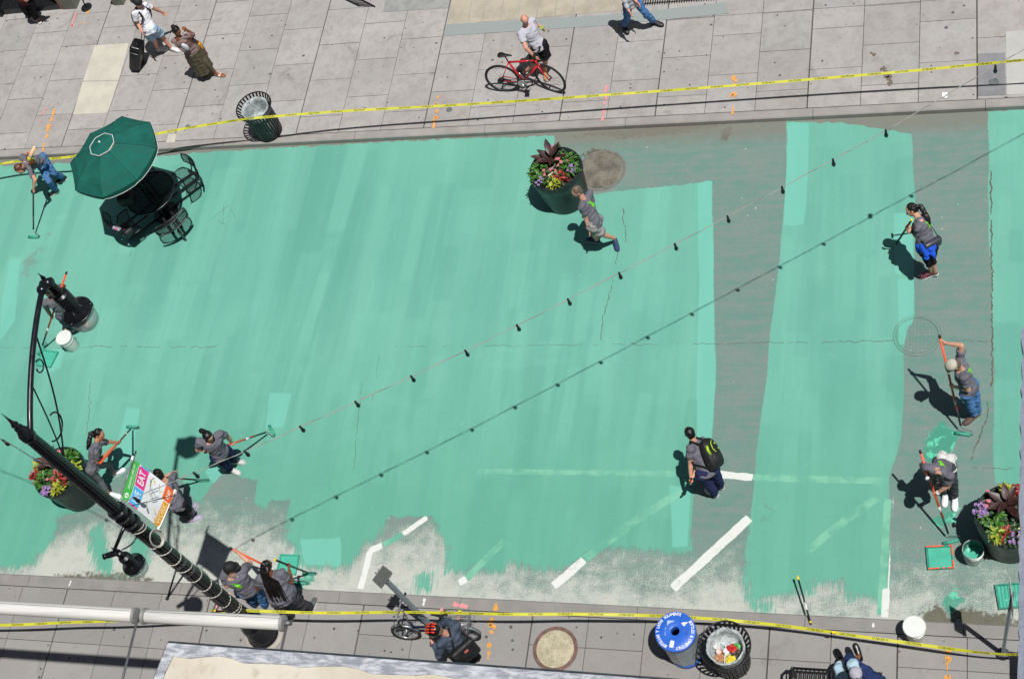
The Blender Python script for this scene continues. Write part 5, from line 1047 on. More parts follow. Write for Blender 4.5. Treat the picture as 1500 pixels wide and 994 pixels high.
# bench at the lower edge
bs = G(1188, 979, SW + .46); be = G(1292, 984, SW + .46); L_ = (be.x - bs.x); bn2 = thing('bench', 'black slatted metal bench under the seated person', 'bench', (bs.x + L_ / 2, bs.y - .25, SW)); y1 = bs.y
x0 = G(1158, 985, SW + .46).x; x1 = be.x; mb = MB(); n = int((x1 - x0) / .062)
for i in range(n): mb.tube([Vector((x0 + .03 + i * .062, y1, SW + .41)), Vector((x0 + .03 + i * .062, y1 - .03, SW + .455)), Vector((x0 + .03 + i * .062, y1 - .45, SW + .45)), Vector((x0 + .03 + i * .062, y1 - .55, SW + .85))], .012, 6)
mb.build('slats', BLKM, bn2)
for nm, pts in (('rail', [(x0, y1 + .005, SW + .43), (x1, y1 + .005, SW + .43)]), ('rail', [(x0, y1 - .22, SW + .45), (x1, y1 - .22, SW + .45)]), ('rail', [(x0, y1 - .56, SW + .86), (x1, y1 - .56, SW + .86)])): MB().tube(pts, .02, 8).build(nm, BLKM, bn2, True)
for x in (x0 + .02, x1 - .02): MB().tube([(x, y1, SW), (x, y1, SW + .44), (x, y1 - .1, SW + .64), (x, y1 - .5, SW + .66)], .022, 8).tube([(x, y1 - .5, SW), (x, y1 - .55, SW + .86)], .022, 8).build('leg', BLKM, bn2, True)

# ------------------------------------------------------------------ near building: white awning tubes on grey rods, flat roof ledge, window ledge
TUBE = mat('white_awning_tube', '#cdccc7', .5, 0, .09, 1, streak=(1.2, 22, 22)); RODM = mat('grey_rod', '#6f6e72', .4, .5)
aw = thing('awning', 'white rolled awning tubes on thin grey rods crossing the lower left corner', 'awning', G(100, 898, 5.2)); yA = 5.19
q0 = G(-40, 887, 6.5); ga = G(196, 901, 6.5); gb = G(215, 902, 6.5); ge = G(413, 912, 6.5)
for a_, b_ in ((q0 + Vector((-6, 0, 0)), ga), (gb, ge)): 
    d = (b_ - a_); ob = MB().lathe(a_, [(.08, 0), (.086, .01), (.086, d.length - .01), (.08, d.length)], 28, d).build('roller_tube', TUBE, aw, auto=40); MB().box(a_.lerp(b_, .5) + Vector((0, .03, .082)), (d.length, .004, .006), math.atan2(d.y, d.x)).build('seam', RODM, ob)
for a_ in (ga + Vector((.03, 0, 0)), ge + Vector((.02, 0, 0)), gb - Vector((.02, 0, 0))): MB().lathe(a_, [(.05, -.03), (.1, -.025), (.1, .012), (.05, .02)], 24, (1, 0, 0)).build('end_cap', mat('cast_grey', '#9a9a98', .5, .3), aw, auto=40)
for a_ in (ga + Vector((.05, -.02, -.02)), ge + Vector((.06, -.02, -.02))): MB().tube([a_, a_ + Vector((-.16, -1.1, -.3)), a_ + Vector((-.42, -3.6, -.9))], .016, 8).build('support_rod', RODM, aw, True)
MB().tube([ge + Vector((.02, 0, 0)), ge + Vector((.12, .01, 0))], [.04, .03], 10).build('crank_eye', RODM, aw, True)
HL = 6.8; k1, k2 = G(246, 941, HL), G(958, 994, HL); dirx = (k2 - k1).normalized(); k3 = G(207, 1040, HL); bld = thing('building', 'cream flat roof with a grey mastic edge jutting out at the bottom of the picture', 'building', (k1.x + 5, 0, 0))
roof = bpy.data.materials.new('cream_roof'); q = NT(roof); n1 = q.noise(.9, 5, rough=.6); q.put(q.b.inputs['Base Color'], q.mix(q.step(q.noise(3.2, 5), .52, .7), q.mix(q.step(n1, .35, .65), S('#bdb5a3'), S('#cbc4b6')), S('#b5aa97'))); q.b.inputs['Roughness'].default_value = .85; q.bump(q.noise(5, 4), .3, .02)
mastic = bpy.data.materials.new('roof_mastic'); q = NT(mastic); nn_ = q.noise(1, 7, v=q.vec((4, 14, 5)), rough=.7, dist=.5); q.put(q.b.inputs['Base Color'], q.mix(q.step(nn_, .40, .62), S('#878b95'), S('#c0c3c8'))); q.b.inputs['Roughness'].default_value = .6; q.bump(nn_, .9, .02)
inn = (k3 - k1).normalized(); P = [k1, k1 + dirx * 16, k1 + dirx * 16 + inn * 5.2, k1 + inn * 5.2]
MB().loft([[Vector((p_.x, p_.y, z)) for p_ in P] for z in (HL - .5, HL - .02)]).build('roof', roof, bld)
rs = random.Random(4); e1 = []; e2 = []; N_ = 90
for i in range(N_ + 1): 
    b_ = k1 + dirx * (16 * i / N_) ; w_ = .15 + .05 * mnoise.noise(Vector((i * .35, 0, 0))) + .02 * rs.uniform(-1, 1); e1.append(b_ + Vector((0, 0, .0))); e2.append(b_ + inn * w_)
vs = e1 + e2 + [v - Vector((0, 0, .1)) for v in e1] + [v - Vector((0, 0, .03)) for v in e2]; m_ = N_ + 1
MB().add(vs, [(i, i + 1, m_ + i + 1, m_ + i) for i in range(N_)] + [(i, i + 1, 2 * m_ + i + 1, 2 * m_ + i) for i in range(N_)] + [(m_ + i, m_ + i + 1, 3 * m_ + i + 1, 3 * m_ + i) for i in range(N_)]).build('mastic_edge', mastic, bld)
vs = []
for i in range(31):
    b_ = k1 + inn * (5.2 * i / 30); w_ = .12 + .03 * mnoise.noise(Vector((i * .5, 5, 0))); vs += [b_ + dirx * -.002 + Vector((0, 0, .004)), b_ + dirx * w_ + Vector((0, 0, .004))]
MB().add(vs, [(2 * i, 2 * i + 1, 2 * i + 3, 2 * i + 2) for i in range(30)]).build('mastic_edge', mastic, bld)
dk = mat('dark_flashing', '#353c44', .5, .3, .2, 8)
MB().tube([k1 + Vector((-.01, .012, -.03)), k1 + dirx * 16 + Vector((0, .012, -.03))], .022, 6).tube([k1 + Vector((-.01, .012, -.03)), k1 + inn * 5.2 + Vector((-.01, 0, -.03))], .018, 6).build('flashing', dk, bld)
BRICK = bpy.data.materials.new('red_brick'); q = NT(BRICK); b_ = q.n('ShaderNodeTexBrick', {'Scale': 4.5, 'Mortar Size': .012}); q.put(b_.inputs['Vector'], q.n('ShaderNodeMapping', {'Rotation': (R(90), 0, 0)}).outputs[0]); q.put(b_.inputs['Vector'].links[0].from_node.inputs[0], q.tc); b_.inputs['Color1'].default_value = S('#7d4636'); b_.inputs['Color2'].default_value = S('#92563f'); b_.inputs['Mortar'].default_value = S('#9a9186'); q.put(q.b.inputs['Base Color'], b_.outputs[0]); q.b.inputs['Roughness'].default_value = .85
MB().loft([[Vector((p_.x, p_.y, z)) for p_ in (k1 + dirx * .3 + inn * .5, k1 + dirx * 15.6 + inn * .5, k1 + dirx * 15.6 + inn * 5, k1 + dirx * .3 + inn * 5)] for z in (0, HL - .5)]).build('wall', BRICK, bld)
bt = thing('building', 'brick tower block from whose window the street is seen', 'building', (-4, -4, 0))
MB().box((-8, -4.3, 12), (60, 7.4, 24)).build('wall', BRICK, bt)
wg = mat('dark_window_glass', '#1d2630', .08, 0, .1)
for fz in (9.5, 13, 16.5): 
    for ix in range(-6, 5): wf = MB().box((ix * 3 - 4, -.58, fz), (1.5, .1, 1.9)).build('window', mat('window_frame', '#b9b7b0', .6), bt); MB().box((ix * 3 - 4, -.515, fz), (1.3, .02, 1.7)).build('pane', wg, wf)
# grey rendered window ledge right beside the camera
w1, w2 = G(1497.5, 470, 21.25), G(1490.5, 1010, 21.25); GREYR = mat('grey_blue_render', '#7f8694', .85, 0, .12, 60, .5, 300)
vs = []; mb = MB(); n = 40; lt = [w1.lerp(w2, i / n) + Vector((.0010 * mnoise.noise(Vector((i * .9, 0, 0))) + .0006 * random.uniform(-1, 1), 0, 0)) for i in range(n + 1)]; lt[0] = lt[0] + Vector((.004, 0, 0))
lt.append(lt[-1] + Vector((0, -.45, 0)))
mb.loft([[Vector((p_.x, p_.y, z)) for z in (21.244, 21.25)] + [Vector((p_.x + .3, p_.y, z)) for z in (21.25, 21.244)] for p_ in lt]); tag(mb.build('window_ledge', GREYR), 'grey rough window ledge running down the right edge of the picture', 'ledge')

# ------------------------------------------------------------------ shop fronts across the street
sf = thing('shop_front', 'dark shop front with a black stone sill at the upper left corner', 'shop front', (-20.5, 21.2, SW))
def W(px, py, h=SW): return G(px, py, h)
BST = mat('black_granite', '#1b1c1e', .3, 0, .2, 20); GST = mat('grey_green_stone', '#6e7366', .8, 0, .15, 6, .3, 60); BWOOD = mat('pinkish_metal', '#9b7168', .5, .2)
a, b_ = W(4, 22), W(92, 13.5); mb = MB()
def wallrun(mb, A_, B_, z0, z1, dep):
    mb.loft([[Vector((A_.x, A_.y, z)), Vector((B_.x, B_.y, z)), Vector((B_.x, B_.y + dep, z)), Vector((A_.x, A_.y + dep, z))] for z in (z0, z1)])
wallrun(mb, a, b_, 0, SW + .16, .9); mb.build('sill', BST, sf)
mb = MB(); wallrun(mb, a + Vector((.0, .28, 0)), b_ + Vector((0, .28, 0)), SW + .161, SW + .42, .6); mb.build('plinth', mat('dark_slate', '#3c3f40', .5, 0, .15, 10), sf)
mb = MB(); wallrun(mb, a + Vector((0, .55, 0)), b_ + Vector((0, .55, 0)), SW + .421, 3.2, .3); mb.build('shop_window', wg, sf)
mb = MB(); wallrun(mb, W(-8, 26), W(4.5, 25), 0, 3.4, 1.2); mb.build('pier', mat('dark_green_metal', '#1c2322', .5, .2), sf)
pr = thing('stone_pier', 'grey green stone pier with a pinkish post between the shop fronts at the upper left', 'pier', W(104, 10)); mb = MB(); wallrun(mb, W(95, 14.5), W(113, 13), 0, SW + .5, .7); mb.build('base_block', GST, pr); mb = MB(); wallrun(mb, W(97, 8) + Vector((0, .0, 0)), W(108, 7), SW + .501, 3.6, .4); mb.build('shaft', mat('pale_stone', '#9c988c', .8, 0, .1, 8), pr)
MB().tube([W(93, 12, SW), W(93, 12, 3.0) * 1.0 if False else Vector((W(93, 12).x, W(93, 12).y, 3.0))], .05, 10).build('post', BWOOD, pr, True)
pr = thing('stone_pier', 'small stone pier with dark sill beyond the man with the suitcase', 'pier', W(175, 5)); mb = MB(); wallrun(mb, W(168, 8.5), W(182, 7.5), 0, SW + .45, .9); mb.build('base_block', GST, pr); mb = MB(); wallrun(mb, W(150, 0), W(167, -1), 0, SW + .4, .5); mb.build('sill', BST, pr)
fc = thing('building', 'long pale masonry front lining the far pavement beyond the picture', 'building', (-8, 23, 0))
mb = MB().box((-8, 24.7, 5), (70, 4, 10)); mb.build('wall', mat('pale_masonry', '#9b9486', .85, 0, .1, 1), fc)
for ix in range(-9, 8): wf = MB().box((ix * 3.2 - 6, 22.66, 1.9), (2.5, .1, 2.6)).build('window', mat('shop_frame', '#2c2f30', .5, .3), fc); MB().box((ix * 3.2 - 6, 22.59, 1.9), (2.3, .03, 2.4)).build('pane', wg, wf)
def cylsh(): pass
t_ = thing('stool', 'small round dark stool seen only by its shadowed seat at the upper left', 'stool', W(127, 4))
# cast shadow lines at the upper edge, put in as flat black bars
br = thing('shadow_bars', 'flat black barred rack lying at the upper edge of the far pavement', 'shadow', W(525, 2))
mb = MB(); A_, B_, C_ = W(500, -3), W(526, 9.5), W(549, 10.5)
for k in range(7): q = W(500, -3).lerp(W(526, 9.5), k / 6); q2 = W(519, -6).lerp(W(549, 10.5), k / 6); mb.tube([q + Vector((0, 0, .03)), q2 + Vector((0, 0, .03))], .008, 6)
mb.tube([W(496, -5) + Vector((0, 0, .03)), W(527, 10) + Vector((0, 0, .03))], .014, 6).tube([W(515, -7) + Vector((0, 0, .03)), W(550, 11) + Vector((0, 0, .03))], .014, 6); mb.build('bars', BLKM, br)
bpy.data.objects.remove(t_)
g = W(127, 11.5); gl = thing('lamp_shadow', 'round lamp shadow made as a thin black disc and curved tube beside the stone pier', 'table', g); MB().lathe(g, [(.13, .0), (.135, .012), (.13, .02), (.01, .02)], 26).build('base', BLKM, gl, auto=40); MB().tube([g, g + Vector((-.05, .12, .3)), g + Vector((.02, .32, .6))], .012, 8).build('leg', BLKM, gl, True)  # a round lamp's cast shadow, put in as a black disc and tube

# ------------------------------------------------------------------ painting tools
ORG = mat('orange_handle', '#e8572b', .45, 0, .05); BGRIP = mat('black_grip', '#1a1c1c', .55); YEL = mat('yellow_cap', '#e0c717', .45); NAP = mat('painted_nap', '#3f9a83', .7, 0, .15, 40, .5, 200); CHR = mat('zinc_wire', '#8d9492', .35, .8); LBL = mat('white_pole_label', '#d8d8d6', .5)
def roller(label, A_, B_, col=ORG, tip=BGRIP, rdir=None, nap=NAP, frame=True, low=.30, glen=.24, group='paint rollers on extension poles'):
    """A_: where the roller meets the ground, B_: free end of the pole"""
    A_, B_ = Vector(A_), Vector(B_); d = (B_ - A_).normalized(); L_ = (B_ - A_).length; t = thing('paint_roller', label, 'paint roller', A_, group)
    o = A_ + d * .16 if frame else A_
    pl = MB().tube([o + d * low, B_ - d * .05], .018, 10).build('pole', col, t, True)
    MB().tube([o, o + d * low], .016, 10).build('grip', BGRIP, t, True); MB().tube([B_ - d * .05, B_], .0195, 10).build('end_cap', tip, t, True)
    if col is ORG: MB().tube([o + d * (low + .12), o + d * (low + .22)], .0188, 10).build('label', LBL, pl, True)
    if frame:
        r = Vector(rdir) if rdir else Vector((1, 0, 0)); r = Vector((r.x, r.y, 0)).normalized(); c = Vector((A_.x, A_.y, .032)); h = glen / 2
        MB().tube([o, o - d * .05, c + r * (h + .03) + Vector((0, 0, .03)) + (o - c) * .3, c + r * (h + .03), c + r * h], .006, 6).build('frame', CHR, t, True)
        MB().tube([c - r * h, c + r * h], .029, 14).build('roller_cover', nap, t, True)
    return t
def pole_from(A_, hand, endpx=None, L=None):
    A_ = Vector(A_); hand = Vector(hand); d = (hand - A_).normalized(); return A_, (along(A_, d, endpx) if endpx else A_ + d * L)
Wp = {k: {j: Vector(v) for j, v in zip(J, P_)} for k, P_ in POSES.items()}
def hand(pose, s): e, w = Wp[pose]['e' + s], Wp[pose]['w' + s]; return w + (w - e).normalized() * .06
RG = {}
def mk(key, label, A_, hnd, endpx=None, L=None, **kw): a, b = pole_from(A_, hnd, endpx, L); roller(label, a, b, **kw); RG[key] = (a, b)
TEAMG = 'volunteers painting the street in charcoal shirts'
mk('orange_hair', 'paint roller on a dark pole pushed by the red-haired woman at the left edge', G(49, 347, .03), hand('orange_hair', 'l'), L=1.45, col=mat('grey_pole', '#4b4f50', .4, .4), rdir=(1, -.05, 0))
mk('lamphidden', 'orange-handled roller dipped in the tray below the hanging lamp', G(60, 512, .05), hand('lamphidden', 'l'), endpx=(99, 399), rdir=(.6, 1, 0))
mk('girl', 'orange-handled roller with green nap pushed by the girl in grey leggings', G(194, 625, .03), hand('girl', 'l'), endpx=(142, 679), rdir=(1, .0, 0))
mk('navy', 'long orange-handled roller held by the stooping worker in navy trousers', G(398, 630, .03), hand('navy', 'l'), endpx=(300, 663), rdir=(.6, -.8, 0))
mk('bannergirl', 'orange-handled roller reaching right from behind the street banner', G(296, 703, .03), hand('bannergirl', 'l'), endpx=(227, 696), rdir=(1, .05, 0))
mk('blackcap', 'thin orange pole raised by the man in the black cap', G(440, 853, .04), hand('blackcap', 'r'), endpx=(337, 801), frame=True, rdir=(1, 0, 0))
mk('braids', 'black yellow-tipped pole with green roller held by the woman with long braids', G(453, 839, .03), hand('braids', 'r'), endpx=(401, 822), col=mat('black_pole', '#22201c', .4), tip=YEL, rdir=(1, .0, 0))
mk('blue', 'black pole with a yellow tip held by the woman with the blue jacket', G(1313, 357, .03), hand('blue', 'l'), endpx=(1336, 322), col=mat('black_pole', '#22201c', .4), tip=YEL, frame=False)
mk('capman', 'long orange-handled roller held high by the man in the pale cap', G(1410, 635, .03), hand('capman', 'r'), endpx=(1376, 491), rdir=(1, -.12, 0))
mk('whitewaist', 'long orange-handled roller of the bent woman with white gloves beside the orange tray', G(1393, 793, .03), hand('whitewaist', 'l'), endpx=(1349, 659), rdir=(1, .3, 0))
mk('backpack', 'short orange pole carried by the man with the black and lime backpack', G(1011, 711, .02), hand('backpack', 'l'), L=1.35, frame=False)
RL = MB(); q1_, q2_ = G(1307, 345, .55), G(1336, 341, .75); t = thing('spare_roller', 'black spare roller held crosswise in front of the woman with the blue jacket', 'roller frame', q1_); MB().tube([q1_, q2_], .01, 8).tube([q1_ - Vector((0, 0, .06)), q1_ + Vector((0, 0, .05))], .018, 10).build('bar', BGRIP, t, True)
t = thing('extension_pole', 'black extension pole with yellow ends lying across the near kerb', 'pole', G(1177, 878, .1), 'loose black poles with yellow ends'); a, b = G(1168, 843, .30), G(1188, 914, .16)
MB().tube([a, b], .014, 10).build('tube', BGRIP, t, True); MB().tube([a, a.lerp(b, .08)], .0175, 10).build('end_cap', YEL, t, True); MB().tube([a.lerp(b, .93), a.lerp(b, .97)], .017, 10).build('end_cap', YEL, t, True); MB().tube([a.lerp(b, .55), a.lerp(b, .7)], .016, 10).build('label', LBL, t, True)
t = thing('extension_pole', 'black extension pole with a yellow tip lying behind the foot of the lamp post', 'pole', G(345, 895, .16), 'loose black poles with yellow ends'); a, b = G(309, 893.5, .3), G(380, 897, .2); MB().tube([a, b], .013, 10).build('tube', BGRIP, t, True); MB().tube([a, a.lerp(b, .1)], .02, 10).build('end_cap', YEL, t, True)
# the cream tube behind the red-haired woman
a, b = G(41, 236, 1.35), G(51, 215, 1.55); t = thing('roller_sleeve', 'cream and yellow roller sleeve sticking up behind the red-haired woman', 'roller sleeve', a); MB().tube([a, b], .036, 16).build('sleeve', mat('cream_nap', '#dfb98a', .7, 0, .1, 30), t, True); MB().tube([a.lerp(b, .12), a.lerp(b, .25)], .039, 16).build('band', YEL, t, True); MB().tube([b - (b - a) * .02, b + (b - a) * .06], .014, 10).build('core', LBL, t, True)
# trays
PAINT = mat('wet_green_paint', '#4fae95', .18, 0, .06, 5, .2, 12, .6)
def tray(label, pts, rimm, edge=.022, h=.05, dashed=False, ribs=False):
    P4 = [G(*p, 0) for p in pts]; c = sum(P4, Vector()) / 4; t = thing('paint_tray', label, 'paint tray', c, 'square paint trays'); Z = Vector((0, 0, 1))
    mb = MB(); inn = [p + (c - p).normalized() * edge * 1.4 for p in P4]; bot = [p + (c - p).normalized() * edge * 2.1 for p in P4]
    mb.add([p + Z * .008 for p in P4] + [p + Z * h for p in P4] + [p + Z * h for p in inn] + [p + Z * .018 for p in bot], [(i, (i + 1) % 4, 4 + (i + 1) % 4, 4 + i) for i in range(4)] + [(4 + i, 4 + (i + 1) % 4, 8 + (i + 1) % 4, 8 + i) for i in range(4)] + [(8 + i, 8 + (i + 1) % 4, 12 + (i + 1) % 4, 12 + i) for i in range(4)] + [(3, 2, 1, 0)])
    mb.build('tray_body', rimm, t)
    MB().sheet([p + (c - p).normalized() * edge * 1.9 + Z * .026 for p in P4]).build('paint', PAINT, t)
    if ribs:
        mb = MB()
        for k in range(7): f = .15 + .7 * k / 6; mb.tube([P4[0].lerp(P4[1], f) * .92 + c * .08 + Z * .03, P4[3].lerp(P4[2], f) * .92 + c * .08 + Z * .03], .008, 6)
        mb.build('ribs', PAINT, t, True)
    if dashed:
        mb = MB()
        for i in range(4):
            A_, B_ = P4[i], P4[(i + 1) % 4]
            for k in range(9 if i in (0, 1, 3) else 9):
                f = (k + .5) / 9; w = .035 if random.random() < .75 else 0
                if w and i != 3: mb.box(A_.lerp(B_, f) + (c - A_.lerp(B_, f)).normalized() * .012 + Z * (h + .003), (w * 1.15, edge * .9, .004), math.atan2((B_ - A_).y, (B_ - A_).x))
        mb.build('bare_rim', ORG, t)
    return t
TG = mat('paint_stained_tray', '#2f8571', .45, 0, .2, 12)
tray('orange-rimmed square tray of wet green paint beside the open bucket', [(1356, 801), (1395, 799), (1398, 833), (1359, 835)][::-1], TG, dashed=True)
tray('square paint tray half hidden behind the lamp arm at the left', [(64, 513), (87, 516), (75, 539), (54, 536)][::-1], mat('painted_tray', '#45a08a', .4, 0, .1, 8))
tray('green square tray on the bleached kerbside by the woman with braids', [(412, 812), (440, 813), (434, 843), (406, 837)][::-1], mat('painted_tray', '#45a08a', .4, 0, .1, 8))
tray('ribbed green paint tray at the right edge by the thin sign post', [(1457, 857), (1504, 853), (1508, 889), (1463, 893)][::-1], TG, ribs=True)
# buckets
BKT = mat('white_bucket_plastic', '#d5d8d4', .4, 0, .04, 6); BKT2 = mat('stained_bucket', '#b9c4be', .45, 0, .25, 12)
def bucket(label, c, h, openb=False, tilt=(0, 0), group='white paint buckets'):
    c = Vector((c.x, c.y, h)); t = thing('paint_bucket', label, 'bucket', c, group); ax = Vector((tilt[0], tilt[1], 1)).normalized()
    pr = [(.128, .0), (.132, .01), (.146, .27), (.156, .275), (.156, .29), (.147, .293), (.148, .32), (.158, .325), (.158, .335), (.148, .34), (.15, .365), (.156, .37)]
    MB().lathe(c, pr + ([(.15, .372), (.146, .36), (.135, .06), (.001, .06)] if openb else [(.14, .37), (.001, .368)]), 40, ax, cap=True).build('pail', BKT2 if openb else BKT, t, auto=35)
    if openb: 
        MB().lathe(c, [(.14, .14), (.001, .141)], 32, ax).build('paint', PAINT, t); MB().lathe(c, [(.1445, .362), (.1385, .2), (.138, .15)], 36, ax, cap=False).build('paint_coat', mat('paint_film', '#1f6b58', .4, 0, .15, 12), t, True)
    else: MB().lathe(c, [(.163, .35), (.166, .36), (.166, .385), (.158, .39), (.152, .384), (.001, .382)], 40, ax).build('lid', BKT, t, auto=35)
    x, y, d = basis(ax); MB().tube([c + d * .3 + (x * math.cos(a) + y * math.sin(a)) * .168 - d * (.09 * math.sin(a)) for a in np.linspace(0, math.pi, 16)], .0035, 6).build('handle', CHR, t, True)
    return t
q = G(1341, 931, SW); bucket('closed white bucket standing on the near kerb under the tape', Vector((G(1339.3, 917, SW + .38).x, G(1339.3, 917, SW + .38).y, 0)), SW, group='white paint buckets')
q = G(1425.5, 804, .37); bucket('open bucket coated with green paint beside the orange tray', q, 0, True)
q = G(93, 494, .38); bucket('closed white bucket with green smears under the hanging lamp', q, 0)
# bicycles
TYRE = mat('tyre_rubber', '#1c1c1e', .75); RIMM = mat('alloy_rim', '#5b5d60', .35, .7); RIML = mat('silver_alloy', '#b4b6b8', .3, .8); REDF = mat('red_frame_paint', '#c81f28', .25, 0, .05, 4, 0, 60, .6)
def bicycle(label, rear, front, rad, frame_m, rim_m, lean, bars, saddle_z, hb_z, fat, basket=False, small=False):
    rear, front = Vector(rear), Vector(front); X = Vector((front.x - rear.x, front.y - rear.y, 0)).normalized(); Y = Vector((-X.y, X.x, 0)); Z = Vector((0, 0, 1)); Zl = (Z * math.cos(lean) + Y * math.sin(lean)); Yl = Zl.cross(X)
    WB = (front - rear).length; t = thing('bicycle', label, 'bicycle', (rear + front) / 2); o = rear
    P = lambda x, z, y=0.: o + X * x + Zl * z + Yl * y
    st = R(18) if not small else 0.
    def wheel(x, ax_y, nm):
        c = P(x, rad); w = MB().tube([c + (ax_x_(x) * math.cos(a) + Zl * math.sin(a)) * rad for a in (2 * math.pi * i / 48 for i in range(49))], fat, 8, False).build('wheel', TYRE, t, True)
        MB().tube([c + (ax_x_(x) * math.cos(a) + Zl * math.sin(a)) * (rad - fat * 1.3) for a in (2 * math.pi * i / 48 for i in range(49))], fat * .55, 6, False).build('rim', rim_m, w, True)
        s = MB(); Yx = Zl.cross(ax_x_(x))
        for i in range(24): a = 2 * math.pi * i / 24; s.tube([c + Yx * (.03 if i % 2 else -.03), c + (ax_x_(x) * math.cos(a) + Zl * math.sin(a)) * (rad - fat * 1.5)], .0014, 4, False)
        s.lathe(c - Yx * .045, [(.022, 0), (.016, .02), (.016, .07), (.022, .09)], 12, Yx); s.build('spokes', rim_m, w)
        return c
    def ax_x_(x): return X if x < .2 else (X * math.cos(st) - Yl * math.sin(st)).normalized()
    cr_ = wheel(0, 0, 'r'); cf = wheel(WB, 0, 'f'); bb_ = P(.42, rad * .8 if not small else rad + .08); stp_ = P(.24 if not small else .3, saddle_z - .18); ht = P(WB - .19, hb_z - .16); hbp = P(WB - .165, hb_z - .28)
    f = MB(); tr_ = .021
    if not small:
        for a, b in ((stp_, ht), (bb_, stp_), (bb_, hbp), (ht, hbp)): f.tube([a, b], tr_, 10)
        for s in (-1, 1): f.tube([cr_ + Yl * (.06 * s), bb_ + Yl * (.03 * s)], .009, 8); f.tube([cr_ + Yl * (.06 * s), stp_ + Yl * (.015 * s)], .009, 8)
        for s in (-1, 1): f.tube([hbp + Yl * (.03 * s), P(WB - .06, rad + .12, .045 * s), cf + Yl * (.05 * s)], .011, 8)
    else:
        f.tube([P(WB - .17, rad + .2), P(.5, rad + .22), P(.38, rad + .14)], .024, 12); f.tube([P(.33, rad + .12), P(.27, saddle_z - .12)], .018, 10); f.tube([P(WB - .2, rad + .34), P(WB - .17, rad + .12)], .022, 10)
        for s in (-1, 1): f.tube([cr_ + Yl * (.06 * s), P(.38, rad + .12, .03 * s)], .01, 8); f.tube([cf + Yl * (.05 * s), P(WB - .15, rad + .2, .04 * s)], .012, 8)
    f.build('frame', frame_m, t, True)
    MB().tube([stp_, P(.21 if not small else .24, saddle_z - .03)], .0135, 8).build('seat_post', BLKM, t, True)
    sd = MB(); sc_ = P(.2 if not small else .24, saddle_z)
    sd.loft([[sc_ + X * x + Yl * (w * math.cos(a)) + Zl * (z + .02 * math.sin(a)) for a in (2 * math.pi * i / 12 for i in range(12))] for x, w, z in ((-.13, .03, .01), (-.11, .07, .012), (-.06, .078, .005), (.02, .045, 0), (.1, .022, 0), (.15, .014, -.005))]); sd.build('saddle', BLKM, t, True)
    hb = MB(); hc_ = P(WB - .2, hb_z); sx_ = (Yl * math.cos(st) + X * math.sin(st))
    hb.tube([ht, hc_, hc_ + X * .05], .014, 8); hb.tube([hc_ + X * .05 - sx_ * .29 - X * .04, hc_ + X * .06 - sx_ * .12, hc_ + X * .06 + sx_ * .12, hc_ + X * .05 + sx_ * .29 - X * .04], .0125, 8); h_ = hb.build('handlebar', BLKM if not small else RIML, t, True)
    for s in (-1, 1): MB().tube([hc_ + X * .045 + sx_ * (.19 * s) - X * .02, hc_ + X * .01 + sx_ * (.3 * s)], .019, 8).tube([hc_ + X * .1 + sx_ * (.2 * s), hc_ + X * .09 + sx_ * (.3 * s) - Zl * .02], .007, 6).build('hand_grip', BLKM, h_, True)
    ck = MB(); ck.lathe(bb_ + Yl * -.075, [(.09, 0), (.095, .004), (.05, .008), (.02, .012)], 28, Yl); ca = R(-62); cd = X * math.cos(ca) + Zl * math.sin(ca); ck.tube([bb_ - Yl * .085, bb_ - Yl * .095 + cd * .17], .011, 8).tube([bb_ + Yl * .07, bb_ + Yl * .085 - cd * .17], .011, 8).build('crank', RIML, t, True)
    for s in (-1, 1): MB().box(bb_ - Yl * (.14 * s) + cd * (.17 * s), (.09, .08, .022), math.atan2(X.y, X.x)).build('pedal', BLKM, t)
    ch = MB(); ch.tube([bb_ - Yl * .06 + Zl * .085, cr_ - Yl * .06 + Zl * .035], .006, 5).tube([bb_ - Yl * .06 - Zl * .085, cr_ - Yl * .05 - Zl * .08, cr_ - Yl * .05 - Zl * .03], .006, 5); ch.lathe(cr_ - Yl * .075, [(.045, 0), (.05, .01), (.05, .03), (.02, .04)], 20, Yl); ch.build('chain', mat('oily_chain', '#2a2a2b', .45, .7), t, True)
    ca_ = MB(); ca_.tube([hc_ + X * .08, hc_ + X * .16 - Zl * .1, P(WB - .1, rad + .34), cf + Zl * (rad + .02)], .0035, 5).tube([hc_ + X * .07 + Yl * .03, hc_ + X * .12 - Zl * .14 + Yl * .05, ht - X * .05, stp_.lerp(ht, .3) + Zl * .02], .0035, 5).build('cables', BGRIP, t, True)
    if small:
        for x in (0, WB):
            MB().loft([[P(x, rad) + (X * math.cos(a) + Zl * math.sin(a)) * (rad + .03) + Yl * y_ for y_ in (-.025, .025)] + [P(x, rad) + (X * math.cos(a) + Zl * math.sin(a)) * (rad + .036) + Yl * y_ for y_ in (.025, -.025)] for a in np.linspace(R(20 if x == 0 else 30), R(175 if x == 0 else 165), 14)]).build('mudguard', mat('grey_mudguard', '#83878b', .35, .5), t, True)
        MB().tube([P(WB - .17, rad + .3), P(WB - .2, hb_z)], .016, 10).build('steering_column', RIML, t, True)
        b = MB(); bc = P(-.02, rad + .34)
        for k in range(9): x = -.17 + .34 * k / 8; b.tube([bc + X * x + Yl * -.14 + Zl * .24, bc + X * x * .85 - Yl * .11, bc + X * x * .85 + Yl * .11, bc + X * x + Yl * .14 + Zl * .24], .0028, 5)
        for k in range(7): y_ = -.14 + .28 * k / 6; b.tube([bc - X * .18 + Yl * y_ + Zl * .24, bc - X * .15 + Yl * y_ * .85, bc + X * .15 + Yl * y_ * .85, bc + X * .18 + Yl * y_ + Zl * .24], .0028, 5)
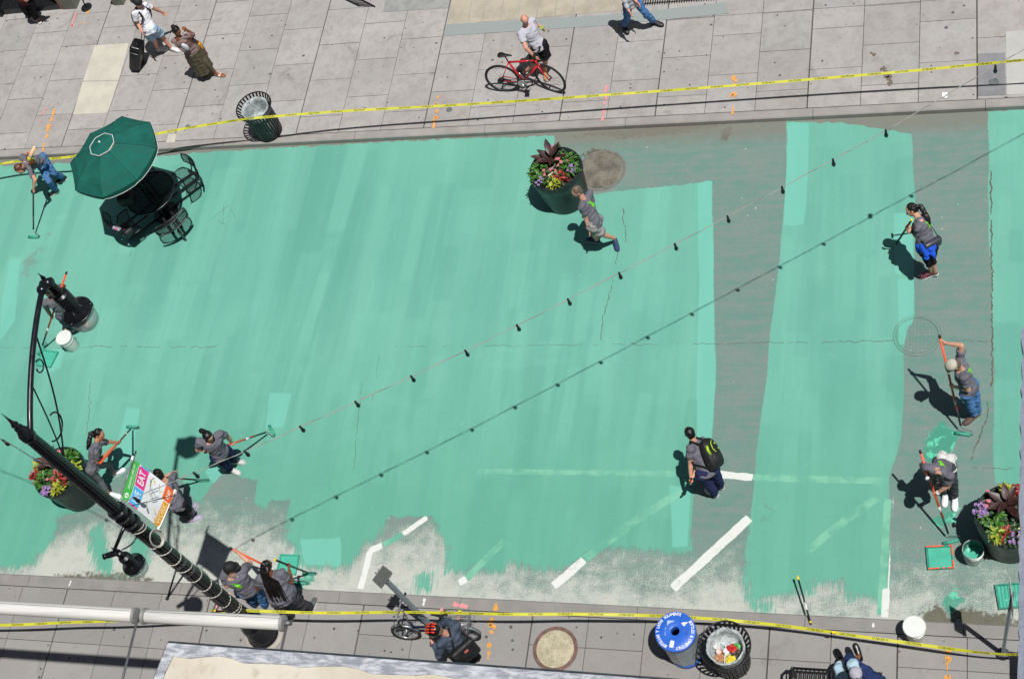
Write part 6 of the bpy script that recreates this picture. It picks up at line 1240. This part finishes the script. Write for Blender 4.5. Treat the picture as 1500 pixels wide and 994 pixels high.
        for z_ in (.06, .12, .18, .24): k_ = .82 + .18 * z_ / .24; b.tube([bc + X * (.18 * k_ * a) + Yl * (.14 * k_ * c_) + Zl * z_ for a, c_ in ((-1, -1), (1, -1), (1, 1), (-1, 1), (-1, -1))], .004 if z_ > .2 else .0026, 5)
        b.build('wire_basket', RIML, t); MB().tube([P(-.14, rad + .33), P(.28, rad + .3)], .008, 6).tube([P(-.14, rad + .33, .06), cr_ + Yl * .06], .006, 6).tube([P(-.14, rad + .33, -.06), cr_ - Yl * .06], .006, 6).build('rear_rack', RIML, t, True)
    return t
r0, f0 = G(742, 133.5, SW), G(811.5, 134, SW)
bicycle('red racing-style bicycle with black saddle held by the bald man', r0, f0, .34, REDF, RIMM, R(7), 0, .96, .98, .02)
lf = G(601, 935, SW); rf = G(688, 937, SW)
bicycle('silver small-wheeled bicycle with a rear wire basket under the helmeted person', (rf.x, rf.y, SW), (lf.x, lf.y, SW), .225, mat('dark_blue_frame', '#232c4a', .3, .3), RIML, R(-8), 0, .88, 1.02, .026, True, True)
# luggage, bags and small things
sc_ = G(200, 99, SW); t = thing('suitcase', 'upright black wheeled suitcase beside the man in the white T-shirt', 'suitcase', sc_); zc = .34; ct = G(199.5, 62, SW + .62); ctr = Vector(((sc_.x * .35 + ct.x * .65), (sc_.y * .35 + ct.y * .65), SW))
BC = mat('black_luggage', '#131315', .35, 0, .15, 12, .3, 80); mb = MB(); w_, d_, h_ = .40, .25, .60
def rbox(mb, c, w, d, h, r, M=None):
    M = M or Matrix.Identity(3); sec = lambda k: [(sx * (w / 2 - r) + r * k * math.cos(a), sy * (d / 2 - r) + r * k * math.sin(a)) for sx, sy, a0 in ((1, 1, 0), (-1, 1, 90), (-1, -1, 180), (1, -1, 270)) for a in (R(a0 + q) for q in (0, 30, 60, 90))]
    mb.loft([[c + M @ Vector((x, y, z)) for x, y in sec(k)] for z, k in ((0, .4), (r * .5, .85), (r, 1), (h - r, 1), (h - r * .5, .85), (h, .4))])
    return mb
sb_, st_ = G(200, 96, SW + .04), G(201, 60, SW + .66); az = (st_ - sb_).normalized(); ay = Vector((.05, 1, 0)); ay = (ay - az * ay.dot(az)).normalized(); ax_ = ay.cross(az); Ms = Matrix((ax_, ay, az)).transposed(); ctr = sb_
rbox(mb, ctr, .25, .36, h_ + .04, .05, Ms).build('shell', BC, t, True)
rbox(MB(), ctr + Ms @ Vector((0, -.2, .07)), .2, .05, .45, .022, Ms).build('front_pocket', BC, t, True)
for dx in (-.09, .09):
    for dy in (-.13, .13): MB().lathe(ctr + Ms @ Vector((dx, dy, -.02)), [(.025, -.012), (.027, 0), (.025, .012)], 14, (1, 0, 0)).build('wheel', TYRE, t, True)
hw = Vector(POSES['suitcase_man'][7]); MB().tube([ctr + Ms @ Vector((.05, .12, .6)), hw + Vector((-.03, 0, -.05)), hw + Vector((.05, .02, -.05)), ctr + Ms @ Vector((.1, .12, .6))], .009, 8).build('pull_handle', BLKM, t, True)
MB().tube([ctr + Ms @ Vector((0, -.09, .63)), ctr + Ms @ Vector((0, 0, .67)), ctr + Ms @ Vector((0, .09, .63))], .012, 8).build('carry_handle', BLKM, t, True)

def backpack_thing(F_, p, label, w, h, dep, m, accents=None, zoff=.0, m2=None):
    up, sx, fw = F_['up'], F_['sx'], F_['fw']; c = F_['hc'] + up * (F_['L'] * .52) - fw * (.125 + dep / 2); M = Matrix((sx, -fw, up)).transposed(); t = thing('backpack', label, 'backpack', c)
    mb = MB(); rings = []
    for z, ws, ds in ((-.5, .55, .5), (-.46, .85, .85), (-.2, 1.0, 1.0), (.15, .95, .95), (.36, .82, .75), (.46, .6, .5), (.5, .3, .25)): rings.append([c + M @ Vector((ws * w / 2 * (abs(math.cos(a)) ** .6 * (1 if math.cos(a) > 0 else -1)), ds * dep / 2 * (abs(math.sin(a)) ** .7 * (1 if math.sin(a) > 0 else -1)) - (1 - ds) * dep * .2, z * h)) for a in (2 * math.pi * i / 24 for i in range(24))])
    mb.loft(rings); mb.build('body', m, t, True)
    mb = MB(); c2 = c + M @ Vector((0, dep * .42, -h * .16)); rings = []
    for z, k in ((-.24, .5), (-.2, .9), (.0, 1), (.14, .9), (.2, .5)): rings.append([c2 + M @ Vector((k * w * .36 * math.cos(a), k * dep * .2 * math.sin(a), z * h)) for a in (2 * math.pi * i / 18 for i in range(18))])
    mb.loft(rings); mb.build('front_pocket', m2 or m, t, True)
    for s in (-1, 1): MB().tube([c + M @ Vector((s * w * .28, -dep * .4, h * .42)), p['sl' if s < 0 else 'sr'] * .45 + p['nk'] * .55 + up * .065, F_['hc'] + up * (F_['L'] * .7) + sx * s * .13 + fw * .145, F_['hc'] + up * (F_['L'] * .42) + sx * s * .17 + fw * .05, c + M @ Vector((s * w * .42, -dep * .3, -h * .35))], [.016, .024, .022, .012, .01], 8).build('strap', m2 or BLK, t, True)
    if accents:
        for i, (pts, r) in enumerate(accents[1]): MB().tube([c + M @ Vector((x * w, dep * (.5 + .02 if abs(x) < .3 else .36), z * h)) for x, z in pts], r, 6).build('trim', accents[0], t, True)
    return t

def no_hair_extra(*a): pass
# ------------------------------------------------------------------ the volunteers
_, pp, FF = person('orange_hair', 'red-haired woman in charcoal shirt and jeans bending over her roller at the left edge', group=TEAMG, pants=JEAN, shoes=mat('black_shoe', '#222327', .5), hair=HR_, hairstyle='long', look=(-.7, -.9), pitch=50, skin_=SKP, w=.92, grip={'l': RG['orange_hair']})
person('lamphidden', 'painter in charcoal clothes working beneath the big hanging lamp', group=TEAMG, pants=cloth('slate_cloth', '#46505f'), skin_=SK3, shoes=mat('tan_shoe', '#b9a888', .6), hair=HB, look=(-.8, -.6), grip={'l': RG['lamphidden'], 'r': RG['lamphidden']})
person('girl', 'slim dark-haired girl in grey leggings and white slip-ons by the left planter', group=TEAMG, pants=GRYP, style='legging', hairstyle='ponytail', skin_=SK2, look=(1, -.3), shoes=WHT, w=.86, grip={'l': RG['girl'], 'r': RG['girl']})
person('navy', 'stooping dark-haired worker in navy trousers and pale grey shoes rolling paint to the right', group=TEAMG, pants=NAVY, skin_=SK1, look=(.9, -.6), pitch=50, hairstyle='ponytail', shoes=mat('pale_grey_shoe', '#b9bbb8', .6), w=1.08, emblem=False, grip={'l': RG['navy'], 'r': RG['navy']})
def nametags(root, p, F_):
    for dx, dz in ((.06, .78), (.05, .66)): 
        c = F_['hc'] + F_['up'] * (F_['L'] * dz) - F_['sx'] * dx + F_['fw'] * .155; MB().box(c, (.06, .008, .045), M=Matrix((F_['sx'], F_['fw'], F_['up'])).transposed()).build('name_tag', LBL, root)
person('bannergirl', 'dark-haired woman in purple and white trainers half hidden behind the street banner', group=TEAMG, pants=BLK, skin_=SK1, look=(-.2, .8), hairstyle='bun', shoes=mat('purple_trainer', '#a29bb5', .6, 0, .35, 60), w=.92, style='legging', grip={'l': RG['bannergirl'], 'r': RG['bannergirl']})
person('blackcap', 'man in a black cap and jeans with his arm raised at the near kerb', group=TEAMG, pants=JEAN, skin_=SK1, look=(.8, .5), w=1.12, belly=.02, shoes=mat('blue_canvas_shoe', '#49515e', .6), grip={'r': RG['blackcap']}, extra=cap_part(mat('black_cap', '#19191c', .8)), base=.06)
person('braids', 'large woman with very long black braids standing at the near kerb', group=TEAMG, pants=DGR, skin_=SK3, look=(.5, .8), w=1.28, belly=.09, emblem=False, hairstyle='braids', shoes=mat('grey_slipper', '#5d6064', .7), grip={'r': RG['braids']}, legw=2.2, base=.08)
person('walking', 'grey-haired man in charcoal shirt and grey shorts walking past the flower planter', group=TEAMG, pants=cloth('grey_shorts', '#8d8b8a', .15), style='shorts', skin_=SKP, look=(-.7, -.4), hair=HG, shoes=mat('navy_trainer', '#2c3a5e', .6))
def blue_jacket(root, p, F_):
    hc, up, hx, hfw, L_ = F_['hc'], F_['up'], F_['hx'], F_['hfw'], F_['L']; T = MB(); T.loft(F_['tor'](.026, -.06, .36, F_['w'], .01))
    T.cap(hc - hfw * .12 + up * .05, hc - hfw * .15 - up * .12, .07, .04); T.cap(hc - hfw * .1 + hx * .08, hc - hfw * .12 + hx * .12 - up * .14, .06, .035)
    place_mesh('tied_jacket', remesh(T, .0115, 2, .03, 9), cloth('cobalt_cloth', '#2255c8'), root)
_, pp, FF = person('blue', 'dark-haired woman with a cobalt blue jacket tied round her waist and black shoulder bag', group=TEAMG, pants=BLK, style='capri', hairstyle='ponytail', skin_=SK1, look=(-.8, -.3), w=1.0, shoes=mat('pink_black_trainer', '#5a2c3a', .6, 0, .8, 16), grip={'l': RG['blue'], 'r': RG['blue']}, extra=blue_jacket)
c = FF['hc'] - FF['hfw'] * .16 + FF['hx'] * -.02 + FF['up'] * .03; a = math.atan2(FF['hx'].y, FF['hx'].x)
q = G(1366, 357, 1.02); t = thing('shoulder_bag', 'dark grey shoulder bag on the hip of the woman with the blue jacket', 'bag', q); BAGM = mat('charcoal_leather', '#3b3d48', .45, 0, .1, 8); Mb = Matrix.Rotation(R(34), 3, 'Z'); rbox(MB(), q - Vector((0, 0, .1)), .29, .09, .2, .02, Mb).build('pouch', BAGM, t, True)
rbox(MB(), q + Mb @ Vector((0, -.012, -.03)), .30, .085, .135, .02, Mb).build('flap', BAGM, t, True)
MB().tube([q + Mb @ Vector((.12, 0, .08)), FF['hc'] + FF['up'] * .3 - FF['fw'] * .17, pp['sr'] * .6 + pp['nk'] * .4 + FF['up'] * .07, FF['hc'] + FF['up'] * .3 + FF['fw'] * .17 - FF['sx'] * .03, q + Mb @ Vector((-.12, 0, .08))], .008, 6).build('strap', BGRIP, t, True)
person('capman', 'man in a pale cap, jeans and brown clogs reaching up his long orange pole', group=TEAMG, pants=JEAN, skin_=SK1, look=(-.8, -.25), pitch=45, shoes=mat('brown_clog', '#5c4a40', .6, 0, .3, 50), sole=mat('brown_sole', '#6a5648', .7), grip={'l': RG['capman'], 'r': RG['capman']}, hair=HG, extra=cap_part(mat('pale_cap', '#b9b5a6', .8), panel=mat('cap_grey_panel', '#77767a', .8)))
def white_waist(root, p, F_):
    hc, up, hx, hfw = F_['hc'], F_['up'], F_['hx'], F_['hfw']; T = MB(); T.loft(F_['tor'](.028, -.16, .2, F_['w'], .0)); T.cap(hc - hfw * .09 - hx * .06, hc - hfw * .10 - up * .16 - hx * .07, .085, .07); T.cap(hc - hfw * .09 + hx * .06, hc - hfw * .10 - up * .14 + hx * .07, .085, .07); T.cap(hc + hx * .14 + hfw * .04, hc + hx * .2 - up * .1 + hfw * .06, .05, .035)
    place_mesh('tied_sweater', remesh(T, .0115, 2, .03, 10), cloth('off_white_fleece', '#cfcecb', .06), root)
    for s, w_ in (('l', 'wl'), ('r', 'wr')): MB().ell(p[w_] + (p[w_] - p['e' + s]).normalized() * -.01, (.036, .036, .036)).build('glove_cuff', WHT, root, True)
person('whitewaist', 'bent-over dark-haired woman with a white sweater tied at her waist and white gloves', group=TEAMG, pants=cloth('slate_leggings', '#3d4247'), style='trousers', skin_=SK1, look=(0, -1), pitch=65, hairstyle='bun', shoes=WHT, w=.96, grip={'l': RG['whitewaist'], 'r': RG['whitewaist']}, extra=white_waist)
_, pp, FF = person('backpack', 'short-haired man in navy trousers wearing a black and lime backpack on the bare strip', group=TEAMG, pants=NAVY, skin_=SK1, look=(-.5, .7), pitch=15, emblem=False, shoes=mat('white_grey_trainer', '#c9c9c7', .6, 0, .2, 30), grip={'l': RG['backpack'], 'r': RG['backpack']}, legw=1.5)
backpack_thing(FF, pp, 'black backpack with lime trim on the man in navy trousers', .33, .5, .2, mat('black_nylon', '#1b1c1e', .6, 0, .2, 12, .4, 120), (mat('lime_trim', '#a7cc2e', .5), [([(.0, .40), (-.14, .34), (-.16, .16), (-.02, .02), (.06, -.14)], .008), ([(-.36, .32), (-.42, .18), (-.34, .02)], .022), ([(.22, .1), (.24, .06)], .008), ([(.1, .30), (.12, .25)], .01)]))
# passers-by
_, pp, FF = person('suitcase_man', 'man in a white T-shirt and light blue shorts walking with a black suitcase', shirt=WHT, pants=cloth('pale_blue_shorts', '#9db9d2', .06), style='shorts', skin_=SKP, look=(1, -.4), hair=HB, emblem=False, shoes=mat('white_trainer', '#cfd0d2', .6, 0, .12, 30), extra=cap_part(mat('black_cap', '#19191c', .8), True))
backpack_thing(FF, pp, 'mottled grey and black backpack on the man in the white T-shirt', .28, .42, .14, mat('mottled_nylon', '#6f6468', .7, 0, .55, 34), None, m2=BLK)
TP = cloth('dusty_pink_knit', '#8a7270')
def olive_x(root, p, F_):
    T = MB(); hc, up, hx, hfw = F_['hc'], F_['up'], F_['hx'], F_['hfw']; q = (p['al'] + p['ar']) / 2 - hc
    T.loft([[hc + q * t + hx * (r * math.cos(a)) - hfw * (.03 + r * .75 * (math.sin(a) * .55 + .75)) for a in (2 * math.pi * i / 20 for i in range(20))] for t, r in ((-.25, .16), (0, .2), (.3, .235), (.66, .25))]); place_mesh('long_cardigan', remesh(T, .0115, 2, .02, 9), TP, root)
    MB().loft(F_['tor'](.014, .3, .93, F_['w'] * .93)).build('tank_top', WHT, root, True) if False else None
    c = F_['hc'] + F_['up'] * F_['L'] * .66 + F_['fw'] * .125; place_mesh('tank_top', remesh(MB().ell(c - F_['sx'] * .03, (.065, .035, .12), (F_['sx'], F_['fw'], F_['up'])), .01, 1), WHT, root)
person('olive', 'woman in an olive long skirt and dusty pink cardigan looking at her phone', shirt=TP, pants=cloth('olive_cloth', '#5f5a49', .1), style='legging', skirt=(-.06, .84, .15, .20), skin_=mat('skin_bronze', '#8e5636', .5, 0, .06, 18, .1, 200, .35), look=(.9, -.4), pitch=40, hairstyle='bun', emblem=False, sleeve=1.35, shoes=mat('white_sandal', '#d8d5cc', .6), footstyle='sandal', sole=mat('tan_sole', '#8a6a4c', .7), w=.92, extra=olive_x)
ph = (Vector(POSES['olive'][6]) * .5 + Vector(POSES['olive'][7]) * .5) + Vector((.03, -.02, .06)); t = thing('phone', 'dark phone held by the woman in the olive skirt', 'phone', ph); MB().box(ph, (.075, .012, .15), M=Matrix.Rotation(R(50), 3, 'X')).build('case', BLKP, t)
q = G(289, 67.5, SW + .85); t = thing('handbag', 'mustard and brown handbag at the side of the woman in the olive skirt', 'bag', q); rbox(MB(), q - Vector((0, 0, .1)), .22, .1, .2, .03).build('pouch', mat('mustard_leather', '#c98a1d', .5, 0, .2, 10), t, True); MB().box(q + Vector((-.02, 0, .11)), (.2, .08, .03)).build('flap', mat('brown_leather', '#4a2f22', .5), t)
MB().tube([q + Vector((-.08, 0, .1)), Vector(POSES['olive'][1]) + Vector((.02, .0, .06)), Vector(POSES['olive'][1]) + Vector((-.05, -.08, .03)), q + Vector((-.1, -.03, .08))], .009, 6).build('strap', mat('tan_strap', '#c77a3c', .5), t, True)
person('bald', 'bald man in a pale grey shirt holding a green drink beside a red bicycle', shirt=cloth('pale_grey_jersey', '#b5b4bf', .05), pants=BLK, style='shorts', skin_=SKP, look=(.25, -1), pitch=45, hairstyle=None, emblem=False, shoes=mat('orange_grey_trainer', '#b08a66', .6, 0, .3, 30), w=1.04, legw=1.6)
wb = Vector(POSES['bald'][6]); d_ = (wb - Vector(POSES['bald'][4])).normalized(); q = wb + d_ * .1 + Vector((-.03, .0, -.02)); t = thing('drink_cup', 'clear cup of green drink in the hand of the bald man', 'cup', q); MB().lathe(q, [(.03, -.06), (.034, 0), (.043, .08), (.04, .082), (.002, .075)], 20, Vector((-.1, -.25, .95))).build('cup', mat('green_drink', '#a3b565', .2, 0, .15, 20), t, auto=40)
MB().tube([q + Vector((0, 0, .07)), q + Vector((-.015, -.03, .15))], .004, 6).build('straw', LBL, t, True)
person('jeans', 'passer-by in blue jeans and black shoes cut off by the upper edge', shirt=cloth('light_grey_jersey', '#a9abb4'), pants=JEAN, skin_=SKP, look=(1, -.1), hair=HB, emblem=False, sleeve=1.8, shoes=mat('black_shoe', '#222327', .5), sole=mat('black_sole', '#191919', .6))
person('topleft', 'person in wide black trousers and a pale sandal by the dark shop front', shirt=cloth('red_black_cloth', '#5a1c1c'), pants=BLK, skin_=SK1, look=(.3, -1), hair=HB, hairstyle='long', emblem=False, shoes=mat('white_sandal', '#d8d5cc', .6), footstyle='sandal', legw=2.2)
def helmet(root, p, F_):
    hd, lk, hu, hs = F_['hd'], F_['lk'], F_['hu'], F_['hs']; c = hd + hu * .035; b = MB(); b.loft([[c + hs * (r * .108 * math.cos(a)) + lk * (r * .138 * math.sin(a)) + hu * z for a in (2 * math.pi * i / 28 for i in range(28))] for r, z in ((.96, -.015), (1, .02), (.95, .055), (.76, .09), (.4, .112), (.05, .118))]); h_ = b.build('helmet', BLKP, root, True)
    b = MB()
    for i, ax in enumerate((-.62, -.22, .22, .62)):
        for j, (s0, s1) in enumerate(((-.75, -.3), (-.18, .28), (.38, .8))):
            pts = []
            for t in np.linspace(s0, s1, 5): u = math.sin(t * 1.35); v = math.cos(t * 1.35); pts.append(c + hs * (ax * .106) + lk * (u * .14) + hu * (.118 * math.sqrt(max(1 - (ax * .8) ** 2, .05)) * max(v, .1) + .004))
            b.tube(pts, [.006, .013, .015, .013, .006], 8)
    b.build('helmet_panels', mat('orange_red_shell', '#d8381c', .35), h_, True)
_, pp, FF = person('cyclist', 'person in a black and orange bicycle helmet and slate sweatshirt bending over the silver bicycle', shirt=cloth('slate_sweatshirt', '#46505f'), pants=BLK, skin_=SKP, look=(-1, .15), pitch=35, hair=HG, emblem=False, sleeve=1.85, shoes=mat('black_shoe', '#222327', .5), sole=mat('black_sole', '#191919', .6), extra=helmet, w=1.05)
c = FF['hc'] + FF['up'] * .12 - FF['fw'] * .19; M_ = Matrix((FF['hx'], -FF['hfw'], FF['up'])).transposed(); t = thing('messenger_bag', 'black messenger bag with a red tag slung on the back of the helmeted person', 'bag', c)
rbox(MB(), c - FF['up'] * .16, .42, .13, .32, .04, M_).build('pouch', mat('black_nylon', '#1b1c1e', .6, 0, .2, 12, .4, 120), t, True); MB().box(c + M_ @ Vector((.02, .07, .06)), (.07, .01, .03), M=M_).build('red_tag', mat('red_tag', '#c2605a', .5), t)
MB().tube([c + M_ @ Vector((-.2, 0, .1)), FF['hc'] + FF['up'] * .35 - FF['fw'] * .16 - FF['sx'] * .08, pp['nk'] + FF['up'] * .05 + FF['sx'] * .06 - FF['fw'] * .05, pp['nk'] + FF['fw'] * .1 + FF['sx'] * .14 - FF['up'] * .1, c + M_ @ Vector((.2, 0, .1))], [.018] * 5, 8).build('strap', BLK, t, True)
person('sitting', 'person in a pale cap, ice blue trousers and black loafers sitting cross-legged on the bench', shirt=cloth('dark_blue_cloth', '#28365f'), pants=cloth('ice_blue_cloth', '#a9c3d2', .05), style='capri', skin_=mat('skin_deep', '#8c573c', .5, 0, .06, 18, .1, 200, .35), look=(-.1, 1), hair=HB, emblem=False, sleeve=1.6, shoes=mat('black_loafer', '#141416', .3), sole=mat('black_sole', '#191919', .6), extra=cap_part(mat('lilac_grey_cap', '#a9a8b4', .8)), legw=1.6)
# black bag with a printed cloth on the table seat, bag on the far seat
q = G(186, 337, .55); t = thing('duffel_bag', 'dark bag lying on the lower left seat of the picnic table', 'bag', q); rbox(MB(), q - Vector((0, 0, .06)), .32, .22, .16, .06, Matrix.Rotation(R(-38), 3, 'Z')).build('pouch', mat('black_nylon', '#1b1c1e', .6, 0, .2, 12, .4, 120), t, True); MB().tube([q + Vector((-.06, -.14, .1)), q + Vector((.03, -.12, .14)), q + Vector((.1, -.02, .1))], .009, 6).build('strap', BLK, t, True)
q = G(171, 334, .68); t = thing('printed_cloth', 'folded black and white printed cloth on the dark bag', 'cloth', q); MF = Matrix.Rotation(R(-38), 3, 'Z'); MB().box(q, (.19, .15, .025), M=MF).build('fold', mat('busy_print', '#8e8e96', .7, 0, .9, 70), t); MB().box(q + Vector((.0, -.03, .015)), (.05, .04, .012), M=MF).build('bright_patch', mat('magenta_patch', '#c23a86', .6), t)
q = G(186, 291, .92); t = thing('duffel_bag', 'black bag in the umbrella shade on the edge of the table', 'bag', q); rbox(MB(), q - Vector((0, 0, .12)), .34, .26, .28, .06, Matrix.Rotation(R(12), 3, 'Z')).build('pouch', mat('black_nylon', '#1b1c1e', .6, 0, .2, 12, .4, 120), t, True)

q1_, q2_ = G(1243, 964, .72), G(1288, 1000, .8); m_ = MB().cap(q1_, q1_.lerp(q2_, .5), .075, .10).cap(q1_.lerp(q2_, .5), q2_, .10, .12); me_ = remesh(m_, .0115, 2, .04, 9.)
t = thing('jacket', 'navy jacket lying across the lap of the person sitting on the bench', 'jacket', q1_.lerp(q2_, .5)); place_mesh('folded_cloth', me_, cloth('dark_blue_cloth', '#28365f'), t)
